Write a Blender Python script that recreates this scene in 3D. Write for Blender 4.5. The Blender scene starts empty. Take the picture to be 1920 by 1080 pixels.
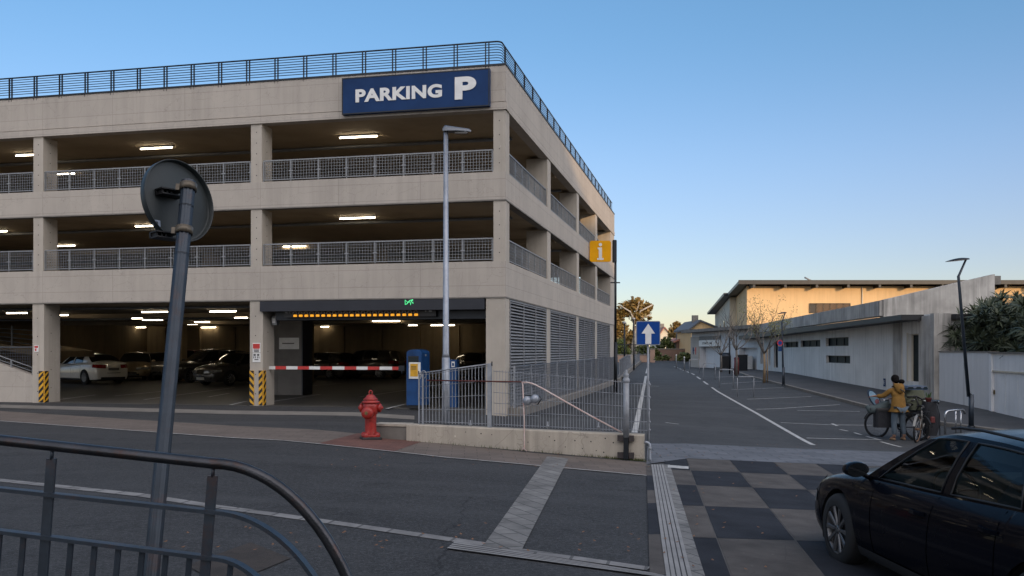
import bpy, bmesh, math, random
import numpy as np
from mathutils import Vector, Matrix

random.seed(7)
rad = math.radians
scene = bpy.context.scene
COL = scene.collection
PI = math.pi

# ------------------------------------------------------------------ camera
EYE = 1.55
FPX = 1702.0           # focal length in pixels of the 1920 px wide photo
HY = 658.0             # row of the horizon
cam_d = bpy.data.cameras.new("camera")
cam = bpy.data.objects.new("camera", cam_d)
COL.objects.link(cam)
cam.location = (0, 0, EYE)
cam.rotation_euler = (rad(90), 0, 0)
cam_d.sensor_width = 36
cam_d.lens = FPX / 1920 * 36
cam_d.shift_y = (HY - 540) / 1920
cam_d.clip_start = 0.05
cam_d.clip_end = 4000
scene.camera = cam

# ------------------------------------------------------------------ sky and sun
SUN_EL, SUN_AZ = 10.0, 155.0      # azimuth clockwise from +Y: behind the camera, to the right
FILL_GLOW = (12.5, 10.8, 9.5)
world = bpy.data.worlds.new("World")
scene.world = world
world.use_nodes = True
wn = world.node_tree.nodes; wl = world.node_tree.links
bg = wn["Background"]
sky = wn.new("ShaderNodeTexSky")
sky.sky_type = 'NISHITA'
sky.sun_disc = False
sky.sun_elevation = rad(SUN_EL)
sky.sun_rotation = rad(SUN_AZ)
sky.altitude = 50
sky.air_density = 1.0
sky.dust_density = 0.15
sky.ozone_density = 3.5
# added fill glow round the sun, out of view, brightens the shaded street
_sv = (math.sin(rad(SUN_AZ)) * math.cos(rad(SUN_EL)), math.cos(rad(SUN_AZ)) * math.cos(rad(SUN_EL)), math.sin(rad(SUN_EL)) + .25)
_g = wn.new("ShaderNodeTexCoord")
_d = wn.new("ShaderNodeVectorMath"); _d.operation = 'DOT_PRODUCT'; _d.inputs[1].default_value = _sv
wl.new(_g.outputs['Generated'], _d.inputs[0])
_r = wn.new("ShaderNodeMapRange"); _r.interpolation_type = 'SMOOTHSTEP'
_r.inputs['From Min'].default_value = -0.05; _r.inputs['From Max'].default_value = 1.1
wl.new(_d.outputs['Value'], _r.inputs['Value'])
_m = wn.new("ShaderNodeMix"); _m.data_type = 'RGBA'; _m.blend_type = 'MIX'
_m.inputs[6].default_value = (0, 0, 0, 1); _m.inputs[7].default_value = (*FILL_GLOW, 1)
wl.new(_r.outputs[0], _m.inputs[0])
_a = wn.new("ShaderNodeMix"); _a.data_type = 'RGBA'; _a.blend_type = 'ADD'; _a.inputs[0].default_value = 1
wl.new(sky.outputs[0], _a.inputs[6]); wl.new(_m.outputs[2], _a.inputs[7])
# faint rosy band low over the horizon, all round
_s = wn.new("ShaderNodeSeparateXYZ"); wl.new(_g.outputs['Generated'], _s.inputs[0])
_b = wn.new("ShaderNodeMapRange"); _b.interpolation_type = 'SMOOTHSTEP'
_b.inputs['From Min'].default_value = 0.36; _b.inputs['From Max'].default_value = 0.0
wl.new(_s.outputs['Z'], _b.inputs['Value'])
_c = wn.new("ShaderNodeMix"); _c.data_type = 'RGBA'; _c.inputs[6].default_value = (0, 0, 0, 1); _c.inputs[7].default_value = (1.12, 0.12, 0.10, 1)
wl.new(_b.outputs[0], _c.inputs[0])
_e = wn.new("ShaderNodeMix"); _e.data_type = 'RGBA'; _e.blend_type = 'ADD'; _e.inputs[0].default_value = 1
wl.new(_a.outputs[2], _e.inputs[6]); wl.new(_c.outputs[2], _e.inputs[7])
_f = wn.new("ShaderNodeMapRange"); _f.interpolation_type = 'SMOOTHSTEP'
_f.inputs['From Min'].default_value = 0.02; _f.inputs['From Max'].default_value = 0.22
wl.new(_s.outputs['Z'], _f.inputs['Value'])
_h = wn.new("ShaderNodeMix"); _h.data_type = 'RGBA'; _h.inputs[6].default_value = (0, 0, 0, 1); _h.inputs[7].default_value = (0.25, 0.57, 0.90, 1)
wl.new(_f.outputs[0], _h.inputs[0])
_k = wn.new("ShaderNodeMix"); _k.data_type = 'RGBA'; _k.blend_type = 'ADD'; _k.inputs[0].default_value = 1
wl.new(_e.outputs[2], _k.inputs[6]); wl.new(_h.outputs[2], _k.inputs[7])
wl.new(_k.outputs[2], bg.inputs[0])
bg.inputs[1].default_value = 0.15
sun_d = bpy.data.lights.new("sun", 'SUN')
sun_d.energy = 2.4
sun_d.angle = rad(0.6)
sun_d.color = (1.0, 0.66, 0.36)
sun = bpy.data.objects.new("sun", sun_d)
COL.objects.link(sun)
sv = Vector((math.sin(rad(SUN_AZ)) * math.cos(rad(SUN_EL)), math.cos(rad(SUN_AZ)) * math.cos(rad(SUN_EL)), math.sin(rad(SUN_EL))))
sun.rotation_euler = sv.to_track_quat('Z', 'Y').to_euler()
sun.location = (20, -30, 60)
scene.view_settings.view_transform = 'Standard'
scene.view_settings.look = 'None'
scene.view_settings.exposure = 0.1
scene.view_settings.gamma = 1
scene.view_settings.use_curve_mapping = False
scene.cycles.max_bounces = 6
scene.cycles.diffuse_bounces = 3
scene.cycles.glossy_bounces = 3
scene.cycles.transparent_max_bounces = 10
scene.cycles.sample_clamp_indirect = 6
scene.cycles.use_denoising = True

# ------------------------------------------------------------------ materials
def _mix(nt, a, b, fac, mode='MIX'):
    m = nt.nodes.new('ShaderNodeMix'); m.data_type = 'RGBA'; m.blend_type = mode
    for sock, v in ((m.inputs[0], fac), (m.inputs[6], a), (m.inputs[7], b)):
        if hasattr(v, 'default_value') or isinstance(v, bpy.types.NodeSocket):
            nt.links.new(v, sock)
        elif isinstance(v, (int, float)):
            sock.default_value = v
        else:
            sock.default_value = (*v, 1)
    return m.outputs[2]

def _ramp(nt, src, stops):
    r = nt.nodes.new('ShaderNodeValToRGB')
    while len(r.color_ramp.elements) < len(stops): r.color_ramp.elements.new(0.5)
    for e, (p, v) in zip(r.color_ramp.elements, stops):
        e.position = p; e.color = (v, v, v, 1)
    nt.links.new(src, r.inputs[0])
    return r.outputs[0]

def _noise(nt, vec, scale, detail=4, rough=0.6, stretch=None):
    if stretch:
        mp = nt.nodes.new('ShaderNodeMapping'); mp.inputs['Scale'].default_value = stretch
        nt.links.new(vec, mp.inputs['Vector']); vec = mp.outputs[0]
    n = nt.nodes.new('ShaderNodeTexNoise'); n.inputs['Scale'].default_value = scale
    n.inputs['Detail'].default_value = detail; n.inputs['Roughness'].default_value = rough
    nt.links.new(vec, n.inputs['Vector'])
    return n.outputs[0]

def base_mat(name):
    m = bpy.data.materials.new(name); m.use_nodes = True
    nt = m.node_tree; p = nt.nodes['Principled BSDF']
    return m, nt, p

def pbr(name, col, rough=0.6, metal=0.0, var=0.12, scale=2.5, col2=None, bump=0.0, bscale=80, streak=0.0, spots=0.0, coat=0.0, world_co=True, rust=0.0, spec=None, cracks=0.0, joints=None):
    m, nt, p = base_mat(name)
    if world_co:
        g = nt.nodes.new('ShaderNodeNewGeometry'); vec = g.outputs['Position']
    else:
        g = nt.nodes.new('ShaderNodeTexCoord'); vec = g.outputs['Object']
    c2 = col2 or tuple(max(0, c * (1 - 2.2 * var)) for c in col)
    n1 = _noise(nt, vec, scale)
    out = _mix(nt, c2, col, _ramp(nt, n1, [(0.3, 0), (0.62, 1)]))
    n2 = _noise(nt, vec, bscale, 2)
    out = _mix(nt, out, tuple(c * 0.72 for c in col), _ramp(nt, n2, [(0.42, 0.35 * min(1, var * 4)), (0.6, 0)]))
    if streak:
        s = _noise(nt, vec, 1.0, 5, 0.65, (5.0, 5.0, 0.22))
        big = _noise(nt, vec, 0.6, 2)
        f = _ramp(nt, s, [(0.42, 0), (0.62, streak)])
        f2 = _mix(nt, (0, 0, 0), f, _ramp(nt, big, [(0.35, 0.25), (0.6, 1)]))
        out = _mix(nt, out, tuple(c * 0.28 for c in col), f2)
    if spots:
        v = nt.nodes.new('ShaderNodeTexVoronoi'); v.inputs['Scale'].default_value = 3.1
        nt.links.new(vec, v.inputs['Vector'])
        f = _ramp(nt, v.outputs['Distance'], [(0.03, spots), (0.06, 0)])
        out = _mix(nt, out, tuple(min(1, c * 1.9 + .02) for c in col), f)
    if cracks:
        v = nt.nodes.new('ShaderNodeTexVoronoi'); v.feature = 'DISTANCE_TO_EDGE'; v.inputs['Scale'].default_value = 1.7
        w = _noise(nt, vec, 2.3, 3)
        ad = nt.nodes.new('ShaderNodeVectorMath'); ad.operation = 'ADD'
        sc = nt.nodes.new('ShaderNodeVectorMath'); sc.operation = 'SCALE'; sc.inputs['Scale'].default_value = 0.9
        nt.links.new(w, sc.inputs[0]); nt.links.new(vec, ad.inputs[0]); nt.links.new(sc.outputs[0], ad.inputs[1])
        nt.links.new(ad.outputs[0], v.inputs['Vector'])
        f = _ramp(nt, v.outputs['Distance'], [(0.0, cracks), (0.012, 0)])
        out = _mix(nt, out, tuple(c * 0.45 for c in col), f)
    if joints:
        # formwork / slab joints: joints = (axis scale vector, width)
        br = nt.nodes.new('ShaderNodeTexBrick')
        mp = nt.nodes.new('ShaderNodeMapping')
        mp.inputs['Rotation'].default_value = joints.get('rot', (0, 0, 0))
        if joints.get('wall'):
            tc = nt.nodes.new('ShaderNodeTexCoord'); sp_ = nt.nodes.new('ShaderNodeSeparateXYZ'); ad_ = nt.nodes.new('ShaderNodeMath'); cb = nt.nodes.new('ShaderNodeCombineXYZ')
            nt.links.new(tc.outputs['Object'], sp_.inputs[0]); nt.links.new(sp_.outputs[0], ad_.inputs[0]); nt.links.new(sp_.outputs[1], ad_.inputs[1])
            nt.links.new(ad_.outputs[0], cb.inputs[0]); nt.links.new(sp_.outputs[2], cb.inputs[1]); nt.links.new(cb.outputs[0], mp.inputs[0])
        else: nt.links.new(vec, mp.inputs[0])
        nt.links.new(mp.outputs[0], br.inputs['Vector'])
        br.inputs['Color1'].default_value = (1, 1, 1, 1); br.inputs['Color2'].default_value = (joints.get('v', .86),) * 3 + (1,)
        br.inputs['Mortar'].default_value = (joints.get('m', 0.45),) * 3 + (1,)
        br.inputs['Scale'].default_value = 1
        br.inputs['Mortar Size'].default_value = joints.get('ms', 0.006)
        br.inputs['Brick Width'].default_value = joints.get('w', 1.2)
        br.inputs['Row Height'].default_value = joints.get('h', 0.6)
        br.offset = joints.get('off', 0.5)
        out = _mix(nt, out, br.outputs['Color'], 1.0, 'MULTIPLY')
    if rust:
        rn = _noise(nt, vec, 6, 6, 0.7)
        out = _mix(nt, out, (0.10, 0.035, 0.012), _ramp(nt, rn, [(0.55, 0), (0.68, rust)]))
    nt.links.new(out, p.inputs['Base Color'])
    p.inputs['Roughness'].default_value = rough
    p.inputs['Metallic'].default_value = metal
    if spec is not None: p.inputs['Specular IOR Level'].default_value = spec
    if coat:
        p.inputs['Coat Weight'].default_value = coat; p.inputs['Coat Roughness'].default_value = 0.03
    if bump:
        b = nt.nodes.new('ShaderNodeBump'); b.inputs['Strength'].default_value = bump; b.inputs['Distance'].default_value = 0.02
        nt.links.new(n2, b.inputs['Height']); nt.links.new(b.outputs[0], p.inputs['Normal'])
    return m

def emit(name, col, strength):
    m, nt, p = base_mat(name)
    p.inputs['Base Color'].default_value = (*col, 1)
    p.inputs['Emission Color'].default_value = (*col, 1)
    p.inputs['Emission Strength'].default_value = strength
    return m

def glass(name, tint, rough=0.02, alpha=0.5):
    m, nt, p = base_mat(name)
    out = nt.nodes['Material Output']
    tr = nt.nodes.new('ShaderNodeBsdfTransparent'); tr.inputs[0].default_value = (*tint, 1)
    gl = nt.nodes.new('ShaderNodeBsdfGlossy'); gl.inputs['Roughness'].default_value = rough
    fr = nt.nodes.new('ShaderNodeFresnel'); fr.inputs['IOR'].default_value = 1.33
    mx = nt.nodes.new('ShaderNodeMixShader')
    nt.links.new(fr.outputs[0], mx.inputs[0]); nt.links.new(tr.outputs[0], mx.inputs[1]); nt.links.new(gl.outputs[0], mx.inputs[2])
    nt.links.new(mx.outputs[0], out.inputs[0])
    return m

def asphalt(name, c=0.045, tint=(0.93, 0.97, 1.08), agg=1.0):
    m, nt, p = base_mat(name)
    g = nt.nodes.new('ShaderNodeNewGeometry'); vec = g.outputs['Position']
    big = _noise(nt, vec, 0.35, 5, 0.6)
    mid = _noise(nt, vec, 3.0, 4, 0.7)
    fine = _noise(nt, vec, 95, 2, 0.8)
    base = _mix(nt, tuple(c * t * 0.72 for t in tint), tuple(c * t * 1.25 for t in tint), _ramp(nt, big, [(0.3, 0), (0.7, 1)]))
    base = _mix(nt, base, tuple(c * t * 0.6 for t in tint), _ramp(nt, mid, [(0.3, 0.6), (0.55, 0)]))
    v = nt.nodes.new('ShaderNodeTexVoronoi'); v.inputs['Scale'].default_value = 42
    nt.links.new(vec, v.inputs['Vector'])
    base = _mix(nt, base, tuple(c * t * 3.6 for t in tint), _ramp(nt, v.outputs['Distance'], [(0.13, 0.85 * agg), (0.24, 0)]))
    base = _mix(nt, base, tuple(c * t * 0.35 for t in tint), _ramp(nt, fine, [(0.38, 0.9 * agg), (0.5, 0)]))
    coarse = _noise(nt, vec, 26, 3, 0.75)
    base = _mix(nt, base, tuple(c * t * 1.9 for t in tint), _ramp(nt, coarse, [(0.52, 0), (0.66, 0.65 * agg)]))
    base = _mix(nt, base, tuple(c * t * 0.4 for t in tint), _ramp(nt, coarse, [(0.34, 0.7 * agg), (0.46, 0)]))
    tr = _noise(nt, vec, 1.0, 3, 0.5, (0.12, 1.6, 1))
    base = _mix(nt, base, tuple(c * t * 1.55 for t in tint), _ramp(nt, tr, [(0.5, 0), (0.7, 0.45)]))
    st_ = _noise(nt, vec, 0.9, 4, 0.7)
    base = _mix(nt, base, tuple(c * t * 0.35 for t in tint), _ramp(nt, st_, [(0.60, 0), (0.70, 0.55)]))
    ck = nt.nodes.new('ShaderNodeTexVoronoi'); ck.feature = 'DISTANCE_TO_EDGE'; ck.inputs['Scale'].default_value = 0.27
    cw = _noise(nt, vec, 1.1, 6, 0.7); ca = nt.nodes.new('ShaderNodeVectorMath'); ca.operation = 'ADD'; cs = nt.nodes.new('ShaderNodeVectorMath'); cs.operation = 'SCALE'; cs.inputs['Scale'].default_value = 1.6
    nt.links.new(cw, cs.inputs[0]); nt.links.new(vec, ca.inputs[0]); nt.links.new(cs.outputs[0], ca.inputs[1]); nt.links.new(ca.outputs[0], ck.inputs['Vector'])
    base = _mix(nt, base, (0.008, 0.008, 0.009), _ramp(nt, ck.outputs['Distance'], [(0.0, 0.8), (0.0045, 0)]))
    # worn curling tyre scuffs
    w = nt.nodes.new('ShaderNodeTexVoronoi'); w.feature = 'DISTANCE_TO_EDGE'; w.inputs['Scale'].default_value = 5.0
    wr = _noise(nt, vec, 4.5, 4)
    ad = nt.nodes.new('ShaderNodeVectorMath'); ad.operation = 'ADD'
    nt.links.new(vec, ad.inputs[0]); nt.links.new(wr, ad.inputs[1]); nt.links.new(ad.outputs[0], w.inputs['Vector'])
    base = _mix(nt, base, tuple(c * t * 1.9 for t in tint), _ramp(nt, w.outputs['Distance'], [(0.0, 0.5 * agg), (0.03, 0)]))
    nt.links.new(base, p.inputs['Base Color'])
    p.inputs['Roughness'].default_value = 0.85
    p.inputs['Specular IOR Level'].default_value = 0.3
    b = nt.nodes.new('ShaderNodeBump'); b.inputs['Strength'].default_value = 0.5; b.inputs['Distance'].default_value = 0.01
    nt.links.new(fine, b.inputs['Height']); nt.links.new(b.outputs[0], p.inputs['Normal'])
    return m

M = {}
M['asphalt'] = asphalt('asphalt', 0.043, (0.95, 0.98, 1.03))
M['asphalt_side'] = asphalt('asphalt_side', 0.055, (0.96, 0.99, 1.03), 0.7)
M['conc'] = pbr('facade_concrete', (0.45, 0.405, 0.352), 0.85, var=0.05, scale=0.7, bscale=45, streak=0.16, cracks=0.4, bump=0.15, joints=dict(wall=1, w=2.36, h=.47, ms=.007, m=.72, v=.95, off=0))
M['conc_col'] = pbr('column_concrete', (0.45, 0.405, 0.345), 0.85, var=0.07, scale=1.2, bscale=50, streak=0.18, bump=0.15, spots=0.25)
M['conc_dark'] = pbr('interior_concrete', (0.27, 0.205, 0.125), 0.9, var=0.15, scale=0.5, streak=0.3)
M['ceil'] = pbr('ceiling_concrete', (0.40, 0.32, 0.22), 0.9, var=0.12, scale=0.8)
M['floor_in'] = pbr('garage_floor', (0.060, 0.057, 0.052), 0.55, var=0.18, scale=0.7, bscale=60)
M['wall_low'] = pbr('low_wall_concrete', (0.46, 0.41, 0.34), 0.85, var=0.1, scale=1.5, streak=0.35, cracks=0.65, bump=0.3, spots=0.4)
M['kerb'] = pbr('kerb_concrete', (0.20, 0.185, 0.165), 0.85, var=0.15, scale=2, bump=0.2)
M['dark_metal'] = pbr('dark_metal', (0.022, 0.026, 0.032), 0.45, 0.6, var=0.1)
M['navy_metal'] = pbr('navy_paint', (0.035, 0.048, 0.066), 0.38, 0.35, var=0.15, scale=9, rust=0.3, bump=0.08, bscale=150)
M['tube_metal'] = pbr('worn_steel_tube', (0.06, 0.062, 0.07), 0.28, 0.75, var=0.2, scale=7, rust=0.45, bump=0.1, bscale=120)
M['grey_metal'] = pbr('grey_metal', (0.24, 0.25, 0.26), 0.5, 0.3, var=0.1, scale=5)
M['galv'] = pbr('galvanised', (0.30, 0.32, 0.35), 0.5, 0.2, var=0.15, scale=6)
M['lamp_steel'] = pbr('lamp_steel', (0.33, 0.36, 0.41), 0.4, 0.4, var=0.12, scale=8)
M['steel'] = pbr('bright_steel', (0.55, 0.56, 0.58), 0.22, 0.9, var=0.06)
M['louver'] = pbr('louver_metal', (0.28, 0.29, 0.305), 0.55, 0.1, var=0.1, scale=3)
M['navy'] = pbr('sign_navy', (0.012, 0.042, 0.13), 0.6, 0, var=0.12, scale=1.5, spec=0.15)
M['white'] = pbr('white_paint', (0.72, 0.72, 0.70), 0.5, 0, var=0.06, scale=6)
M['line'] = pbr('road_paint', (0.50, 0.50, 0.49), 0.75, 0, var=0.25, scale=9, bscale=40)
M['line_dim'] = pbr('faded_paint', (0.26, 0.26, 0.25), 0.8, 0, var=0.25, scale=9, bscale=30)
M['header'] = pbr('header_metal', (0.018, 0.021, 0.03), 0.5, 0.2, var=0.1)
M['blue'] = pbr('machine_blue', (0.012, 0.065, 0.20), 0.5, 0.0, var=0.2, scale=3, spec=.3, streak=.4)
M['red'] = pbr('hydrant_red', (0.36, 0.020, 0.014), 0.48, 0, var=0.2, scale=9, rust=.25, bump=0.15, bscale=60, coat=0.15)
M['redp'] = pbr('red_paint', (0.5, 0.025, 0.02), 0.45, 0, var=0.1)
M['yellow'] = pbr('yellow_paint', (0.72, 0.38, 0.02), 0.5, 0, var=0.12, scale=7)
M['black'] = pbr('black_paint', (0.012, 0.012, 0.013), 0.55, 0, var=0.1)
M['rubber'] = pbr('rubber', (0.012, 0.012, 0.013), 0.8, 0, var=0.1)
M['slat_y'] = M['yellow']
M['lamp_y'] = emit('yellow_lamp', (1.0, 0.42, 0.02), 0.62)
M['tube_l'] = emit('tube_light', (1.0, 0.84, 0.60), 17.0)
M['green_l'] = emit('green_lamp', (0.1, 0.8, 0.3), 0.8)
M['brickstrip'] = pbr('pavement_brick', (0.155, 0.125, 0.105), 0.85, var=0.12, scale=1.2, bump=0.2,
    joints=dict(w=0.42, h=0.21, ms=0.008, m=0.55, v=0.8, rot=(0, 0, rad(-3))))
M['redpatch'] = pbr('red_pavement', (0.16, 0.072, 0.055), 0.85, var=0.15, scale=1.8, bump=0.2,
    joints=dict(w=0.22, h=0.11, ms=0.006, m=0.6, v=0.8))
M['setts'] = pbr('setts', (0.145, 0.155, 0.175), 0.8, var=0.16, scale=1.3, bump=0.3,
    joints=dict(w=0.6, h=0.30, ms=0.012, m=0.35, v=0.72, rot=(0, 0, rad(2))))
M['cobble'] = pbr('pale_cobble', (0.24, 0.235, 0.225), 0.8, var=0.2, scale=3, cracks=0.7, bump=0.4, bscale=30,
    joints=dict(w=0.34, h=0.22, ms=0.012, m=0.4, v=0.7, rot=(0, 0, rad(60))))
M['groove'] = pbr('grooved_stone', (0.27, 0.265, 0.26), 0.75, var=0.12, scale=3, bump=0.2)
M['groove_d'] = pbr('groove_gap', (0.035, 0.036, 0.04), 0.9, var=0.1)
M['tile_l'] = pbr('paving_light', (0.102, 0.093, 0.087), 0.85, var=0.2, scale=2.2, spec=.2, bump=0.3, spots=0.3, cracks=0.4)
M['tile_d'] = pbr('paving_dark', (0.029, 0.031, 0.038), 0.85, var=0.2, spec=.15, scale=2.2, bump=0.2, spots=0.4, cracks=.3)
M['tile_j'] = pbr('paving_joint', (0.12, 0.115, 0.11), 0.9, var=0.15)
M['walk'] = pbr('sidewalk_asphalt', (0.062, 0.061, 0.062), 0.85, var=0.15, scale=0.8, bump=0.2)
M['wwall'] = pbr('white_render', (0.74, 0.73, 0.70), 0.85, var=0.07, scale=0.5, streak=0.32, bump=0.1)
M['wwall2'] = pbr('clean_render', (0.66, 0.66, 0.66), 0.8, var=0.05, scale=0.6, streak=0.18)
M['fin'] = pbr('weathered_concrete', (0.50, 0.48, 0.445), 0.9, var=0.2, scale=0.8, streak=0.7, bump=0.2)
M['ochre'] = pbr('ochre_render', (0.72, 0.50, 0.26), 0.85, var=0.05, scale=0.3, streak=0.15)
M['cream'] = pbr('cream_render', (0.60, 0.55, 0.44), 0.85, var=0.05, scale=0.4, streak=0.15)
M['dglass'] = pbr('dark_glass', (0.02, 0.03, 0.035), 0.12, 0, var=0.1, spec=0.25)
M['wglass'] = pbr('window_dark', (0.018, 0.028, 0.032), 0.55, 0, var=0.2, scale=1.5, spec=0.08)
M['patch'] = pbr('road_patch', (0.045, 0.036, 0.030), 0.9, var=0.25, scale=5, cracks=.8, bump=.4)
M['wood_l'] = pbr('pale_stake', (0.32, 0.23, 0.14), 0.8, var=0.2)
M['bark'] = pbr('bark', (0.11, 0.09, 0.07), 0.9, var=0.25, scale=6, bump=0.5, bscale=30)
M['bark_pale'] = pbr('pale_bark', (0.42, 0.38, 0.32), 0.85, var=0.2, scale=2)
M['bark_grey'] = pbr('grey_bark', (0.16, 0.145, 0.13), 0.9, var=0.2, scale=4)

def leafmat(name, c1, c2, c3=None):
    m, nt, p = base_mat(name)
    g = nt.nodes.new('ShaderNodeNewGeometry')
    big = _noise(nt, g.outputs['Position'], 0.7, 3)
    rn = nt.nodes.new('ShaderNodeMapRange')
    nt.links.new(g.outputs['Random Per Island'], rn.inputs[0])
    o = _mix(nt, c1, c2, _ramp(nt, big, [(0.35, 0), (0.65, 1)]))
    if c3: o = _mix(nt, o, c3, _ramp(nt, rn.outputs[0], [(0.6, 0), (1.0, 0.8)]))
    nt.links.new(o, p.inputs['Base Color'])
    p.inputs['Roughness'].default_value = 0.6
    return m
M['leaf_gold'] = leafmat('leaf_gold', (0.15, 0.09, 0.02), (0.24, 0.15, 0.035), (0.12, 0.10, 0.025))
M['leaf_green'] = leafmat('leaf_green', (0.045, 0.065, 0.018), (0.08, 0.10, 0.022), (0.10, 0.09, 0.02))
M['leaf_lime'] = leafmat('leaf_lime', (0.09, 0.12, 0.02), (0.13, 0.15, 0.03))
M['leaf_aloe'] = leafmat('leaf_aloe', (0.038, 0.052, 0.030), (0.060, 0.075, 0.035), (0.035, 0.05, 0.03))
M['leaf_bud'] = leafmat('leaf_bud', (0.11, 0.12, 0.03), (0.15, 0.14, 0.04))
M['grass'] = leafmat('grass_tuft', (0.06, 0.08, 0.02), (0.09, 0.10, 0.03))

# ------------------------------------------------------------------ mesh builder
class MB:
    def __init__(s): s.v = []; s.f = []; s.m = []; s.sm = []; s.mi = 0; s.smooth = False
    def add(s, vs, fs, smooth=None):
        o = len(s.v); s.v.extend([tuple(v) for v in vs])
        for f in fs:
            s.f.append(tuple(i + o for i in f)); s.m.append(s.mi); s.sm.append(s.smooth if smooth is None else smooth)
        return s
    def obox(s, o, a, b, c):
        o, a, b, c = map(Vector, (o, a, b, c))
        if a.cross(b).dot(c) < 0: a, b = b, a
        vs = [o, o + a, o + a + b, o + b, o + c, o + a + c, o + a + b + c, o + b + c]
        return s.add(vs, [(0, 3, 2, 1), (4, 5, 6, 7), (0, 1, 5, 4), (1, 2, 6, 5), (2, 3, 7, 6), (3, 0, 4, 7)], False)
    def box(s, x0, x1, y0, y1, z0, z1):
        return s.obox((x0, y0, z0), (x1 - x0, 0, 0), (0, y1 - y0, 0), (0, 0, z1 - z0))
    def bevbox(s, x0, x1, y0, y1, z0, z1, b=0.02):
        # box with chamfered vertical and top edges
        ring = lambda i: [(x0 + b + i, y0 + i), (x1 - b - i, y0 + i), (x1 - i, y0 + b + i), (x1 - i, y1 - b - i), (x1 - b - i, y1 - i), (x0 + b + i, y1 - i), (x0 + i, y1 - b - i), (x0 + i, y0 + b + i)]
        vs = [(x, y, z0) for x, y in ring(0)] + [(x, y, z1 - b) for x, y in ring(0)] + [(x, y, z1) for x, y in ring(b * 0.7)]
        fs = [tuple(reversed(range(8))), tuple(range(16, 24))]
        for k in (0, 8):
            fs += [(k + i, k + (i + 1) % 8, k + 8 + (i + 1) % 8, k + 8 + i) for i in range(8)]
        return s.add(vs, fs, False)
    def tube(s, pts, r, n=8, cap=True, closed=False, flat=None, smooth=True):
        # r: radius, or list of radii; flat: (wa, wb) half sizes of a rectangular bar, wb along z-ish
        pts = [Vector(p) for p in pts]; k = len(pts)
        rs = r if isinstance(r, (list, tuple)) else [r] * k
        up = None; vs = []
        for i, p in enumerate(pts):
            if closed: t = pts[(i + 1) % k] - pts[i - 1]
            else: t = pts[min(i + 1, k - 1)] - pts[max(i - 1, 0)]
            t.normalize()
            if up is None:
                up = Vector((0, 0, 1)) if abs(t.z) < 0.9 else Vector((0, 1, 0))
            a = t.cross(up)
            if a.length < 1e-5: a = t.cross(Vector((1, 0, 0)))
            a.normalize(); b = a.cross(t).normalized()
            if flat:
                for sa, sb in ((-1, -1), (1, -1), (1, 1), (-1, 1)): vs.append(p + a * flat[0] * sa + b * flat[1] * sb)
            else:
                for j in range(n):
                    an = 2 * PI * j / n; vs.append(p + (a * math.cos(an) + b * math.sin(an)) * rs[i])
            up = b
        if flat: n = 4; smooth = False
        fs = []
        for i in range(k if closed else k - 1):
            i2 = (i + 1) % k
            for j in range(n):
                j2 = (j + 1) % n
                fs.append((i * n + j, i * n + j2, i2 * n + j2, i2 * n + j))
        if cap and not closed:
            s.add(vs, fs, smooth)
            o = len(s.v) - len(vs)
            s.f.append(tuple(o + j for j in reversed(range(n)))); s.m.append(s.mi); s.sm.append(False)
            s.f.append(tuple(o + (k - 1) * n + j for j in range(n))); s.m.append(s.mi); s.sm.append(False)
            return s
        return s.add(vs, fs, smooth)
    def lathe(s, prof, n=24, M4=None, smooth=True):
        # prof: list of (r, z) about the z axis
        vs = []; fs = []; k = len(prof)
        for r, z in prof:
            for j in range(n):
                a = 2 * PI * j / n; v = Vector((r * math.cos(a), r * math.sin(a), z))
                vs.append(M4 @ v if M4 else v)
        for i in range(k - 1):
            for j in range(n):
                j2 = (j + 1) % n; fs.append((i * n + j, i * n + j2, (i + 1) * n + j2, (i + 1) * n + j))
        return s.add(vs, fs, smooth)
    def prism(s, poly, ext, flip=False):
        poly = [Vector(p) for p in poly]; ext = Vector(ext); n = len(poly)
        nrm = Vector((0, 0, 0))
        for i in range(n): nrm += poly[i].cross(poly[(i + 1) % n])
        if nrm.dot(ext) > 0: poly = poly[::-1]
        vs = poly + [p + ext for p in poly]
        fs = [tuple(range(n)), tuple(range(2 * n - 1, n - 1, -1))] + [(i, i + n, (i + 1) % n + n, (i + 1) % n) for i in range(n)]
        return s.add(vs, fs, False)
    def grid(s, P, closed_u=False, smooth=True):
        nu, nv = len(P), len(P[0])
        vs = [p for row in P for p in row]; fs = []
        for i in range(nu - (0 if closed_u else 1)):
            i2 = (i + 1) % nu
            for j in range(nv - 1): fs.append((i * nv + j, i2 * nv + j, i2 * nv + j + 1, i * nv + j + 1))
        return s.add(vs, fs, smooth)
    def ball(s, c, r, n=12, sz=(1, 1, 1)):
        c = Vector(c); prof = [(math.sin(PI * i / n) * r + 1e-4, -math.cos(PI * i / n) * r) for i in range(n + 1)]
        return s.lathe(prof, n * 2, Matrix.Translation(c) @ Matrix.Diagonal((*sz, 1)))
    def build(s, name, mats, parent=None, xf=None):
        me = bpy.data.meshes.new(name)
        me.from_pydata(s.v, [], s.f)
        if not isinstance(mats, (list, tuple)): mats = [mats]
        for m in mats: me.materials.append(M[m] if isinstance(m, str) else m)
        me.polygons.foreach_set('material_index', s.m)
        me.polygons.foreach_set('use_smooth', s.sm)
        if xf is not None: me.transform(xf)
        me.update()
        o = bpy.data.objects.new(name, me); COL.objects.link(o)
        if parent: o.parent = parent
        return o

def tag(o, label=None, cat=None, group=None, kind=None):
    if label: o['label'] = label
    if cat: o['category'] = cat
    if group: o['group'] = group
    if kind: o['kind'] = kind
    return o

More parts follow.
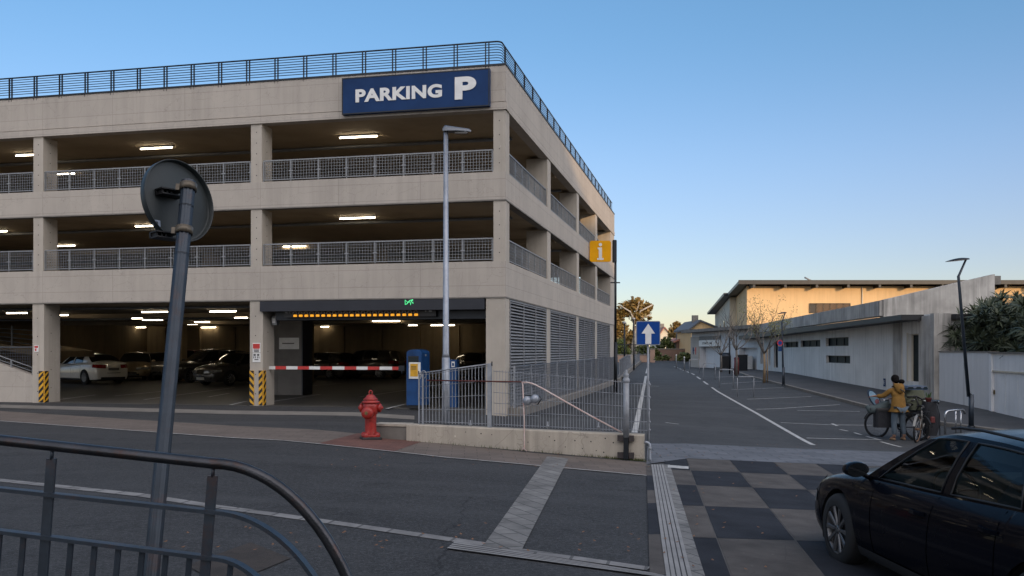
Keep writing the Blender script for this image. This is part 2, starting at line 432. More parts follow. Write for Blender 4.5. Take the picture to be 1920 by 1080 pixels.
def thing(name, label, cat, loc=(0, 0, 0), rz=0.0, group=None):
    o = bpy.data.objects.new(name, None); COL.objects.link(o)
    o.location = loc; o.rotation_euler = (0, 0, rz); o.empty_display_size = 0.2
    return tag(o, label, cat, group)

def kids(o): return [c for c in bpy.data.objects if c.parent == o]
def dup(o, parent=None, loc=None, rz=None, label=None, _map=None):
    if _map is None:
        _map = {}
        for c in bpy.data.objects:
            if c.parent: _map.setdefault(c.parent, []).append(c)
    c = o.copy(); COL.objects.link(c); c.parent = parent
    for ch in _map.get(o, []): dup(ch, c, _map=_map)
    if loc is not None: c.location = loc
    if rz is not None: c.rotation_euler = (0, 0, rz)
    if label: c['label'] = label
    return c

def text_mesh(txt, size, depth=0.0, bold=0.0, align='CENTER', spacing=1.0):
    cu = bpy.data.curves.new('txt', 'FONT'); cu.body = txt; cu.size = size; cu.extrude = depth
    cu.offset = bold; cu.align_x = align; cu.align_y = 'CENTER'; cu.space_character = spacing
    o = bpy.data.objects.new('txt', cu); COL.objects.link(o)
    dg = bpy.context.evaluated_depsgraph_get()
    me = bpy.data.meshes.new_from_object(o.evaluated_get(dg))
    bpy.data.objects.remove(o)
    return me
def text_obj(name, txt, size, mat, xf, parent=None, depth=0.004, bold=0.0, spacing=1.0, fit=None):
    me = text_mesh(txt, size, depth, bold, spacing=spacing)
    if fit:   # fit to width, height and centre it
        co = np.array([v.co[:] for v in me.vertices]); lo, hi = co.min(0), co.max(0)
        me.transform(Matrix.Diagonal((fit[0] / (hi[0] - lo[0]), fit[1] / (hi[1] - lo[1]), 1, 1)) @ Matrix.Translation((-(lo[0] + hi[0]) / 2, -(lo[1] + hi[1]) / 2, 0)))
    me.transform(xf)
    me.materials.clear(); me.materials.append(M[mat] if isinstance(mat, str) else mat)
    me.name = name
    o = bpy.data.objects.new(name, me); COL.objects.link(o)
    if parent: o.parent = parent
    return o

# ------------------------------------------------------------------ ground shape
def smooth01(t):
    t = max(0.0, min(1.0, t)); return t * t * (3 - 2 * t)
def gz(x, y):
    lat = max(0.0, min(1.0, (x + 4.0) / 13.5)); lat = 0.65 * lat + 0.35 * smooth01(lat)
    far = 1 - max(0.0, min(1.0, (y - 22) / 38.0))
    return -0.75 * lat * far
def ray(px, py, Y):
    return Vector(((px - 960) / FPX * Y, Y, EYE - (py - HY) / FPX * Y))
def G(px, py, dz=0.0):
    """the point of the ground seen at a pixel of the photo"""
    Y = 5.0; d = (py - HY) / FPX; k = (px - 960) / FPX
    lo, hi = 1.0, 900.0
    for _ in range(50):
        Y = (lo + hi) / 2
        if EYE - d * Y > gz(k * Y, Y) + dz: lo = Y
        else: hi = Y
    return Vector((k * Y, Y, gz(k * Y, Y) + dz))

def sheet(mb, c, nu, nv, lift):
    """quad over the ground; c: four pixel corners or world points, in order"""
    w = [G(*p) if len(p) == 2 else Vector(p) for p in c]
    P = []
    for i in range(nu + 1):
        u = i / nu; row = []
        for j in range(nv + 1):
            v = j / nv
            a = w[0].lerp(w[1], u); b = w[3].lerp(w[2], u); q = a.lerp(b, v)
            row.append((q.x, q.y, gz(q.x, q.y) + lift))
        P.append(row)
    nrm = (w[1] - w[0]).cross(w[3] - w[0])
    if nrm.z < 0: P = P[::-1]
    mb.grid(P, smooth=False)
    return mb
def ribbon(mb, pts, widths_px=None, lift=0.01, half=None, n=12):
    """painted line through pixel points with a given world half width"""
    w = [G(*p) if len(p) == 2 else Vector(p) for p in pts]
    q = []
    for a, b in zip(w, w[1:]):
        for i in range(n): q.append(a.lerp(b, i / n))
    q.append(w[-1]); P = []
    for i, p in enumerate(q):
        t = q[min(i + 1, len(q) - 1)] - q[max(i - 1, 0)]; t.z = 0; t.normalize()
        s_ = Vector((t.y, -t.x, 0)) * half
        P.append([(p.x - s_.x, p.y - s_.y, gz(p.x - s_.x, p.y - s_.y) + lift), (p.x + s_.x, p.y + s_.y, gz(p.x + s_.x, p.y + s_.y) + lift)])
    mb.grid(P[::-1] if True else P, smooth=False)
    return mb

# ================================================================== THE GROUND
def build_ground():
    xs = sorted(set([-900, -500, -300, -180, -120, -80, -60, -45, -35] + [round(-30 + i * 1.0, 2) for i in range(26)] + [round(-4 + i * 0.5, 2) for i in range(41)] + [17, 18, 20, 22, 25, 30, 40, 60, 90, 140, 220, 350, 600, 900]))
    ys = sorted(set([-300, -150, -80, -50, -30, -15, -5] + [0.5 * i for i in range(0, 52)] + [26 + i for i in range(0, 36)] + [65, 70, 80, 100, 130, 170, 230, 320, 500, 900, 1800]))
    P = [[(x, y, gz(x, y)) for y in ys] for x in xs]
    mb = MB(); mb.grid(P, smooth=True)
    # (dx x dy -> +z)
    g = mb.build('ground', 'asphalt'); tag(g, kind='structure')
    # side street surface, a slightly paler, smoother asphalt
    mb = MB(); sheet(mb, [(968, 795), (1216, 838), (1700, 842), (1300, 668)], 1, 1, .004)
    mb = MB()
    P = []
    for y in [18.6 + .7 * i for i in range(60)] + [60, 62, 66, 72, 80, 90, 105, 125, 150, 185]:
        xl = -0.1 + (y - 18.6) * 0.222 if y < 51 else 6.3 + (y - 51) * .16
        if y < 24: xl = 2.0 - (y - 18.6) / 5.4 * 1.8
        xr = 15.0 + (y - 18.6) * .05
        P.append([(xl + (xr - xl) * j / 36, y, 0) for j in range(37)])
    P = [[(x, y, gz(x, y) + .005) for x, y, z in r] for r in P]
    mb.grid(P[::-1], smooth=True)
    tag(mb.build('road', 'asphalt_side'), kind='structure')

    # brick pavement strip in front of the garage
    mb = MB()
    A = [(-700, 758), (0, 771), (440, 799), (680, 814), (790, 828), (1000, 850), (1212, 868)]
    B = [(-700, 733), (0, 789), (440, 822), (672, 841), (840, 858), (1010, 875), (1216, 893)]
    B[0] = (-700, 765)
    for i in range(len(A) - 1): sheet(mb, [B[i], B[i + 1], A[i + 1], A[i]], 10, 3, .006)
    tag(mb.build('pavement', 'brickstrip'), kind='structure')
    mb = MB(); sheet(mb, [(598, 832), (736, 848), (790, 829), (672, 813)], 8, 6, .010)
    tag(mb.build('pavement_patch', 'redpatch'), kind='structure')
    # pale concrete strip at the garage threshold
    mb = MB(); sheet(mb, [(-300, 760), (0, 765), (0, 759), (-300, 755)], 6, 1, .006); sheet(mb, [(0, 765), (440, 777), (440, 770), (0, 759)], 12, 1, .006); sheet(mb, [(440, 777), (777, 787), (777, 780), (440, 770)], 12, 1, .006)
    tag(mb.build('drainage_kerb', 'kerb'), kind='structure')
    # thin white edge line
    mb = MB(); ribbon(mb, [(-300, 768), (0, 790), (440, 822), (840, 859), (1216, 893)], half=.022, lift=.012, n=16)
    tag(mb.build('road_edge_line', 'line'), kind='structure')
    # line of pale stones along the near lane
    mb = MB(); pts = [(-200, 876), (0, 901), (400, 950), (850, 1013), (905, 1021)]
    ribbon(mb, pts, half=.08, lift=.006, n=20)
    tag(mb.build('stone_line', M['cobble_s']), kind='structure')
    mb = MB(); ribbon(mb, [(880, 1021), (1000, 1037), (1216, 1068)], half=.07, lift=.010, n=12)
    tag(mb.build('cobble_line', M['cobble_s']), kind='structure')
    mb = MB(); sheet(mb, [(350, 1062), (420, 1100), (545, 1048), (470, 1018)], 6, 6, .007)
    tag(mb.build('road_patch', 'patch'), kind='structure')
    # cobbled diagonal band
    mb = MB(); sheet(mb, [(905, 1027), (978, 1034), (1066, 861), (1026, 857)], 6, 24, .013)
    tag(mb.build('cobble_band', 'cobble'), kind='structure')
    # grooved guide strip along the lane
    mb = MB(); mb.mi = 0; sheet(mb, [(838, 1031), (1290, 1092), (1222, 1077), (852, 1019)], 12, 1, .011)
    tag(mb.build('guide_strip', 'groove_d'), kind='structure')
    w = [G(838, 1031), G(1290, 1092), G(1222, 1077), G(852, 1019)]
    mb = MB()
    for a, b in ((0.02, .20), (.27, .45), (.54, .72), (.80, .97)):
        c = [w[0].lerp(w[3], a), w[1].lerp(w[2], a), w[1].lerp(w[2], b), w[0].lerp(w[3], b)]
        sheet(mb, [tuple(x) for x in c], 14, 1, .016)
    tag(mb.build('guide_ribs', 'groove'), kind='structure')

    # checkered crossing, laid out on its own grid
    mb = MB(); sheet(mb, [(1212, 872), (1222, 1200), (2300, 1200), (1900, 868)], 20, 20, .008)
    tag(mb.build('paving_bed', 'tile_j'), kind='structure')
    p0 = G(1286, 860); cdir = Vector((.150, 1, 0)); cdir.normalize()
    a = G(1298, 884); b = G(1521, 893.5); rdir = (b - a); rdir.z = 0; rdir.normalize()
    ml, md = MB(), MB()
    sx = .845
    ry = [0.0]
    _b = [(1286, 860), (1297.5, 883.6), (1312, 912), (1329, 951.5), (1358, 1012.5)]
    for u_, v_ in zip(_b, _b[1:]): ry.append(ry[-1] + (G(*u_) - G(*v_)).length)
    for _ in range(5): ry.append(ry[-1] + 1.75)
    for i in range(-1, 9):
        for j in range(0, 9):
            x0, x1, y0, y1 = i * sx + .006, (i + 1) * sx - .006, -ry[j + 1] + .007, -ry[j] - .007
            if i == -1: x0 = -.42
            q = [p0 + rdir * x + cdir * y for x, y in ((x0, y0), (x1, y0), (x1, y1), (x0, y1))]
            sheet(ml if (i + j) % 2 == 0 else md, [tuple(c) for c in q], 3, 4, .013)
    tag(ml.build('light_paving', 'tile_l'), kind='structure')
    tag(md.build('dark_paving', 'tile_d'), kind='structure')
    # small tiles left of the vertical groove strip
    ml, md = MB(), MB()
    ys = [874, 893, 921, 945, 1004, 1080, 1200]
    for k, (ya, yb) in enumerate(zip(ys, ys[1:])):
        f = lambda y: 1212 + (y - 874) * .03
        g2 = lambda y: 1221 + (y - 874) * .135
        sheet(ml if k % 2 == 0 else md, [(f(yb), yb), (g2(yb), yb), (g2(ya), ya), (f(ya), ya)], 1, 3, .013)
    tag(ml.build('light_edge_tiles', 'tile_l'), kind='structure'); tag(md.build('dark_edge_tiles', 'tile_d'), kind='structure')
    mb = MB(); sheet(mb, [(1250, 1090), (1299, 1090), (1244, 873), (1221, 873)], 1, 24, .017)
    tag(mb.build('guide_strip_bed', 'groove_d'), kind='structure')
    w = [G(1250, 1090), G(1299, 1090), G(1244, 873), G(1221, 873)]
    mb = MB()
    for a_, b_ in ((.0, .16), (.2, .36), (.41, .58), (.63, .79), (.84, 1.0)):
        c = [w[0].lerp(w[1], a_), w[0].lerp(w[1], b_), w[3].lerp(w[2], b_), w[3].lerp(w[2], a_)]
        sheet(mb, [tuple(x) for x in c], 1, 24, .021)
    tag(mb.build('crossing_guide_ribs', 'groove'), kind='structure')
    mb = MB(); sheet(mb, [(1299, 1090), (1324, 1090), (1256, 873), (1244.5, 873)], 2, 24, .018)
    tag(mb.build('crossing_cobbles', 'cobble'), kind='structure')
    mb = MB(); sheet(mb, [(1252, 879), (1291, 882), (1291, 877), (1252, 874)], 2, 1, .022)
    tag(mb.build('crossing_edge_line', 'line'), kind='structure')
    # sett strip across the mouth of the side street
    mb = MB(); sheet(mb, [(1212, 872), (1290, 861), (1286, 833), (1214, 833)], 4, 4, .017)
    sheet(mb, [(1289, 861), (2100, 876), (2100, 842), (1286, 833)], 30, 6, .017)
    tag(mb.build('sett_strip', 'setts'), kind='structure')

    # side street markings
    mb = MB()
    for pts, h in (([(1190, 812), (1201, 756), (1211, 706), (1216.5, 680)], .07), ([(1525, 835), (1418, 775), (1345, 734)], .06)):
        ribbon(mb, pts, half=h, lift=.011, n=10)
    L0, L1 = G(1345, 734), G(1262, 686.5)
    for k in range(9):
        a_, b_ = k / 9, (k + .55) / 9
        ribbon(mb, [tuple(L0.lerp(L1, a_)), tuple(L0.lerp(L1, b_))], half=.055, lift=.011, n=3)
    tag(mb.build('street_lines', 'line'), kind='structure')
    mb = MB()
    for p in ([(1464, 793), (1636, 798)], [(1512, 822), (1649, 825)], [(1418, 768), (1575, 759)], [(1495, 770), (1612, 772)], [(1401, 749), (1521, 744)],
              [(1372, 731), (1470, 727)], [(1352, 720), (1432, 715)], [(1340, 708), (1400, 705)], [(1575, 806), (1590, 809)], [(1602, 812), (1615, 816)], [(1560, 795), (1570, 799)],
              [(1625, 819), (1652, 826)], [(1652, 829), (1690, 839)], [(1248, 793), (1273, 796)], [(1218, 724), (1236, 725)]):
        ribbon(mb, p, half=.042, lift=.012, n=8)
    tag(mb.build('bay_lines', 'line'), kind='structure')

    # raised pavement on the right with its kerb
    kp = [(1240, 664.5), (1263, 671), (1300, 678), (1329, 688), (1400, 707), (1500, 733), (1632, 768), (1700, 785), (1766, 799), (1866, 812), (2000, 822)]
    kw = [G(*p) for p in kp]
    H = .12
    def offs(line, d):
        out = []
        for i, p in enumerate(line):
            t = line[min(i + 1, len(line) - 1)] - line[max(i - 1, 0)]; t.z = 0; t.normalize()
            out.append(p + Vector((-t.y, t.x, 0)) * d)
        return out
    q = []
    for a_, b_ in zip(kw, kw[1:]):
        n = max(2, int((b_ - a_).length / 2))
        q += [a_.lerp(b_, i / n) for i in range(n)]
    q.append(kw[-1])
    inner = offs(q, .16)
    rows = []
    for o_, i_ in zip(q, inner):
        zo, zi = gz(o_.x, o_.y), gz(i_.x, i_.y)
        rows.append([(o_.x, o_.y, zo - .05), (o_.x, o_.y, zo + H - .02), (o_.x + .02 * (i_.x - o_.x), o_.y + .02, zo + H), (i_.x, i_.y, zi + H), (i_.x, i_.y, zi - .05)])
    mb = MB(); mb.grid(rows, smooth=False)
    tag(mb.build('kerb', 'kerb'), kind='structure')
    rows = []
    for i_ in inner:
        row = []
        for j in range(9):
            x = i_.x + (26 - i_.x) * (j / 8) if i_.y > 24 else i_.x + 14 * j / 8
            row.append((x, i_.y + (0 if i_.y > 30 else j * .6), gz(x, i_.y) + H - .004))
        rows.append(row)
    mb = MB(); mb.grid(rows, smooth=False)
    tag(mb.build('sidewalk', 'walk'), kind='structure')
M['cobble_s'] = pbr('pale_stone_line', (0.26, 0.255, 0.25), 0.8, var=0.2, scale=4, bump=0.4, bscale=30,
    joints=dict(w=0.32, h=0.6, ms=0.015, m=0.4, v=0.75, rot=(0, 0, rad(12))))
build_ground()

# ================================================================== THE PARKING GARAGE
TN = .2219
_n = math.hypot(1, TN)
EX = Vector((1 / _n, -TN / _n, 0)); EY = Vector((TN / _n, 1 / _n, 0))
GO = Vector((-0.17, 24.0, 0)); GR = -math.atan(TN)
def gx(px, d=0.0):
    k = (px - 960) / FPX
    return (k * (GO.y + d * EY.y) - GO.x - d * EY.x) / (EX.x - k * EX.y)
def gy(px, x=0.0):
    k = (px - 960) / FPX
    ox, oy = GO.x + x * EX.x, GO.y + x * EX.y
    return (k * oy - ox) / (EY.x - k * EY.y)
def gW(x, y, z=0): return GO + EX * x + EY * y + Vector((0, 0, z))
def gzp(px, py, d=0.0):
    Y = gW(gx(px, d), d).y
    return EYE + (HY - py) * Y / FPX
def g_at(px, py, z):
    """local garage coordinates of the point at height z seen at a pixel"""
    Y = (EYE - z) * FPX / (py - HY); X = (px - 960) / FPX * Y
    v = Vector((X, Y, 0)) - GO
    return v.dot(EX), v.dot(EY)

Z = dict(b1b=2.99, b1t=3.93, b2b=5.57, b2t=6.30, b3b=7.94, b3g=8.16, b3t=9.11)
XL, YB = -29.0, gy(1152)
FC = [gx(-395), gx(62), gx(470)]      # left edges of the front columns
def build_garage():
    g = thing('parking_garage', 'three storey concrete parking garage with open floors and a railed roof', 'building', GO, GR)
    # bands ------------------------------------------------------------
    mb = MB(); T = .28
    for zb, zt in ((Z['b1b'], Z['b1t']), (Z['b2b'], Z['b2t'])):
        m_ = MB(); m_.box(XL, 0, 0, T, zb, zt); m_.box(-T, 0, T, YB, zb, zt)
        m_.mi = 0
        m_.build('parapet_band', 'conc', g)
        d_ = MB(); d_.box(XL, .012, -.012, T - .05, zb - .035, zb - .001); d_.box(-T + .05, .012, T - .05, YB, zb - .035, zb - .001)
        d_.build('drip_edge', M['kerb'], g)
    m_ = MB(); m_.box(XL, 0, 0, T, Z['b3g'], Z['b3t']); m_.box(-T, 0, T, YB, Z['b3g'], Z['b3t'])
    m_.box(XL, .035, -.035, T, Z['b3b'], Z['b3g'] - .03); m_.box(-T, .02, T, YB, Z['b3b'], Z['b3g'] - .03)
    m_.box(XL, -.02, .02, T, Z['b3g'] - .03, Z['b3g']); m_.box(-T, -.02, T, YB, Z['b3g'] - .03, Z['b3g'])
    m_.build('roof_fascia', 'conc', g)
    m_ = MB(); m_.box(XL, .02, -.02, .36, Z['b3t'], Z['b3t'] + .05); m_.box(-.36, .02, .36, YB, Z['b3t'], Z['b3t'] + .05)
    m_.build('coping', 'dark_metal', g)
    # slabs ---------------------------------------------------------------
    for nm, z0, z1, mt in (('ceiling_slab', 3.06, 3.34, 'ceil'), ('ceiling_slab', 5.66, 5.94, 'ceil'), ('roof_slab', 8.05, 8.4, 'ceil')):
        m_ = MB(); m_.box(XL, -T - .002, T + .002, YB - .255, z0, z1); m_.build(nm, mt, g)
    m_ = MB(); m_.box(XL, -.02, .03, YB, -.7, .008); m_.build('ground_slab', 'floor_in', g)
    # downstand beams under each ceiling along the column rows
    for z0 in (3.06, 5.66, 8.05):
        m_ = MB()
        for d in (9.2, 18.0): m_.box(XL, -T, d, d + .35, z0 - .16, z0 + .01)
        m_.build('ceiling_beam', 'ceil', g)
    for z0 in (3.0, 5.6, 8.0):
        for d, r_ in ((3.4, .045), (3.55, .03), (12.6, .05)):
            m_ = MB(); m_.tube([(XL, d, z0 - .02), (-.6, d, z0 - .02)], r_, 8); m_.build('pipe', 'grey_metal', g)
    # back and side walls ----------------------------------------------
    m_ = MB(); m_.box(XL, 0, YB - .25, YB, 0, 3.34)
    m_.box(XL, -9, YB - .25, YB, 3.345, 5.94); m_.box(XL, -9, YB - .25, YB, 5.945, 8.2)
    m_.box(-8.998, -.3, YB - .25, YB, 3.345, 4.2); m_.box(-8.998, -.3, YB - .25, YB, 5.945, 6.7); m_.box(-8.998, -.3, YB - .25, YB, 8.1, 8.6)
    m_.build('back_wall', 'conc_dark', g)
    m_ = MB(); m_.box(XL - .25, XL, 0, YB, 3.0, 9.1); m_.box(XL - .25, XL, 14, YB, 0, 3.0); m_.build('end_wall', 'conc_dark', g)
    # columns ------------------------------------------------------------
    cw = .335
    for i, x in enumerate(FC):
        gw, gd = (.36 if i < 2 else .34), (1.0 if i else .8)
        for z0, z1, d in ((0, Z['b1b'] - .035, .70), (Z['b1t'], Z['b2b'] - .035, .62), (Z['b2t'], Z['b3b'], .62)):
            m_ = MB(); x0 = x - (.03 if z0 == 0 else 0); x1 = x + cw + (.03 if z0 == 0 else 0)
            m_.box(x0, x1, .015, d, z0, z1)
            for k in range(5):
                zz = z0 + (z1 - z0) * (k + .6) / 5.4
                m_.mi = 1; m_.box(x0 + .16, x0 + .185, .011, .016, zz, zz + .025); m_.box(x1 - .001, x1 + .003, .3, .325, zz + .1, zz + .125)
            m_.mi = 0
            m_.build('column', ['conc_col', 'dark_metal'], g)
    # corner column: narrow above, wide at street level
    xg = gx(911)
    m_ = MB(); m_.box(xg, -.01, .015, .52, -.7, Z['b1b'] - .035); m_.build('corner_column', 'conc_col', g)
    for z0, z1 in ((Z['b1t'], Z['b2b'] - .035), (Z['b2t'], Z['b3b'])):
        m_ = MB(); m_.box(gx(925), -.01, .015, .5, z0, z1)
        m_.mi = 1
        for k in range(4):
            zz = z0 + (z1 - z0) * (k + .6) / 4.4; m_.box(gx(925) + .15, gx(925) + .175, .011, .016, zz, zz + .025)
        m_.build('corner_column', ['conc_col', 'dark_metal'], g)
    # side columns
    SC = [gy(p) for p in (1027, 1082, 1117, 1145)]
    for k, y in enumerate(SC):
        y1 = y + .62 if k < 3 else YB
        for z0, z1 in ((Z['b1t'], Z['b2b'] - .035), (Z['b2t'], Z['b3b'])):
            m_ = MB(); m_.box(-.72, -.012, y, y1, z0, z1); m_.build('column', 'conc_col', g)
        m_ = MB(); m_.box(-.4, -.012, y - .15, y1 - .1 if k < 3 else YB, -.7, Z['b1b'] - .035); m_.build('column', 'conc_col', g)
    # interior columns
    for y in (9.1, 17.9):
        for x in (-7.1, -14.2, -21.2):
            for z0, z1 in ((0, 3.06), (3.34, 5.66), (5.94, 8.05)):
                if z0 == 0 and (y < 10 or x > -8): continue
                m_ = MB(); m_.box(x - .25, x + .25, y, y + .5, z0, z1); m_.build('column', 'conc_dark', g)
    # pilasters and panels on the back wall
    for x in np.arange(XL + 1.2, -1, 2.35):
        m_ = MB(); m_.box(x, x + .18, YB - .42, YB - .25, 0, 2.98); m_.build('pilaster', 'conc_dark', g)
    # side louvres -----------------------------------------------------
    edges = [(.62, SC[0] - .17)] + [(SC[k] + .54, SC[k + 1] - .17) for k in range(3)]
    for y0, y1 in edges:
        m_ = MB(); m_.mi = 0; zz = .12
        while zz < 2.86:
            m_.prism([(-.02, y0, zz), (-.10, y0, zz + .045), (-.10, y0, zz + .06), (-.02, y0, zz + .022)], (0, y1 - y0, 0)); zz += .088
        nvr = 3
        for k in range(nvr + 1):
            yy = y0 + (y1 - y0 - .04) * k / nvr; m_.box(-.022, -.004, yy, yy + .04, .08, 2.92)
        m_.box(-.12, -.015, y0, y1, 2.9, 2.95); m_.box(-.12, -.015, y0, y1, .05, .1)
        m_.mi = 1; m_.box(-.20, -.14, y0, y1, .05, 2.95)
        m_.build('louvre_panel', ['louver', 'dark_metal'], g)
    m_ = MB(); m_.box(-.45, .0, .52, YB, -.7, .05); m_.build('plinth', 'kerb', g)
    # balustrades ------------------------------------------------------
    def balustrade(p0, p1, z, h, along, off):
        L = p1 - p0; fr = MB(); fr2 = MB()
        n = max(1, round(L / .88)); st = L / n
        def bar(mb_, a0, a1, z0, z1, w=.02, o=0.0):
            if along == 'x': mb_.box(a0, a1, off + o, off + o + w, z0, z1)
            else: mb_.box(-off - o - w, -off - o, a0, a1, z0, z1)
        for k in range(n + 1):
            a = p0 + k * st; bar(fr, a - .016, a + .016, z + .02, z + h, .035)
            if 0 < k < n + 1: bar(fr, a - .06, a + .06, z + h * .48, z + h * .54, .045, -.008)
        bar(fr, p0, p1, z + h, z + h + .035, .045, -.004); bar(fr, p0, p1, z + .05, z + .075, .03)
        fr.build('balustrade', 'grey_metal', g)
        k = 0; a = p0 + .05
        while a < p1 - .02:
            bar(fr2, a - .005, a + .005, z + .07, z + h, .008, .012); a += .083
        zz = z + .13
        while zz < z + h - .02:
            bar(fr2, p0, p1, zz - .005, zz + .005, .008, .021); zz += .083
        fr2.build('balustrade_mesh', 'grey_metal', g)
    for zt, h in ((Z['b1t'], .60), (Z['b2t'], .58)):
        balustrade(FC[0] + .45, FC[1] - .05, zt, h, 'x', .06)
        balustrade(FC[1] + cw + .0 + .02, FC[2] - .04, zt, h, 'x', .06)
        balustrade(FC[2] + cw + .03, gx(925) - .03, zt, h, 'x', .06)
        prev = .52
        for k, y in enumerate(SC):
            balustrade(prev, y - .04, zt, h, 'y', .05); prev = y + .66
    # roof railing -------------------------------------------------------
    zt = Z['b3t'] + .05; H = .60
    fr = MB(); R = .18
    def path(o, z):
        pts = [(XL, -.0 + o, z), (-R - .1, 0 + o, z)]
        for k in range(1, 6):
            a = PI / 2 * k / 6; r = R - o
            pts.append((-R - .1 + r * math.sin(a) + o * 0, R - r * math.cos(a), z))
        return [(x, max(y, o) if False else y, zz) for x, y, zz in pts] + [(-.1 - o, R, z), (-.1 - o, YB, z)]
    for k in range(8):
        z = zt + .1 + (H - .1) * k / 7
        fr.tube(path(.03, z), .022 if k == 7 else .011, 6)
    fr.build('roof_rail', 'dark_metal', g)
    x = XL + .2
    nn = int(-XL / .87)
    for k in range(nn):
        x = -.55 - k * .87
        m_ = MB()
        for dx in (0, .09): m_.box(x + dx - .012, x + dx + .012, .0, .045, zt - .12, zt + H)
        m_.build('roof_rail_post', 'dark_metal', g)
    y = .5
    while y < YB:
        m_ = MB(); m_.box(-.15, -.105, y - .02, y + .02, zt, zt + H); m_.build('roof_rail_post', 'dark_metal', g); y += 1.28
    # hazard stripes -----------------------------------------------------
    def hazard(x0, x1, y, z0, z1, face='f', slant=1):
        m_ = MB(); m_.mi = 0
        if face == 'f': m_.box(x0, x1, y - .012, y + .01, z0, z1)
        else: m_.box(y - .01, y + .012, x0, x1, z0, z1)
        m_.mi = 1; w = x1 - x0; step = .2; z = z0 - w
        while z < z1:
            zs = [z, z + step * .5, z + step * .5 + slant * w, z + slant * w] if slant > 0 else [z + w, z + w + step * .5, z + step * .5, z]
            zs = [min(max(q, z0), z1) for q in zs]
            if abs(zs[0] - zs[1]) + abs(zs[2] - zs[3]) > .02:
                if face == 'f': m_.add([(x0, y - .0145, zs[0]), (x1, y - .0145, zs[3]), (x1, y - .0145, zs[2]), (x0, y - .0145, zs[1])], [(0, 1, 2, 3)], False)
                else: m_.add([(y + .0145, x0, zs[0]), (y + .0145, x1, zs[3]), (y + .0145, x1, zs[2]), (y + .0145, x0, zs[1])], [(0, 1, 2, 3)], False)
            z += step
        m_.build('hazard_stripe', ['yellow', 'black'], g)
    x = FC[1]; hazard(x + .2, x + .363, .003, .02, .95); hazard(.015, .18, x + .377, .02, .95, 's')
    x = FC[2]; hazard(x - .03, x + .10, .003, .02, 1.0, 'f', -1); hazard(x + .25, x + .363, .003, .02, 1.0); hazard(.015, .16, x + .377, .02, 1.0, 's')
    # entrance header ------------------------------------------------
    xa, xb = gx(489), gx(909)
    m_ = MB(); m_.box(xa, xb, -.06, .25, gzp(900, 580), 2.94); m_.build('entrance_header', 'header', g)
    m_ = MB(); m_.box(xa + .3, xb - .02, .3, .9, 2.42, 2.95); m_.build('shutter_box', 'dark_metal', g)
    return g
GAR = build_garage()

def glocal(x, y, z, rz=0): return Matrix.Translation(gW(x, y, z)) @ Matrix.Rotation(GR + rz, 4, 'Z')
FRONT = Matrix.Rotation(rad(90), 4, 'X')     # text lies in xz, facing -y

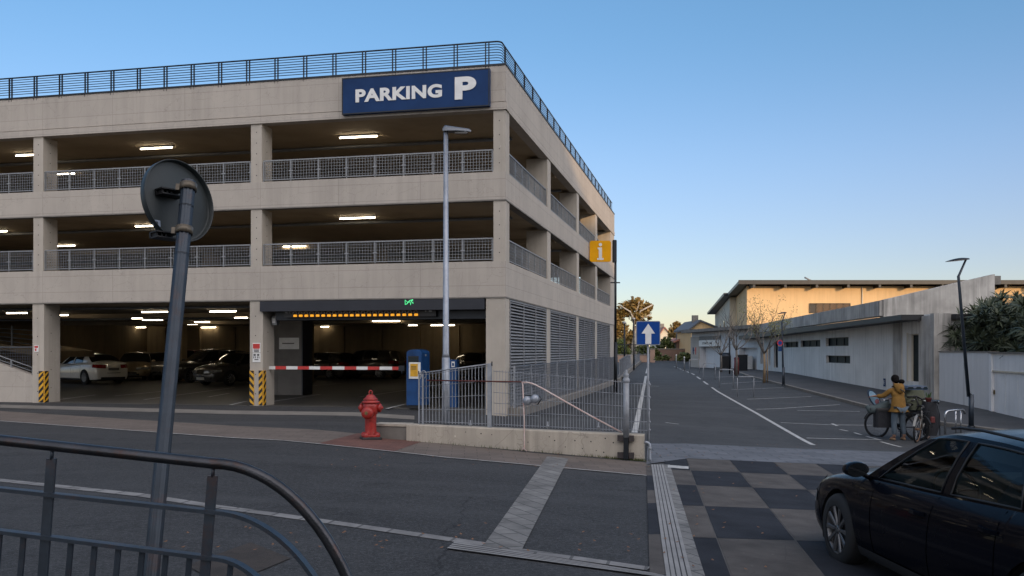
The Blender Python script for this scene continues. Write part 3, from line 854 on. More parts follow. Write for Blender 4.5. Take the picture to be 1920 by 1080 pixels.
def entrance_bits():
    xa = gx(489)
    # lamp strip
    t = thing('lamp_strip', 'row of small square yellow lamps under the dark garage entrance header', 'lamp strip', gW(0, 0), GR)
    d = .12; z = gzp(665, 588, d); x0, x1 = gx(553, d), gx(780, d)
    m_ = MB(); m_.box(x0 - .35, x1 + .55, d + .04, d + .12, z - .09, z + .13); m_.build('housing', 'black', t)
    m_ = MB()
    for dx, w_ in ((x0 - .30, .07), (x0 - .19, .03), (x1 + .25, .03), (x1 + .36, .08)): m_.box(dx, dx + w_, d + .02, d + .05, z + .03, z + .08)
    m_.build('sensor', 'grey_metal', t)
    n = 22
    for k in range(n):
        x = x0 + (x1 - x0) * k / (n - 1)
        m_ = MB(); m_.bevbox(x - .05, x + .048, d - .01, d + .04, z - .075, z - .012, .012)
        l = m_.build('lamp', 'lamp_y', t)
        m_ = MB(); m_.tube([(x - .055, d - .02, z - .005), (x - .048, d - .02, z + .05), (x, d - .02, z + .07), (x + .048, d - .02, z + .05), (x + .055, d - .02, z - .005)], .012, 5)
        m_.build('hood', 'grey_metal', l)
    # green mark on the header
    d = -.075; x, z = gx(767, d), gzp(767, 567, d)
    m_ = MB()
    for pts in ([(-.11, -.06), (-.11, .07), (-.04, .0), (.02, .05), (.11, .07)], [(-.1, -.06), (-.05, -.03), (0, .02), (.05, -.02), (.04, -.07)], [(.11, .07), (.05, .02), (.11, .0), (.11, -.04)]):
        m_.tube([(x + a, d, z + b) for a, b in pts], .011, 5)
    o = m_.build('green_symbol', 'green_l', xf=Matrix.Translation(GO) @ Matrix.Rotation(GR, 4, 'Z')); tag(o, 'small green lit symbol on the dark header above the garage entrance', 'symbol')
    # detector box on the column side
    x, z = FC[2] + .40, gzp(505, 601, .5)
    t = thing('wall_box', 'small grey box fixed high on the column left of the entrance', 'box', gW(x, .45, z), GR)
    m_ = MB(); m_.bevbox(0, .16, 0, .2, -.13, .13, .015); m_.build('casing', 'grey_metal', t)
    m_ = MB(); m_.box(.03, .13, -.008, .0, -.07, .06); m_.build('cover', 'white', t)
    # inner partition with notice
    t = thing('partition', 'dark grey partition door standing inside the entrance behind the barrier tip', 'partition')
    x0, x1 = g_at(527, 740, 0)[0], g_at(560, 742, 0)[0]
    y = g_at(543, 741, 0)[1]
    t.location = gW(x0, y); t.rotation_euler = (0, 0, GR)
    w = x1 - x0
    M['part'] = pbr('partition_grey', (0.16, 0.15, 0.14), 0.7, var=0.1)
    m_ = MB(); m_.box(0, w, 0, .8, 0, 3.05); m_.build('panel', 'part', t)
    m_ = MB(); m_.box(-.5, -.06, .1, .7, 0, 3.05); m_.build('jamb', 'part', t)
    m_ = MB(); m_.box(w - .02, w + .02, -.012, .0, 0, 3.04); m_.build('edge_strip', 'dark_metal', t)
    zc = EYE + (HY - 644) / FPX * gW(x0, y).y
    m_ = MB(); m_.box(.08, w - .12, -.012, -.002, zc - .2, zc + .2); m_.build('notice', 'white', t)
    m_ = MB(); m_.box(.2, w - .3, -.016, -.0125, zc - .02, zc + .02); m_.build('print', 'part', t)
    # notices on the middle column
    x = FC[2]
    def nz(py): return gzp(475, py)
    t = thing('notice', 'red and white notice on the column left of the garage entrance', 'notice', gW(0, 0), GR)
    m_ = MB(); m_.box(x + .06, x + .30, -.004, .01, nz(661), nz(643)); m_.build('board', 'white', t)
    m_ = MB(); m_.box(x + .075, x + .285, -.008, -.0045, nz(653), nz(644.5)); m_.box(x + .09, x + .27, -.008, -.0045, nz(654.6), nz(653.4)); m_.build('print', 'redp', t)
    m_ = MB()
    for k in range(3): m_.box(x + .1, x + .26, -.008, -.0045, nz(660 - k * 1.7), nz(659 - k * 1.7))
    m_.build('print', 'black', t)
    t = thing('notice', 'white notice with black pictograms below the red one on the column', 'notice', gW(0, 0), GR)
    m_ = MB(); m_.box(x + .06, x + .30, -.004, .01, nz(679), nz(662)); m_.build('board', 'white', t)
    m_ = MB()
    for a in (.09, .2):
        m_.box(x + a, x + a + .07, -.008, -.0045, nz(667), nz(664)); m_.box(x + a, x + a + .02, -.008, -.0045, nz(672), nz(668)); m_.box(x + a + .05, x + a + .07, -.008, -.0045, nz(672), nz(668))
    m_.box(x + .12, x + .24, -.008, -.0045, nz(675), nz(673.4)); m_.build('print', 'black', t)
    x = FC[1]
    t = thing('notice', 'tiny red and white sign on the leftmost column beside the ramp', 'notice', gW(0, 0), GR)
    m_ = MB(); m_.box(x + .04, x + .19, -.004, .01, 1.52, 1.72); m_.build('board', 'white', t)
    m_ = MB(); m_.box(x + .055, x + .175, -.008, -.0045, 1.64, 1.70); m_.box(x + .07, x + .12, -.008, -.0045, 1.55, 1.62); m_.build('print', 'redp', t)
    # parking sign on the fascia
    xa, xb = gx(643, -.1), gx(919, -.1)
    zt, zb = 9.005, 8.01
    t = thing('parking_sign', 'large blue PARKING P sign on the garage fascia by the roof corner', 'sign', gW(0, 0), GR)
    m_ = MB(); m_.box(xa, xb, -.17, -.045, zb, zt); m_.build('board', 'navy', t)
    m_ = MB()
    for a in (xa, xb - .03): m_.box(a, a + .03, -.176, -.171, zb, zt)
    m_.box(xa + .03, xb - .03, -.176, -.171, zb, zb + .03); m_.box(xa + .03, xb - .03, -.176, -.171, zt - .03, zt); m_.build('rim', 'dark_metal', t)
    def on(px0, px1, zb_, zt_, s, bold):
        a, b = gx(px0, -.17), gx(px1, -.17)
        text_obj('lettering', s, 1, 'white', Matrix.Translation(((a + b) / 2, -.185, (zb_ + zt_) / 2)) @ FRONT, t, .005, bold, fit=(b - a, zt_ - zb_), spacing=1.06)
    on(667, 829, 8.31, 8.67, 'PARKING', .042)
    on(853, 893, 8.22, 8.82, 'P', .045)
entrance_bits()

# ---- ceiling lights: each from its place in the photo
def ceiling_lights():
    def nm(i, n):
        return ['first', 'second', 'third', 'fourth', 'fifth', 'sixth', 'seventh', 'eighth', 'ninth', 'tenth', 'eleventh', 'twelfth', 'thirteenth', 'fourteenth', 'fifteenth', 'sixteenth', 'seventeenth', 'eighteenth', 'nineteenth', 'twentieth', 'twenty-first', 'twenty-second', 'twenty-third', 'twenty-fourth', 'twenty-fifth', 'twenty-sixth', 'twenty-seventh', 'twenty-eighth'][i]
    floors = [(2.98, 'ground floor', [(31.7, 587, 44), (116, 591, 26), (128, 596, 36), (290, 585, 54), (418, 584, 54), (422, 592, 32), (257, 597, 16), (286, 600, 42), (298, 607, 36), (262, 614, 25),
                 (292, 616, 16), (379, 604, 31), (359, 608, 25), (391, 614, 30), (452, 595.6, 26), (458, 605, 22), (446, 614.6, 12), (174, 607.6, 30), (134, 612, 30),
                 (625, 594, 40), (724, 602, 54), (570.6, 612.6, 17), (609, 612.6, 12), (774, 610, 14), (830, 610, 46), (889, 619, 40)]),
              (5.60, 'first open floor', [(670, 409, 70), (272, 424, 40), (-2, 434, 34), (123, 461, 40), (118, 476, 32), (552, 462, 46)]),
              (7.98, 'top open floor', [(672, 257, 74), (293, 278, 66), (52, 291, 50), (123, 326, 38)])]
    for z, fl, L in floors:
        L = sorted(L)
        for i, (px, py, w) in enumerate(L):
            Y = (EYE - z) * FPX / (py - HY); X = (px - 960) / FPX * Y; ln = max(.5, w / FPX * Y)
            lab = f'lit white tube light under the {fl} ceiling, {nm(i, len(L))} from the left'
            t = thing('ceiling_light', lab, 'ceiling light', (X, Y, z), GR * (1 if i % 3 else .9), 'tube lights under the garage ceilings')
            m_ = MB(); m_.box(-ln / 2 - .03, ln / 2 + .03, -.05, .05, .03, .07 if z < 7 else .07); m_.build('housing', 'grey_metal', t)
            m_ = MB(); m_.tube([(-ln / 2, 0, 0), (ln / 2, 0, 0)], .019, 8); m_.build('tube', 'tube_l', t)
ceiling_lights()
def bay_paint():
    mb = MB()
    for (a, b) in (((488, 757), (600, 740)), ((270, 750), (440, 727)), ((110, 750), (180, 741)), ((215, 743), (330, 732)), ((725, 767), (762, 758)), ((675, 745), (762, 732)), ((432, 760), (462, 753)), ((585, 724), (640, 719)), ((390, 745), (430, 738))):
        pa, pb = g_at(a[0], a[1], .0), g_at(b[0], b[1], .0)
        if pb[1] > 26: continue
        A = gW(*pa, .014); B = gW(*pb, .014); t = (B - A).normalized(); s_ = Vector((t.y, -t.x, 0)) * .05
        mb.add([A - s_, A + s_, B + s_, B - s_], [(0, 1, 2, 3)], False)
    tag(mb.build('bay_paint', 'line'), kind='structure')
bay_paint()

def fallen_leaves():
    rnd = random.Random(9); mb = MB()
    for _ in range(150):
        px, py = rnd.choice([(rnd.uniform(620, 1250), rnd.uniform(822, 880)), (rnd.uniform(1215, 1600), rnd.uniform(836, 862)), (rnd.uniform(300, 1200), rnd.uniform(985, 1040)), (rnd.uniform(1240, 1500), rnd.uniform(870, 1075))])
        p = G(px, py); a = rnd.uniform(0, PI); u = Vector((math.cos(a), math.sin(a), 0)) * .022; v = Vector((-u.y, u.x, 0)) * .6
        z = Vector((0, 0, .030)); mb.add([p - u + z, p + v + z, p + u + z + Vector((0, 0, .008)), p - v + z], [(0, 1, 2, 3)], False)
    tag(mb.build('fallen_leaves', M['dryleaf']), 'small dry brown leaves scattered over paving and gutter', 'leaves', kind='stuff')
M['dryleaf'] = leafmat('dry_leaf', (0.20, 0.09, 0.03), (0.13, 0.06, 0.025))
fallen_leaves()

# ================================================================== ADDED UNSEEN BLOCK BEHIND THE CAMERA (put in to shade the street)
def block_behind():
    t = thing('shade_block', 'long pale block added unseen behind the viewer to shade the whole street', 'building', (0, -30, 0))
    H = 21.0
    m_ = MB(); m_.box(-16, 84, -12, 0, -2, H); m_.build('wall', 'cream', t)
    m_ = MB(); m_.box(-16.6, 84.6, -12.6, .6, H, H + .35); m_.build('roof', 'dark_metal', t)
    fr = MB()
    for k in range(6):
        for j in range(28):
            x = -14 + j * 3.5; z = 1.2 + k * 3.2
            fr.box(x, x + 1.3, .0, .05, z, z + 1.6)
    fr.build('glazing', 'dglass', t)
block_behind()

# ================================================================== LOW WALL, FENCES AND POLES IN FRONT OF THE GARAGE
W0 = G(762, 827); W1 = G(1207, 865)
WD = (W1 - W0); WD.z = 0; WL = WD.length; WD.normalize(); WN = Vector((WD.y, -WD.x, 0))   # WN faces the street
if WN.y > 0: WN = -WN
WR = math.atan2(WD.y, WD.x)
def wx(px, d=0.0):
    """distance along the low wall seen at a photo column (d: metres behind the wall face)"""
    k = (px - 960) / FPX; ox, oy = W0.x - WN.x * d, W0.y - WN.y * d
    return (k * oy - ox) / (WD.x - k * WD.y)
def wz(px, py, d=0.0):
    p = W0 + WD * wx(px, d) - WN * d
    return EYE + (HY - py) / FPX * p.y
def low_wall():
    t = thing('low_wall', 'low stained concrete wall with chipped face that carries the mesh fence', 'wall', (W0.x, W0.y, 0), WR)
    n = 16; th = .24
    ztop = lambda a: .215 - .105 * a / WL
    P = []
    for i in range(n + 1):
        a = WL * i / n; p = W0 + WD * a; zb = gz(p.x, p.y) - .1; zt = ztop(a)
        P.append([(a, 0, zb), (a, 0, zt - .02), (a, .015, zt), (a, th, zt), (a, th, zb)])
    m_ = MB(); m_.grid(P, smooth=False)
    for r in (P[0], P[-1]):
        m_.add(r, [(0, 1, 2, 3, 4) if r is P[0] else (4, 3, 2, 1, 0)], False)
    w = m_.build('wall', 'wall_low', t)
    # tie holes and little rust marks
    for i, (px, py) in enumerate([(873, 810), (902, 813), (922, 815), (1040, 826), (1060, 838), (1078, 826), (1092, 841), (1108, 828), (1118, 845), (1135, 822), (1030, 819), (1132, 848), (990, 829), (1150, 830)]):
        a = wx(px); z = wz(px, py)
        h_ = MB(); h_.tube([(a, -.004, z), (a, .01, z)], .012 if i % 2 else .009, 8); h_.build('tie_hole', 'dark_metal', t)
    # dark kerb block at the left end
    k = thing('concrete_block', 'short dark concrete block butting the left end of the low wall', 'block', (W0.x, W0.y, 0), WR)
    m_ = MB(); z0 = gz(W0.x, W0.y)
    m_.bevbox(-.66, -.008, .06, .42, z0 - .05, z0 + .26, .02); m_.build('block', 'kerb', k)
    m_ = MB(); m_.box(-.68, -.012, .04, .44, z0 + .26, z0 + .30); m_.build('cap', 'wall_low', k)
    # gravel bed behind the wall
low_wall()

def mesh_panel(name, mat, parent, a0, a1, zb, zt, y, sp=.052, hs=.2, r=.0035, fold=True):
    """welded wire panel; zb, zt functions of a"""
    m_ = MB(); a = a0
    while a <= a1 + 1e-4:
        m_.box(a - r, a + r, y - r, y + r, zb(a), zt(a)); a += sp
    f = 0.03
    H = zt(a0) - zb(a0); n = max(2, int(H / hs))
    for i in range(n + 1):
        q = f + (1 - 2 * f) * i / n
        for dy in (-.008, .008):
            pts = [(a_, y + dy, zb(a_) + (zt(a_) - zb(a_)) * q) for a_ in (a0, (a0 + a1) / 2, a1)]
            m_.tube(pts, .0045, 4)
    return m_.build(name, mat, parent)

def near_fence():
    base = (W0.x, W0.y, 0)
    top0 = .21; ztop = lambda a: .215 - .105 * a / WL + .03
    t = thing('mesh_fence', 'grey welded wire fence on the low wall between the garage and the side street', 'fence', base, WR)
    # left panel, taller and rising
    a0, a1 = wx(787, .12), wx(918, .12)
    z0, z1 = wz(787, 701, .12), wz(918, 683, .12)
    tp = lambda a: z0 + (z1 - z0) * (a - a0) / (a1 - a0)
    mesh_panel('wire_panel', 'galv', t, a0, a1, ztop, tp, .12, .062, .2, .005)
    m_ = MB(); m_.tube([(a0, .12, tp(a0) + .01), (a1 + .05, .12, tp(a1) + .012)], .013, 8); m_.build('top_rail', 'galv', t)
    for px, w in ((786, .022), (793, .03)):
        a = wx(px, .12); m_ = MB(); m_.box(a - w / 2, a + w / 2, .10, .14, .18, 1.13); m_.build('post', 'galv', t)
    # loop on the first post
    a = wx(793, .12); pts = [(a + .02 + .05 * math.cos(q), .10, 1.12 + .07 * math.sin(q)) for q in np.linspace(-PI * .45, PI * 1.45, 14)]
    m_ = MB(); m_.tube(pts, .009, 6); m_.build('loop', 'galv', t)
    a = wx(918, .12); m_ = MB(); m_.box(a - .035, a + .035, .085, .155, .15, z1 + .01); m_.build('post', 'galv', t)
    m_ = MB(); m_.box(a + .037, a + .05, .10, .14, z1 - .03, z1 + .05); m_.build('cap', 'dark_metal', t)
    # long panels
    cuts = [925, 1012, 1095, 1172]; tl = [(925, 693), (1012, 699), (1095, 706), (1172, 714)]
    for k in range(3):
        a0, a1 = wx(cuts[k], .12) + .01, wx(cuts[k + 1], .12) - .01
        z0, z1 = wz(cuts[k], tl[k][1], .12), wz(cuts[k + 1], tl[k + 1][1], .12)
        mesh_panel('wire_panel', 'galv', t, a0, a1, ztop, lambda a, z0=z0, z1=z1, a0=a0, a1=a1: z0 + (z1 - z0) * (a - a0) / (a1 - a0), .12, .054, .2, .0038)
    a0, a1 = wx(1178, .12), wx(1218, .12)
    m_ = MB()
    for py in (719, 742, 766, 790, 806):
        m_.tube([(a0, .12, wz(1178, py, .12)), (a1, .12, wz(1218, py + 1, .12))], .0055, 5)
    a = a0
    while a < a1: m_.box(a - .003, a + .003, .117, .123, .13, wz(1190, 718, .12)); a += .054
    m_.build('wire_panel', 'galv', t)
    a = wx(1217, .12); m_ = MB(); m_.tube([(a, .12, gz(2.4, 15.9)), (a, .12, wz(1217, 715, .12))], .012, 6)
    for py in (721, 745, 768, 791, 806): m_.ball((a + .012, .12, wz(1217, py, .12)), .02, 5)
    m_.build('post', 'galv', t)
    for px in (882, 1027, 1122):
        a = wx(px, .12); m_ = MB(); m_.tube([(a, .12, .17), (a, .12, .3)], .012, 6); m_.ball((a, .12, .22), .026, 6); m_.build('foot', 'galv', t)
    # round end post with collar, dark lower half clamped to the wall face
    a = wx(1174, -.06)
    p = thing('fence_post', 'thick round grey post with knobbed top at the right end of the mesh fence', 'post', base, WR)
    zt, zm, zb = wz(1174, 716, -.06), wz(1174, 820, -.06), wz(1174, 861, -.06)
    m_ = MB(); m_.tube([(a, -.06, zm), (a, -.06, zt)], .052, 16); m_.build('post', 'galv', p)
    m_ = MB(); m_.lathe([(.052, -.02), (.062, 0), (.062, .05), (.04, .07), (.05, .10), (.05, .13), (.022, .16), (.03, .19), (.005, .21)], 14, Matrix.Translation((a, -.06, zt))); m_.build('finial', 'galv', p)
    m_ = MB(); m_.box(a - .042, a + .042, -.10, -.02, zb, zm + .01); m_.build('foot_bracket', 'dark_metal', p)
    for py in (822, 854):
        z = wz(1174, py, -.06); 
        for x0_, x1_ in ((a - .15, a - .045), (a + .045, a + .13)):
            m_ = MB(); m_.box(x0_, x1_, -.07, -.004, z - .05, z + .05); m_.build('clamp', M['rustclamp'], p)
    # pink and red slanted handrail
    h = thing('handrail', 'thin scuffed pink and white handrail slanting down across the mesh fence', 'handrail', base, WR)
    y = -.05
    P = lambda px, py: (wx(px, y), y, wz(px, py, y))
    q = [(978, 717), (990, 717), (1003, 721), (1018, 729), (1060, 753), (1110, 781), (1166, 811)]
    m_ = MB(); m_.tube([P(*c) for c in q], .014, 8); m_.build('rail', M['pink'], h)
    m_ = MB(); m_.tube([P(980, 718), P(983, 790), P(983, 842), P(988, 846)], .012, 8); m_.build('leg', M['pink'], h)
    m_ = MB(); m_.tube([P(983, 838), P(977, 846)], .009, 6); m_.build('foot', M['pink'], h)
    h = thing('rail', 'dark rusty red rail running level through the left half of the mesh fence', 'rail', base, WR)
    y = .085
    m_ = MB(); m_.tube([(wx(800, y), y, wz(800, 713, y)), (wx(978, y), y, wz(978, 716, y))], .013, 6); m_.build('bar', M['rustbar'], h)
    # twin grey globes
    s_ = thing('twin_globes', 'pair of grey round caps hung on the mesh fence beside the pink handrail', 'caps', base, WR)
    for px, py in ((989, 751), (1003, 748)):
        m_ = MB(); a, z = wx(px, -.04), wz(px, py, -.04)
        m_.lathe([(.001, -.07), (.05, -.065), (.075, -.035), (.08, 0), (.075, .05), (.06, .07), (.001, .075)], 20, Matrix.Translation((a, -.035, z)) @ Matrix.Rotation(rad(90), 4, 'X')); m_.build('cap', 'lamp_steel', s_)
    m_ = MB(); m_.tube([(wx(981, -.03), .0, wz(981, 740, 0)), (wx(1012, -.03), .05, wz(1012, 745, 0))], .01, 6); m_.tube([(wx(1006, -.03), .05, wz(1006, 759, 0)), (wx(1014, -.03), .05, wz(1014, 748, 0))], .01, 6); m_.build('bracket', 'dark_metal', s_)
    # drain pipe at the wall end
    d = thing('drain_pipe', 'short white drain pipe bent over the right end of the low wall', 'pipe', base, WR)
    y = .06; g1 = gz(W1.x, W1.y)
    m_ = MB(); m_.tube([(WL - .02, y, g1 + .32), (WL + .06, y, g1 + .32), (WL + .095, y, g1 + .29), (WL + .10, y, g1 + .22), (WL + .10, y, g1 + .04), (WL + .12, y, g1 + .0)], .024, 10); m_.build('pipe', 'lamp_steel', d)
    m_ = MB(); m_.tube([(WL + .10, y, g1 + .2), (WL + .10, y, g1 + .235)], .03, 10); m_.build('collar', 'galv', d)
    # grass tufts along the wall foot
    m_ = MB()
    for _ in range(420):
        a = WL - abs(random.gauss(0, .38)) if random.random() < .75 else random.uniform(0, WL)
        b = -random.uniform(.0, .05) if a < WL else 0
        p_ = W0 + WD * (a + (random.uniform(0, .22) if random.random() < .3 else 0)) - WN * b; z = gz(p_.x, p_.y)
        hh = random.uniform(.02, .07); an = random.uniform(0, PI); dx = Vector((math.cos(an), math.sin(an), 0)) * .006
        tip = p_ + Vector((random.uniform(-.03, .03), random.uniform(-.03, .01), 0))
        m_.add([(p_.x - dx.x, p_.y - dx.y, z), (p_.x + dx.x, p_.y + dx.y, z), (tip.x, tip.y, z + hh)], [(0, 1, 2)], False)
    tag(m_.build('grass', 'grass'), 'thin green grass tufts along the foot of the low wall', 'grass', kind='stuff')
M['rustclamp'] = pbr('rust_clamp', (0.06, 0.05, 0.05), 0.7, 0.3, var=0.2, scale=9, rust=0.8)
M['rustbar'] = pbr('rust_bar', (0.13, 0.03, 0.025), 0.7, 0.2, var=0.3, scale=9, rust=0.3)
M['pink'] = pbr('scuffed_pink', (0.58, 0.50, 0.47), 0.5, 0.1, var=0.1, scale=9, col2=(0.50, 0.30, 0.26))
near_fence()

def side_fence():
    t = thing('mesh_fence', 'long blue grey wire fence on a concrete kerb beside the louvred garage side', 'fence', GO, GR)
    t2 = None
    off = .16
    kz = lambda y: gz(*gW(off, y).xy)
    top = lambda y: 1.12 + .1 * y / YB
    kb = MB(); P = []
    for i in range(28):
        y = .3 + (YB + .6 - .3) * i / 27; z = kz(y)
        P.append([(.0, y, z - .1), (.0, y, z + .22 - .001 * i), (.30, y, z + .22), (.34, y, z + .20), (.34, y, z - .1)])
    kb.grid(P, smooth=False); kb.add(P[0], [(0, 1, 2, 3, 4)], False)
    kb.build('kerb', 'kerb', t)
    n = 12; st = (YB + .3 - .35) / n
    for k in range(n):
        y0, y1 = .35 + k * st, .35 + (k + 1) * st
        m_ = MB(); y = y0
        while y < y1: m_.box(off - .003, off + .003, y - .004, y + .004, kz(y) + .2, top(y)); y += .075
        for q in np.linspace(.05, .95, 12):
            m_.tube([(off, yy, (kz(yy) + .2) * (1 - q) + top(yy) * q) for yy in (y0, y1)], .0045, 4)
        m_.build('wire_panel', 'fence_blue', t)
        m_ = MB(); m_.tube([(off, y0, top(y0) + .01), (off, y1, top(y1) + .01)], .014, 6); m_.build('top_rail', 'fence_blue', t)
        m_ = MB(); m_.box(off - .025, off + .025, y0 - .025, y0 + .025, kz(y0), top(y0) + .03); m_.build('post', 'galv', t)
    # continuation beyond the garage
    a = gW(.2, YB + .9); b = G(1203, 676.5)
    t = thing('mesh_fence', 'far stretch of blue grey fence and kerb running on past the garage corner', 'fence', (a.x, a.y, 0), math.atan2(b.y - a.y, b.x - a.x))
    L = ((b - a).xy).length; dr = (b - a); dr.z = 0; dr.normalize()
    zz = lambda s_: gz(a.x + dr.x * s_, a.y + dr.y * s_)
    m_ = MB(); m_.grid([[(s_, .2, zz(s_)), (s_, .2, zz(s_) + .22), (s_, -.2, zz(s_) + .22), (s_, -.25, zz(s_))] for s_ in np.linspace(0, L, 24)], smooth=False); m_.build('kerb', 'kerb', t)
    m_ = MB(); s_ = 0
    while s_ < L: m_.box(s_, s_ + .012, -.006, .006, zz(s_), 1.15 + zz(s_)); s_ += .12 if s_ < 30 else .3
    for q in np.linspace(.3, 1.15, 8): m_.tube([(s1, 0, zz(s1) + q) for s1 in np.linspace(0, L, 8)], .006, 4)
    m_.build('wire_panel', 'fence_blue', t)
    m_ = MB(); m_.tube([(s1, 0, zz(s1) + 1.18) for s1 in np.linspace(0, L, 8)], .022, 6); m_.build('top_rail', 'fence_blue', t)
    for k in range(12):
        s_ = k * 2.6
        m_ = MB(); m_.box(s_ - .03, s_ + .03, -.03, .03, zz(s_), zz(s_) + 1.22); m_.build('post', 'galv', t)
M['fence_blue'] = pbr('fence_blue_grey', (0.15, 0.17, 0.20), 0.5, 0.2, var=0.1)
side_fence()

# ---- hydrant
def hydrant():
    p = G(695, 824); s = (p.y / FPX) * 92 / .93
    t = thing('fire_hydrant', 'red fire hydrant with ring on top standing on the reddish pavement patch', 'hydrant', p, rad(18))
    t.scale = (s, s, s)
    def part(name, fn, mt='red'):
        m_ = MB(); fn(m_); return m_.build(name, mt, t)
    part('base_block', lambda m: (m.bevbox(-.19, .19, -.17, .17, 0, .055, .02)), 'black')
    def flange(m):
        m.lathe([(.001, .055), (.16, .055), (.165, .06), (.165, .085), (.155, .095), (.115, .10), (.112, .12), (.001, .125)], 28)
        for k in range(4):
            a = PI / 4 + k * PI / 2; m.lathe([(.05, .05), (.055, .06), (.055, .115), (.035, .135), (.001, .14)], 12, Matrix.Translation((.15 * math.cos(a), .15 * math.sin(a), 0)))
    part('base_flange', flange)
    part('barrel', lambda m: m.lathe([(.118, .10), (.112, .14), (.108, .2), (.108, .44), (.112, .47), (.14, .50), (.152, .54), (.155, .62), (.15, .67), (.13, .695)], 32))
    part('bonnet', lambda m: m.lathe([(.128, .69), (.172, .70), (.175, .715), (.13, .735), (.125, .75), (.14, .757), (.138, .77), (.105, .79), (.085, .82), (.07, .845), (.03, .852), (.001, .853)], 32))
    part('lifting_ring', lambda m: m.tube([(.030 * math.cos(a), 0, .885 + .042 * math.sin(a)) for a in np.linspace(0, 2 * PI, 18)[:-1]], .013, 8, closed=True))
    front = Matrix.Rotation(rad(-28), 4, 'Z') @ Matrix.Rotation(rad(90), 4, 'X')
    T = Matrix.Translation((0, 0, .56)) @ front
    part('front_outlet', lambda m: (m.lathe([(.095, .10), (.10, .17), (.112, .18), (.112, .215), (.09, .235), (.06, .245), (.04, .247), (.001, .248)], 28, T @ Matrix.Translation((0, -.045, 0)))))
    o = part('outlet_nut', lambda m: m.lathe([(.034, .245), (.034, .262), (.001, .263)], 6, T @ Matrix.Translation((0, -.045, 0)), False), M['brass'])
    for s_ in (1, -1):
        R_ = Matrix.Translation((0, 0, .60)) @ Matrix.Rotation(rad(-20), 4, 'Z') @ Matrix.Rotation(rad(90) * s_, 4, 'Y')
        part('side_outlet', lambda m, R_=R_: m.lathe([(.07, .10), (.07, .15), (.085, .155), (.085, .19), (.07, .205), (.03, .215), (.028, .235), (.001, .236)], 20, R_))
M['brass'] = pbr('old_brass', (0.20, 0.15, 0.07), 0.45, 0.7, var=0.2, scale=30)
hydrant()

# ---- lamp posts
def arc(p0, p1, p2, n=8):
    p0, p1, p2 = map(Vector, (p0, p1, p2))
    return [p0 * (1 - t) ** 2 + p1 * 2 * t * (1 - t) + p2 * t * t for t in [i / n for i in range(n + 1)]]
def lamp_garage():
    px = 836; d = .35
    p = W0 + WD * wx(px, d) - WN * d; z0 = .08
    top = EYE + (HY - 247) / FPX * p.y
    t = thing('street_lamp', 'tall slim grey street lamp rising behind the mesh fence in front of the garage', 'street lamp', (p.x, p.y, z0))
    h = top - z0
    m_ = MB(); m_.tube([(0, 0, 0), (0, 0, 1.35)], [.075, .072], 16); m_.tube([(0, 0, 1.35), (0, 0, 1.42), (-.0, 0, h)], [.072, .058, .040], 16)
    m_.build('pole', 'lamp_steel', t)
    m_ = MB(); m_.lathe([(.11, -.05), (.11, .02), (.08, .03), (.078, .05)], 16); m_.build('base_plate', 'dark_metal', t)
    m_ = MB(); m_.box(.02, .085, -.05, -.076, .05, .28) if False else m_.bevbox(-.03, .05, -.082, -.06, .45, .75, .008); m_.build('hatch', 'galv', t)
    # oval head
    m_ = MB(); P = []
    for i in range(15):
        u = i / 14; x = -.055 + .52 * u; w = .10 * math.sin(PI * min(1, .18 + u * .82)) ** .6 + .01; hh = .135 * (1 - u * .6)
        w *= 1 if u < .85 else (1 - ((u - .85) / .15) ** 2 * .75)
        row = []
        for j in range(12):
            a = PI * j / 11; row.append((x, -w * math.cos(a), h + .0 + hh * math.sin(a) * (.9 if .05 < u < .98 else .5)))
        P.append(row)
    m_.grid(P); m_.add(P[0], [tuple(range(12))], False); m_.add(P[-1], [tuple(reversed(range(12)))], False)
    m_.build('lamp_head', 'lamp_dark', t)
    m_ = MB(); m_.add([P[i][0] for i in range(15)] + [P[i][11] for i in range(14, -1, -1)], [tuple(range(30))], False); m_.build('underside', 'dark_metal', t)
    m_ = MB(); m_.bevbox(.16, .40, -.07, .07, h - .02, h - .004, .02); m_.build('lens', M['lens'], t)
M['lamp_dark'] = pbr('lamp_head_grey', (0.16, 0.175, 0.20), 0.4, 0.3, var=0.1)
M['lens'] = pbr('lamp_lens', (0.25, 0.26, 0.27), 0.15, 0, var=0.1)
lamp_garage()

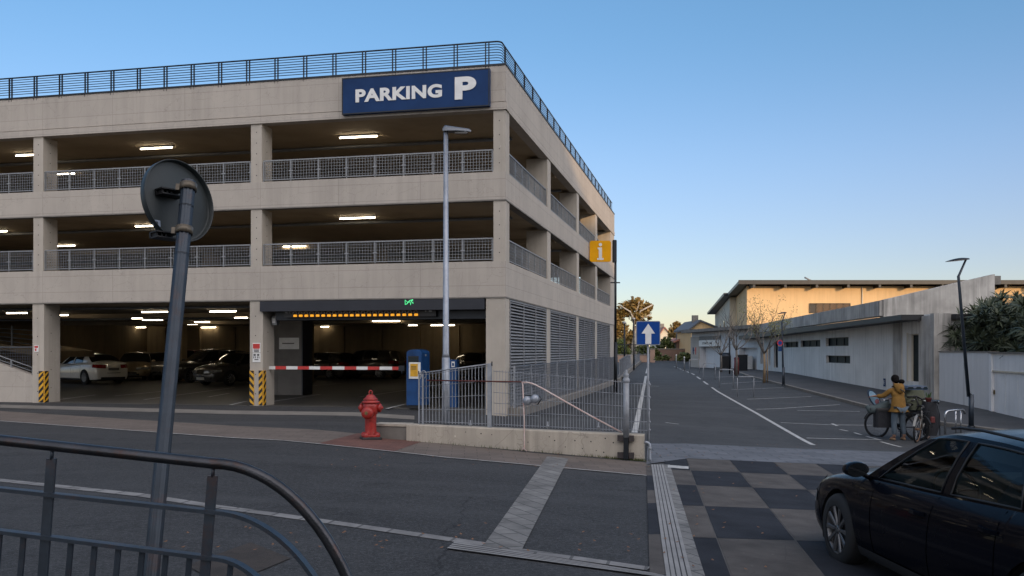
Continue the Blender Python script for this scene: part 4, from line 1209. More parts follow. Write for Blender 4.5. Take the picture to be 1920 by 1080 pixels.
def lamp_bent(name_label, bpx, bpy, toppts, headw, dz=.12, rr=.07, headdir=-1):
    p = G(bpx, bpy, dz); Y = p.y
    W = lambda px, py: Vector(((px - 960) / FPX * Y, Y, EYE + (HY - py) / FPX * Y)) - p
    t = thing('street_lamp', name_label, 'street lamp', p)
    a, b, c = [W(*q) for q in toppts]
    m_ = MB(); m_.tube([(0, 0, 0), (0, 0, .9)], [rr, rr * .95], 14); m_.tube([(0, 0, .9), (a * .2 * 1) , a, b, c], [rr * .72, rr * .7, rr * .55, rr * .45, rr * .4], 12); m_.build('pole', 'navy_metal', t)
    m_ = MB(); m_.lathe([(rr * 1.5, -.03), (rr * 1.5, .02), (rr * 1.1, .03)], 14); m_.build('base_plate', 'dark_metal', t)
    m_ = MB(); P = []
    for i in range(13):
        u = i / 12; x = c.x + .06 - headw * u; w = headw * .30 * (math.sin(PI * min(.97, .12 + .85 * u))) ** .6; hh = .065 * (math.sin(PI * min(.98, .2 + .78 * u))) + .008
        P.append([(x, w * math.cos(PI * j / 9), c.z + .0 + hh * math.sin(PI * j / 9) + .05 * u * 0 + (u * -.06)) for j in range(10)])
    m_.grid(P); m_.add(P[0], [tuple(reversed(range(10)))], False); m_.add(P[-1], [tuple(range(10))], False)
    m_.build('lamp_head', 'dark_metal', t)
    m_ = MB(); m_.add([P[i][0] for i in range(13)] + [P[i][9] for i in range(12, -1, -1)], [tuple(range(26))], False); m_.build('lens', M['lens'], t)
    return t
lamp_bent('dark navy street lamp with bent top beside the steel bike hoop', 1821, 800, [(1797, 518), (1799, 514), (1811, 487)], .62)
lamp_bent('smaller distant street lamp with bent top by the thin young tree', 1469, 722, [(1466, 604), (1467, 602), (1472, 587)], .46, rr=.07)

# ---- signs
def arrow_sign():
    p = G(1215, 838)
    Y = p.y
    t = thing('arrow_sign', 'square blue road sign with white arrow pointing up on a thin post', 'sign', p, rad(-3))
    s = 45 / FPX * Y; zc = EYE + (HY - 624.5) / FPX * Y - p.z
    m_ = MB(); m_.tube([(0, 0, 0), (0, 0, zc + s / 2 + .02)], .02, 10); m_.build('post', 'galv', t)
    def rr(h, r, y0, y1, mt, nm):
        pts = []
        for cx, cz, a0 in ((h - r, h - r, 0), (-h + r, h - r, 90), (-h + r, -h + r, 180), (h - r, -h + r, 270)):
            for k in range(5):
                a = rad(a0 + k * 22.5); pts.append((cx + r * math.cos(a), y0, zc + cz + r * math.sin(a)))
        m_ = MB(); m_.prism(pts, (0, y1 - y0, 0)); return m_.build(nm, mt, t)
    rr(s / 2, .03, -.05, -.03, 'galv', 'frame'); rr(s / 2 - .016, .02, -.054, -.0505, M['signblue'], 'panel')
    k = s / 45
    m_ = MB(); A = [(0, 17.5), (-12.5, -1), (-5.5, -1), (-5.5, -20.5), (5.5, -20.5), (5.5, -1), (12.5, -1)]
    m_.prism([(x * k, -.0545, zc + z * k) for x, z in A], (0, -.004, 0)); m_.build('arrow', 'white', t)
    for z in (zc + .12, zc - .12):
        m_ = MB(); m_.box(-.05, .05, -.03, .024, z - .015, z + .015); m_.build('clamp', 'galv', t)
M['signblue'] = pbr('sign_blue', (0.008, 0.06, 0.27), 0.6, 0, var=0.15, scale=4, spec=.15)
arrow_sign()

def info_sign():
    Y = 40.0; p = Vector(((1153 - 960) / FPX * Y, Y, 0)); p.z = gz(p.x, p.y); k = Y / FPX
    t = thing('info_sign', 'yellow information sign with white letter i on a tall dark pole rising beside the garage', 'sign', p)
    zt = EYE + (HY - 450) * k - p.z
    dx = (1154 - 960) * k - p.x
    m_ = MB(); m_.tube([(dx, 0, 0), (dx, 0, 2.2)], [.08, .075], 14); m_.tube([(dx, 0, 2.2), (dx, 0, zt - .3)], [.055, .05], 14); m_.build('pole', 'dark_metal', t)
    z0 = EYE + (HY - 492) * k - p.z
    m_ = MB(); m_.bevbox(dx - .13, dx + .05, -.10, .12, z0, zt, .03); m_.build('bracket_box', 'dark_metal', t)
    x0, x1 = (1105.5 - 960) * k - p.x, (1145.5 - 960) * k - p.x; za, zb = EYE + (HY - 491) * k - p.z, EYE + (HY - 451.5) * k - p.z
    m_ = MB(); r = .1; pts = []
    for cx, cz, a0 in ((x1 - r, zb - r, 0), (x0 + r, zb - r, 90), (x0 + r, za + r, 180), (x1 - r, za + r, 270)):
        for q in range(5): a = rad(a0 + q * 22.5); pts.append((cx + r * math.cos(a), -.05, cz + r * math.sin(a)))
    m_.prism(pts, (0, .1, 0)); m_.build('panel', M['infoy'], t)
    xc = (x0 + x1) / 2; zc = (za + zb) / 2
    m_ = MB(); u = (zb - za) / 40
    m_.lathe([(3.2 * u, 0), (3.2 * u, .012), (.001, .012)], 20, Matrix.Translation((xc, -.05, zc + 12.5 * u)) @ Matrix.Rotation(rad(90), 4, 'X'), False)
    m_.prism([(xc + x * u, -.0505, zc + z * u) for x, z in ((-5, 7), (3, 7), (3, -13), (6, -13), (6, -16.5), (-6, -16.5), (-6, -13), (-3, -13), (-3, 3.5), (-5, 3.5))], (0, -.012, 0))
    m_.build('letter', 'white', t)
    m_ = MB(); zz = EYE + (HY - 530) * k - p.z; m_.tube([(dx - .22, 0, zz), (dx + .2, 0, zz)], .03, 6); m_.build('bracket', 'dark_metal', t)
M['infoy'] = pbr('info_yellow', (0.78, 0.36, 0.006), 0.6, 0, spec=.1, var=0.08, scale=1.5)
info_sign()

def thin_poles():
    for i, (px, pb, pt, lab, nm) in enumerate([(1171, 695, 608, 'thin dark pole at the far fence just right of the information sign pole', 'pole'), (1188.5, 689.5, 600, 'thin dark pole at the far fence hidden in part by the arrow sign', 'pole')]):
        p = G(px, pb, .2); k = p.y / FPX
        t = thing(nm, lab, 'pole', p)
        h = (pb - pt) * k
        m_ = MB(); m_.tube([(0, 0, -.2), (0, 0, h)], [.07, .05], 10); m_.build('pole', 'dark_metal', t)
        m_ = MB(); m_.ball((0, 0, h + .1), .13, 6, (1, 1, .7)); m_.build('cap', 'galv', t)
thin_poles()

# ---- barrier and machines
def machines():
    # ticket machine
    px, py = 784, 768
    z = 0.0; Y = (EYE - z) * FPX / (765 - HY); X = (px - 960) / FPX * Y
    k = Y / FPX; H = (765 - 655) * k
    t = thing('ticket_machine', 'tall blue ticket machine with yellow screen panel at the garage entrance', 'ticket machine', (X, Y, z), rad(-22))
    w, d = 31 * k, .48
    m_ = MB()
    prof = [(-w / 2, .09), (w / 2, .09), (w / 2, H - .09), (w / 2 - .03, H - .045), (w / 4, H - .012), (0, H), (-w / 4, H - .012), (-w / 2 + .03, H - .045), (-w / 2, H - .09)]
    m_.prism([(x, -d / 2, zz) for x, zz in prof], (0, d, 0)); m_.build('cabinet', 'blue', t)
    m_ = MB(); m_.box(-w / 2 + .05, w / 2 - .08, -d / 2 - .004, -d / 2 - .001, H - .40, H - .18); m_.build('slot', 'black', t)
    m_ = MB(); m_.box(-w / 2 + .07, w / 2 - .10, -d / 2 - .008, -d / 2 - .0045, H - .33, H - .21); m_.build('display', 'dglass', t)
    m_ = MB(); m_.bevbox(-w / 2 + .08, w / 2 - .02, -d / 2 - .03, -d / 2 - .001, H - .79, H - .35, .01); m_.build('front_panel', 'white', t)
    m_ = MB(); m_.box(-w / 2 + .13, w / 2 - .09, -d / 2 - .034, -d / 2 - .0305, H - .73, H - .39); m_.build('screen', 'yellow', t)
    m_ = MB()
    for q in range(3): m_.box(-w / 2 + .16, w / 2 - .13, -d / 2 - .038, -d / 2 - .0345, H - .47 - q * .035, H - .455 - q * .035)
    m_.build('print', M['brass'], t)
    m_ = MB(); m_.box(w / 2 - .075, w / 2 - .045, -d / 2 - .04, -d / 2 - .03, H - .7, H - .58); m_.build('button_row', 'dark_metal', t)
    m_ = MB(); m_.box(-w / 2 + .03, w / 2 - .03, -d / 2 + .03, d / 2 - .03, .0, .088); m_.build('plinth', 'black', t)
    m_ = MB(); m_.tube([(w / 2 + .001, 0, H - .16), (w / 2 + .014, 0, H - .16)], .03, 12); m_.build('lock', 'galv', t)
    # second, narrower machine
    Y2 = Y + .35; k = Y2 / FPX; X = (851 - 960) * k
    t = thing('ticket_machine', 'narrow blue machine with white symbol behind the grey lamp post', 'ticket machine', (X, Y2, gz(X, Y2) * 0), rad(-8))
    H = 1.31; w = 17 * k
    m_ = MB(); m_.bevbox(-w / 2, w / 2, -.18, .18, 0, H, .02); m_.build('cabinet', 'blue', t)
    m_ = MB(); m_.box(-.03, .06, -.186, -.181, H - .2, H - .05); m_.build('symbol', 'white', t)
    m_ = MB(); m_.box(-.012, .042, -.190, -.1865, H - .17, H - .09); m_.build('symbol_centre', 'blue', t)
    # barrier
    d = .40
    x0, x1 = gx(497.5, d), gx(748, d)
    Yb = gW(x1, d).y; zb = EYE + (HY - 690.5) / FPX * Yb
    t = thing('barrier', 'red and white striped barrier arm lowered across the garage entrance', 'barrier', gW(x1, d), GR)
    L = x1 - x0
    cuts = [0, 20, 41, 63, 85, 106, 129, 152, 174, 195, 217, 240, 252]
    for i, (a, b) in enumerate(zip(cuts, cuts[1:])):
        m_ = MB(); m_.box(-L + L * a / 252, -L + L * b / 252 - .001, -.02, .02, zb - .045, zb + .045); m_.build('arm_segment', 'white' if i % 2 == 0 else 'redp', t)
    m_ = MB(); m_.box(.0, .17, -.04, .04, zb - .07, zb + .07); m_.tube([(.09, 0, zb - .05), (.09, 0, zb - .16)], .03, 8); m_.build('hinge', 'dark_metal', t)
    m_ = MB(); m_.box(.12, .36, .25, .55, 0, 1.08); m_.build('motor_housing', 'dark_metal', t)
    m_ = MB(); m_.box(-L - .08, -L - .002, -.03, .03, zb - .06, zb + .09); m_.build('tip_catch', 'dark_metal', t)
machines()

# ---- round sign seen from behind, on its leaning pole
def round_sign():
    W = lambda px, py, Y: Vector(((px - 960) / FPX * Y, Y, EYE + (HY - py) / FPX * Y))
    top, mid, low = W(354, 340, 5.5), W(341, 470, 5.38), W(285, 1062, 4.85)
    dirv = (top - low).normalized()
    base = low + dirv * ((gz(low.x, low.y) - low.z) / dirv.z)
    t = thing('round_sign', 'round traffic sign seen from its dark back on a leaning navy pole', 'sign', base)
    b0 = top - base; R_ = .0375
    rot = dirv.to_track_quat('Z', 'Y').to_matrix().to_4x4()
    L = b0.length
    X = rot
    prof = [(math.cos(a) * (R_ + (.006 if i % 3 == 0 else 0)), math.sin(a) * (R_ + (.006 if i % 3 == 0 else 0))) for i, a in enumerate(np.linspace(0, 2 * PI, 31)[:-1])]
    m_ = MB(); m_.grid([[(x, y, z) for z in (0, L)] for x, y in prof], closed_u=True)
    m_.add([(x, y, L) for x, y in prof], [tuple(range(30))], False)
    m_.build('pole', 'navy_metal', t, X)
    m_ = MB(); m_.lathe([(R_ + .008, L - .48), (R_ + .008, L - .476)], 24); m_.lathe([(R_ + .007, L - .17), (R_ + .0075, L - .165)], 24)
    m_.build('seam', 'dark_metal', t, X)
    for z in (L - .04, L - .325):
        m_ = MB(); m_.lathe([(R_ + .007, z - .022), (R_ + .013, z - .022), (R_ + .013, z + .022), (R_ + .007, z + .022)], 26); m_.box(R_ + .0, R_ + .035, -.008, .008, z - .02, z + .02); m_.build('clamp_band', M['clamp'], t, X)
    # disc
    c = W(332, 378, 5.60) - base
    ang = rad(60)
    # normal of the back face (towards the viewer, turned to the right), then rolled so the long axis leans like the pole
    N = Vector((math.sin(ang) * 1.0, -math.cos(ang), .13)).normalized()
    Q = N.to_track_quat('Z', 'Y').to_matrix().to_4x4()
    D = Matrix.Translation(c) @ Q
    r = .252
    m_ = MB(); m_.lathe([(.001, 0), (r - .02, 0), (r - .006, -.004), (r - .003, .0), (r - .0015, .030), (r + .004, .034), (r + .006, .028), (r + .003, -.012), (r - .01, -.016), (.001, -.016)], 72)
    m_.build('disc', M['discback'], t, D)
    Di = D.inverted()
    # two rails on the disc back, running left to right behind the pole
    for z in (L - .055, L - .335):
        pc = Di @ (rot @ Vector((0, 0, z)))
        m_ = MB(); m_.box(pc.x - .115, pc.x + .05, pc.y - .02, pc.y - .012, .001, .07); m_.box(pc.x - .115, pc.x + .05, pc.y + .012, pc.y + .02, .001, .07); m_.box(pc.x - .115, pc.x + .05, pc.y - .02, pc.y + .02, .001, .012)
        for q in (-.105, -.07, -.04): m_.box(pc.x + q, pc.x + q + .014, pc.y - .02, pc.y + .022, .012, .05)
        m_.build('rail', 'black', t, D)
    pc = Di @ (rot @ Vector((0, 0, L - .25)))
    m_ = MB(); m_.bevbox(pc.x - .105, pc.x - .05, pc.y - .022, pc.y + .018, .001, .006, .002); m_.build('sticker', M['sticker'], t, D)
    m_ = MB(); m_.box(pc.x - .098, pc.x - .07, pc.y - .012, pc.y + .008, .0065, .008); m_.build('sticker_print', 'navy_metal', t, D)
M['clamp'] = pbr('clamp_band', (0.15, 0.125, 0.095), 0.5, 0.5, var=0.2, scale=20)
M['discback'] = pbr('disc_back', (0.030, 0.038, 0.040), 0.5, 0.15, var=0.15, scale=4, bump=0.05)
M['sticker'] = pbr('sticker', (0.28, 0.33, 0.42), 0.5, 0, var=0.1)
round_sign()

# ---- foreground railing
def railing():
    A = Vector((-2.2, 3.9, 1.167)); B = Vector((-1.24, 3.77, 1.083)); d = (B - A)
    t = thing('railing', 'dark steel street railing with worn tube handrail curving down to the ground', 'railing', (A.x, A.y, 0))
    o = Vector((A.x, A.y, 0))
    dn = Vector((d.x, d.y, 0)).normalized()
    Lf = A - d * 2.2
    def arcp(z0, a, b, n=22, end=.985):
        out = []
        for i in range(n + 1):
            th = PI / 2 * i / n * end
            u = a * math.sin(th); z = z0 - b * (1 - math.cos(th)); out.append(Vector((B.x + .991 * u, B.y - .134 * u, z)))
        return out
    m_ = MB(); pts = [Lf - o, (A - d * .8) - o, A - o, A.lerp(B, .5) - o] + [p - o for p in arcp(1.083, .70, 1.06)]
    m_.tube(pts, .0235, 16); m_.build('handrail', 'tube_metal', t)
    def flatrail(zA, zB, a, b, w, h, nm):
        a0 = Vector((A.x, A.y, zA)); b0 = Vector((B.x, B.y, zB)); l = a0 - (b0 - a0) * 2.2
        m_ = MB(); m_.tube([l - o, a0 - o] + [p - o for p in arcp(zB, a, b)], 1, flat=(w, h)); m_.build(nm, 'navy_metal', t)
    flatrail(.957, .882, .61, .86, .022, .008, 'upper_bar')
    flatrail(.775, .690, .41, .67, .022, .008, 'lower_bar')
    # posts: flat bars, leaning a little
    def at(px, zref, lean=0):
        # point of the railing line at photo column px
        k = (px - 960) / FPX
        s_ = (k * A.y - A.x) / (d.x - k * d.y); return s_
    for px in (98, 400, -240):
        s_ = at(px, 0); p = A + d * s_; ztop = p.z - .02
        bx = Vector((p.x - .085 * (1 if px < 700 else 0), p.y, 0)); 
        m_ = MB()
        tp = Vector((p.x, p.y, ztop)); dd = (bx - tp)
        m_.tube([tp - o, tp + dd * .035 - o], .008, 8); q0 = tp + dd * .03
        m_.obox(q0 - o - dn * .022 + Vector((0, -.006, 0)), dn * .044, Vector((0, .012, 0)), (bx - q0)); m_.build('post', 'navy_metal', t)
        m_ = MB(); m_.box(bx.x - o.x - .06, bx.x - o.x + .06, -.05 + bx.y - o.y, .05 + bx.y - o.y, gz(bx.x, bx.y), gz(bx.x, bx.y) + .012); m_.build('foot_plate', 'navy_metal', t)
    px = -600
    xs_ = [-356 + 44.5 * k for k in range(17)]
    for px in xs_:
        if abs(px - 98) < 15 or abs(px - 400) < 12 or abs(px + 240) < 12 or px > 395: continue
        s_ = at(px, 0); z = .775 + (.69 - .775) * s_
        p = A + d * s_; m_ = MB()
        m_.obox(Vector((p.x - .011, p.y - .006, z)) - o, (.022, 0, 0), (0, .012, 0), (-.055, 0, -z + .10)); m_.build('baluster', 'navy_metal', t)
    m_ = MB(); a0 = Vector((A.x - .05, A.y, .11)); b0 = Vector((B.x - .05, B.y, .10)); m_.tube([a0 - (b0 - a0) * 2.2 - o, b0 - o + Vector((.3, -.04, 0))], 1, flat=(.02, .008)); m_.build('bottom_bar', 'navy_metal', t)
    for px in (433, 472):
        k = (px - 960) / FPX; s_ = (k * B.y - B.x) / (.991 + .134 * k)
        z = .69 - .67 * (1 - math.sqrt(max(0, 1 - (s_ / .41) ** 2)))
        x = B.x + .991 * s_; y = B.y - .134 * s_
        m_ = MB(); m_.obox(Vector((x - .011, y - .006, z)) - o, (.022, 0, 0), (0, .012, 0), (-.05, 0, -z + .1)); m_.build('baluster', 'navy_metal', t)
railing()

# ---- ramp at the left edge of the garage
def ramp():
    t = thing('ramp_wall', 'sloping concrete ramp wall with grey railings at the left edge of the garage', 'ramp', GO, GR)
    x1 = FC[1] - .01; x0 = gx(-300)
    z1, z0 = gzp(57, 705, 0), gzp(57, 705, 0) + (x1 - x0) * .30
    m_ = MB(); m_.prism([(x0, .05, 0), (x1, .05, 0), (x1, .05, z1), (x0, .05, z0)], (0, .22, 0)); m_.build('wall', 'conc', t)
    m_ = MB()
    f = lambda x: z1 + (z0 - z1) * (x1 - x) / (x1 - x0)
    m_.tube([(x0, .12, f(x0) + .22), (x1, .12, f(x1) + .22)], .018, 6); m_.tube([(x0, .12, f(x0) + .10), (x1, .12, f(x1) + .10)], .012, 6); m_.build('rail', 'grey_metal', t)
    x = x1 - .1
    while x > x0:
        m_ = MB(); m_.box(x - .02, x + .02, .10, .14, f(x), f(x) + .23); m_.build('rail_post', 'grey_metal', t); x -= .75
    m_ = MB(); x = x0
    while x < x1: m_.box(x, x + .008, 1.2, 1.208, f(x) - .3, 1.66); x += .09
    z = .3
    while z < 1.6: m_.box(x0, x1, 1.2, 1.208, z, z + .008); z += .09
    m_.tube([(x0, 1.2, 1.67), (x1, 1.2, 1.67)], .02, 6); m_.build('mesh_panel', 'fence_blue', t)
    # upper ramp rising to the left inside
    t2 = thing('ramp', 'dark ramp with blue railings climbing to the left inside the garage', 'ramp', GO, GR)
    xa, xb = gx(-260, 9), gx(110, 9)
    m_ = MB(); m_.prism([(xa, 8.2, 2.95), (xb, 8.2, 1.55), (xb, 8.2, 1.30), (xa, 8.2, 2.7)], (0, 3.0, 0)); m_.build('deck', 'conc_dark', t2)
    for q in (.25, .45, .65, .85):
        m_ = MB(); m_.tube([(xa, 8.15, 2.95 + q - .8), (xb, 8.15, 1.55 + q)], .022, 6) if False else m_.tube([(xa, 8.15, 2.9), (xb, 8.15, 1.5 + q)], .02, 6)
        m_.build('rail', 'fence_blue', t2)
    for s_ in (.3, .6, .85):
        x = xa + (xb - xa) * s_; m_ = MB(); m_.box(x - .03, x + .03, 8.12, 8.18, 2.95 - 1.4 * s_, 2.95 - 1.4 * s_ + .95 * s_); m_.build('rail_post', 'fence_blue', t2)
ramp()

# ================================================================== RIGHT SIDE OF THE STREET
RA, RB = G(1421, 693, .12), G(1758, 749, .12)
RD = (RB - RA); RD.z = 0; RLEN = RD.length; RD.normalize(); RI = Vector((-RD.y, RD.x, 0))      # RI points into the building
RR = math.atan2(RD.y, RD.x)
def rw(px, py, off=0.0):
    """(distance along, height) on the long wall's plane, off metres proud towards the street"""
    k = (px - 960) / FPX; o = RA - RI * off
    s = (k * o.y - o.x) / (RD.x - k * RD.y); Y = o.y + s * RD.y
    return s, EYE + (HY - py) / FPX * Y
def wall_holes(mb, x0, x1, z0, z1, th, holes, depth=.18):
    xs = sorted({x0, x1, *[h[0] for h in holes], *[h[1] for h in holes]}); zs = sorted({z0, z1, *[h[2] for h in holes], *[h[3] for h in holes]})
    xs = [x for x in xs if x0 <= x <= x1]; zs = [z for z in zs if z0 <= z <= z1]
    for a, b in zip(xs, xs[1:]):
        for c, d in zip(zs, zs[1:]):
            mx, mz = (a + b) / 2, (c + d) / 2
            if any(h[0] < mx < h[1] and h[2] < mz < h[3] for h in holes): continue
            mb.add([(a, 0, c), (b, 0, c), (b, 0, d), (a, 0, d)], [(0, 1, 2, 3)], False)
    for h in holes:
        a, b, c, d = h[:4]
        mb.add([(a, 0, c), (b, 0, c), (b, depth, c), (a, depth, c)], [(0, 3, 2, 1)], False)
        mb.add([(a, 0, d), (b, 0, d), (b, depth, d), (a, depth, d)], [(0, 1, 2, 3)], False)
        mb.add([(a, 0, c), (a, 0, d), (a, depth, d), (a, depth, c)], [(0, 3, 2, 1)], False)
        mb.add([(b, 0, c), (b, 0, d), (b, depth, d), (b, depth, c)], [(0, 1, 2, 3)], False)
    mb.add([(x0, th, z0), (x1, th, z0), (x1, th, z1), (x0, th, z1)], [(3, 2, 1, 0)], False)
    mb.add([(x0, 0, z1), (x1, 0, z1), (x1, th, z1), (x0, th, z1)], [(0, 1, 2, 3)], False)
    mb.add([(x0, 0, z0), (x0, 0, z1), (x0, th, z1), (x0, th, z0)], [(0, 1, 2, 3)], False)
    mb.add([(x1, 0, z0), (x1, 0, z1), (x1, th, z1), (x1, th, z0)], [(3, 2, 1, 0)], False)

def long_building():
    t = thing('low_building', 'long low white rendered building with streaked sloping parapet and slit windows', 'building', (RA.x, RA.y, 0), RR)
    def rect(pa, pb):
        (a, z1), (b, z0) = rw(*pa), rw(*pb); return (a, b, z0, z1)
    def rectc(x0p, x1p, y0p, y1p):   # row heights averaged so that the openings stay level
        a, zt = rw(x0p, y0p); b, zb = rw(x1p, y1p)
        _, zt2 = rw(x1p, y0p - .5); _, zb2 = rw(x0p, y1p - 1)
        return (a, b, (zb + zb2) / 2, (zt + zt2) / 2)
    wins = [rectc(1470, 1497, 641, 652), rectc(1501, 1538, 638, 651), rectc(1548.5, 1591, 633, 649.5), rectc(1549, 1594, 667, 681.5)]
    slits = [rectc(1426, 1430, 643, 683), rectc(1441, 1444.5, 641, 686), rectc(1451, 1458.5, 640, 690)]
    door = rectc(1703, 1727, 626, 716)
    H = 3.03
    m_ = MB(); wall_holes(m_, 0, RLEN, -1.0, H, .45, wins + slits + [door], .22); m_.build('wall', 'wwall', t)
    for i, (a, b, c, d) in enumerate(wins + slits):
        m_ = MB(); m_.box(a, b, .20, .23, c, d); w = m_.build('window', 'wglass', t)
        f = MB(); e = .035
        f.box(a, b, .15, .199, c, c + e); f.box(a, b, .15, .199, d - e, d); f.box(a, a + e, .15, .199, c + e, d - e); f.box(b - e, b, .15, .199, c + e, d - e)
        if b - a > 1.2:
            for q in (1 / 3, 2 / 3): f.box(a + (b - a) * q - .015, a + (b - a) * q + .015, .15, .199, c + e, d - e)
        f.build('window_frame', 'dark_metal', w)
    a, b, c, d = door
    m_ = MB(); m_.box(a, b, .20, .23, c, d); w = m_.build('door', 'wglass', t)
    f = MB(); f.box(a, a + .05, .13, .199, c, d); f.box(b - .05, b, .13, .199, c, d); f.box(a + .05, b - .05, .13, .199, d - .05, d); f.box(a - .12, a - .002, -.03, .1, c, d + .05); f.build('door_frame', 'cream', w)
    # pilasters at the near end
    for (xa, xb, o) in ((1676, 1692, .05), (1727, 1748, .10)):
        a, _ = rw(xa, 700); b, _ = rw(xb, 700); m_ = MB(); m_.box(a, b, -o, -.002, -1, H - .06); m_.build('pilaster', 'fin', t)
    m_ = MB(); m_.box(RLEN - .32, RLEN + .05, -.16, .5, -1, H); m_.build('corner_pier', 'fin', t)
    # canopy, parapet and fin: outlines on planes proud of the wall
    def plate(pts, off, th, nm, mt):
        q = [rw(x, y, off) for x, y in pts]
        m_ = MB(); m_.prism([(s_, -off, z) for s_, z in q], (0, th, 0)); return m_.build(nm, mt, t)
    a0, _ = rw(1385, 640, .9); b0, _ = rw(1690, 595, .9)
    zc0, zc1 = rw(1470, 622, .9)[1], rw(1680, 591, .9)[1]
    m_ = MB(); m_.prism([(a0, -.9, zc0 - .30), (b0, -.9, zc1 - .22), (b0, -.9, zc1), (a0, -.9, zc0)], (0, .92, 0)); m_.build('canopy', 'black', t)
    plate([(1400, 612.5), (1649, 563.5), (1649, 592), (1400, 626.5)], .12, .5, 'parapet', 'fin')
    # the fin wall turns to face down the street: a slab of its own, higher towards its right end
    s0, _ = rw(1650, 600, .0); P0 = RA + RD * s0
    loc = lambda v: (lambda q: (q.dot(RD), q.dot(RI)))(v - Vector((RA.x, RA.y, v.z)))
    fd = Vector((1, .06, 0)).normalized()
    def fin_at(px, py):
        k = (px - 960) / FPX; s_ = (k * P0.y - P0.x) / (fd.x - k * fd.y); P = P0 + fd * s_; a_, b_ = loc(P)
        return (a_, b_, EYE + (HY - py) / FPX * P.y)
    q = [fin_at(1650, 563), fin_at(1857, 515)]; q += [(q[1][0], q[1][1], 3.02), (q[0][0], q[0][1], 3.02)]
    fl = (fd.dot(RD), fd.dot(RI)); nn_ = Vector((-fl[1], fl[0], 0)) * .35
    m_ = MB(); m_.prism(q, nn_ if nn_.y > 0 else -nn_); m_.build('parapet_fin', 'fin', t)
    e0 = Vector(q[1]); m_ = MB(); u_ = Vector((fl[0], fl[1], 0)); m_.obox(e0 + u_ * .01 + Vector((0, 0, -.45)), u_ * .5, nn_ * .8, Vector((0, 0, .40))); m_.build('gutter_box', 'kerb', t)
    m_ = MB(); m_.box(0, RLEN, .46, 9, H - .3, H - .02); m_.build('roof', 'kerb', t)
    # end face turned to the viewer, with a slatted window
    m_ = MB(); m_.box(RLEN - .4, RLEN - .05, .502, 9, -1, 2.95); m_.build('end_wall', 'wwall', t)
    k = MB(); k.box(RLEN - .05, RLEN + .01, 1.0, 2.3, 1.3, 2.7)
    k.build('window', 'black', t)
    k = MB()
    for q in range(12): k.box(RLEN + .012, RLEN + .03, 1.0, 2.3, 1.32 + q * .115, 1.37 + q * .115)
    k.build('window_slats', 'dark_metal', t)
    m_ = MB(); m_.box(RLEN + .052, RLEN + .5, .5, 9, 2.8, 2.98); m_.build('canopy', 'black', t)
    # small blue panel low on the wall
    s_, z_ = rw(1659, 717, 0)
    b = thing('wall_plate', 'small blue plate with white letter on the white wall behind the person', 'plate', (RA.x, RA.y, 0), RR)
    m_ = MB(); m_.box(s_ - .12, s_ + .12, -.03, -.002, z_ - .18, z_ + .18); m_.build('board', 'navy', b)
    text_obj('letter', 'E', 1, 'white', Matrix.Translation((s_, -.036, z_)) @ FRONT, b, .002, .02, fit=(.11, .18))

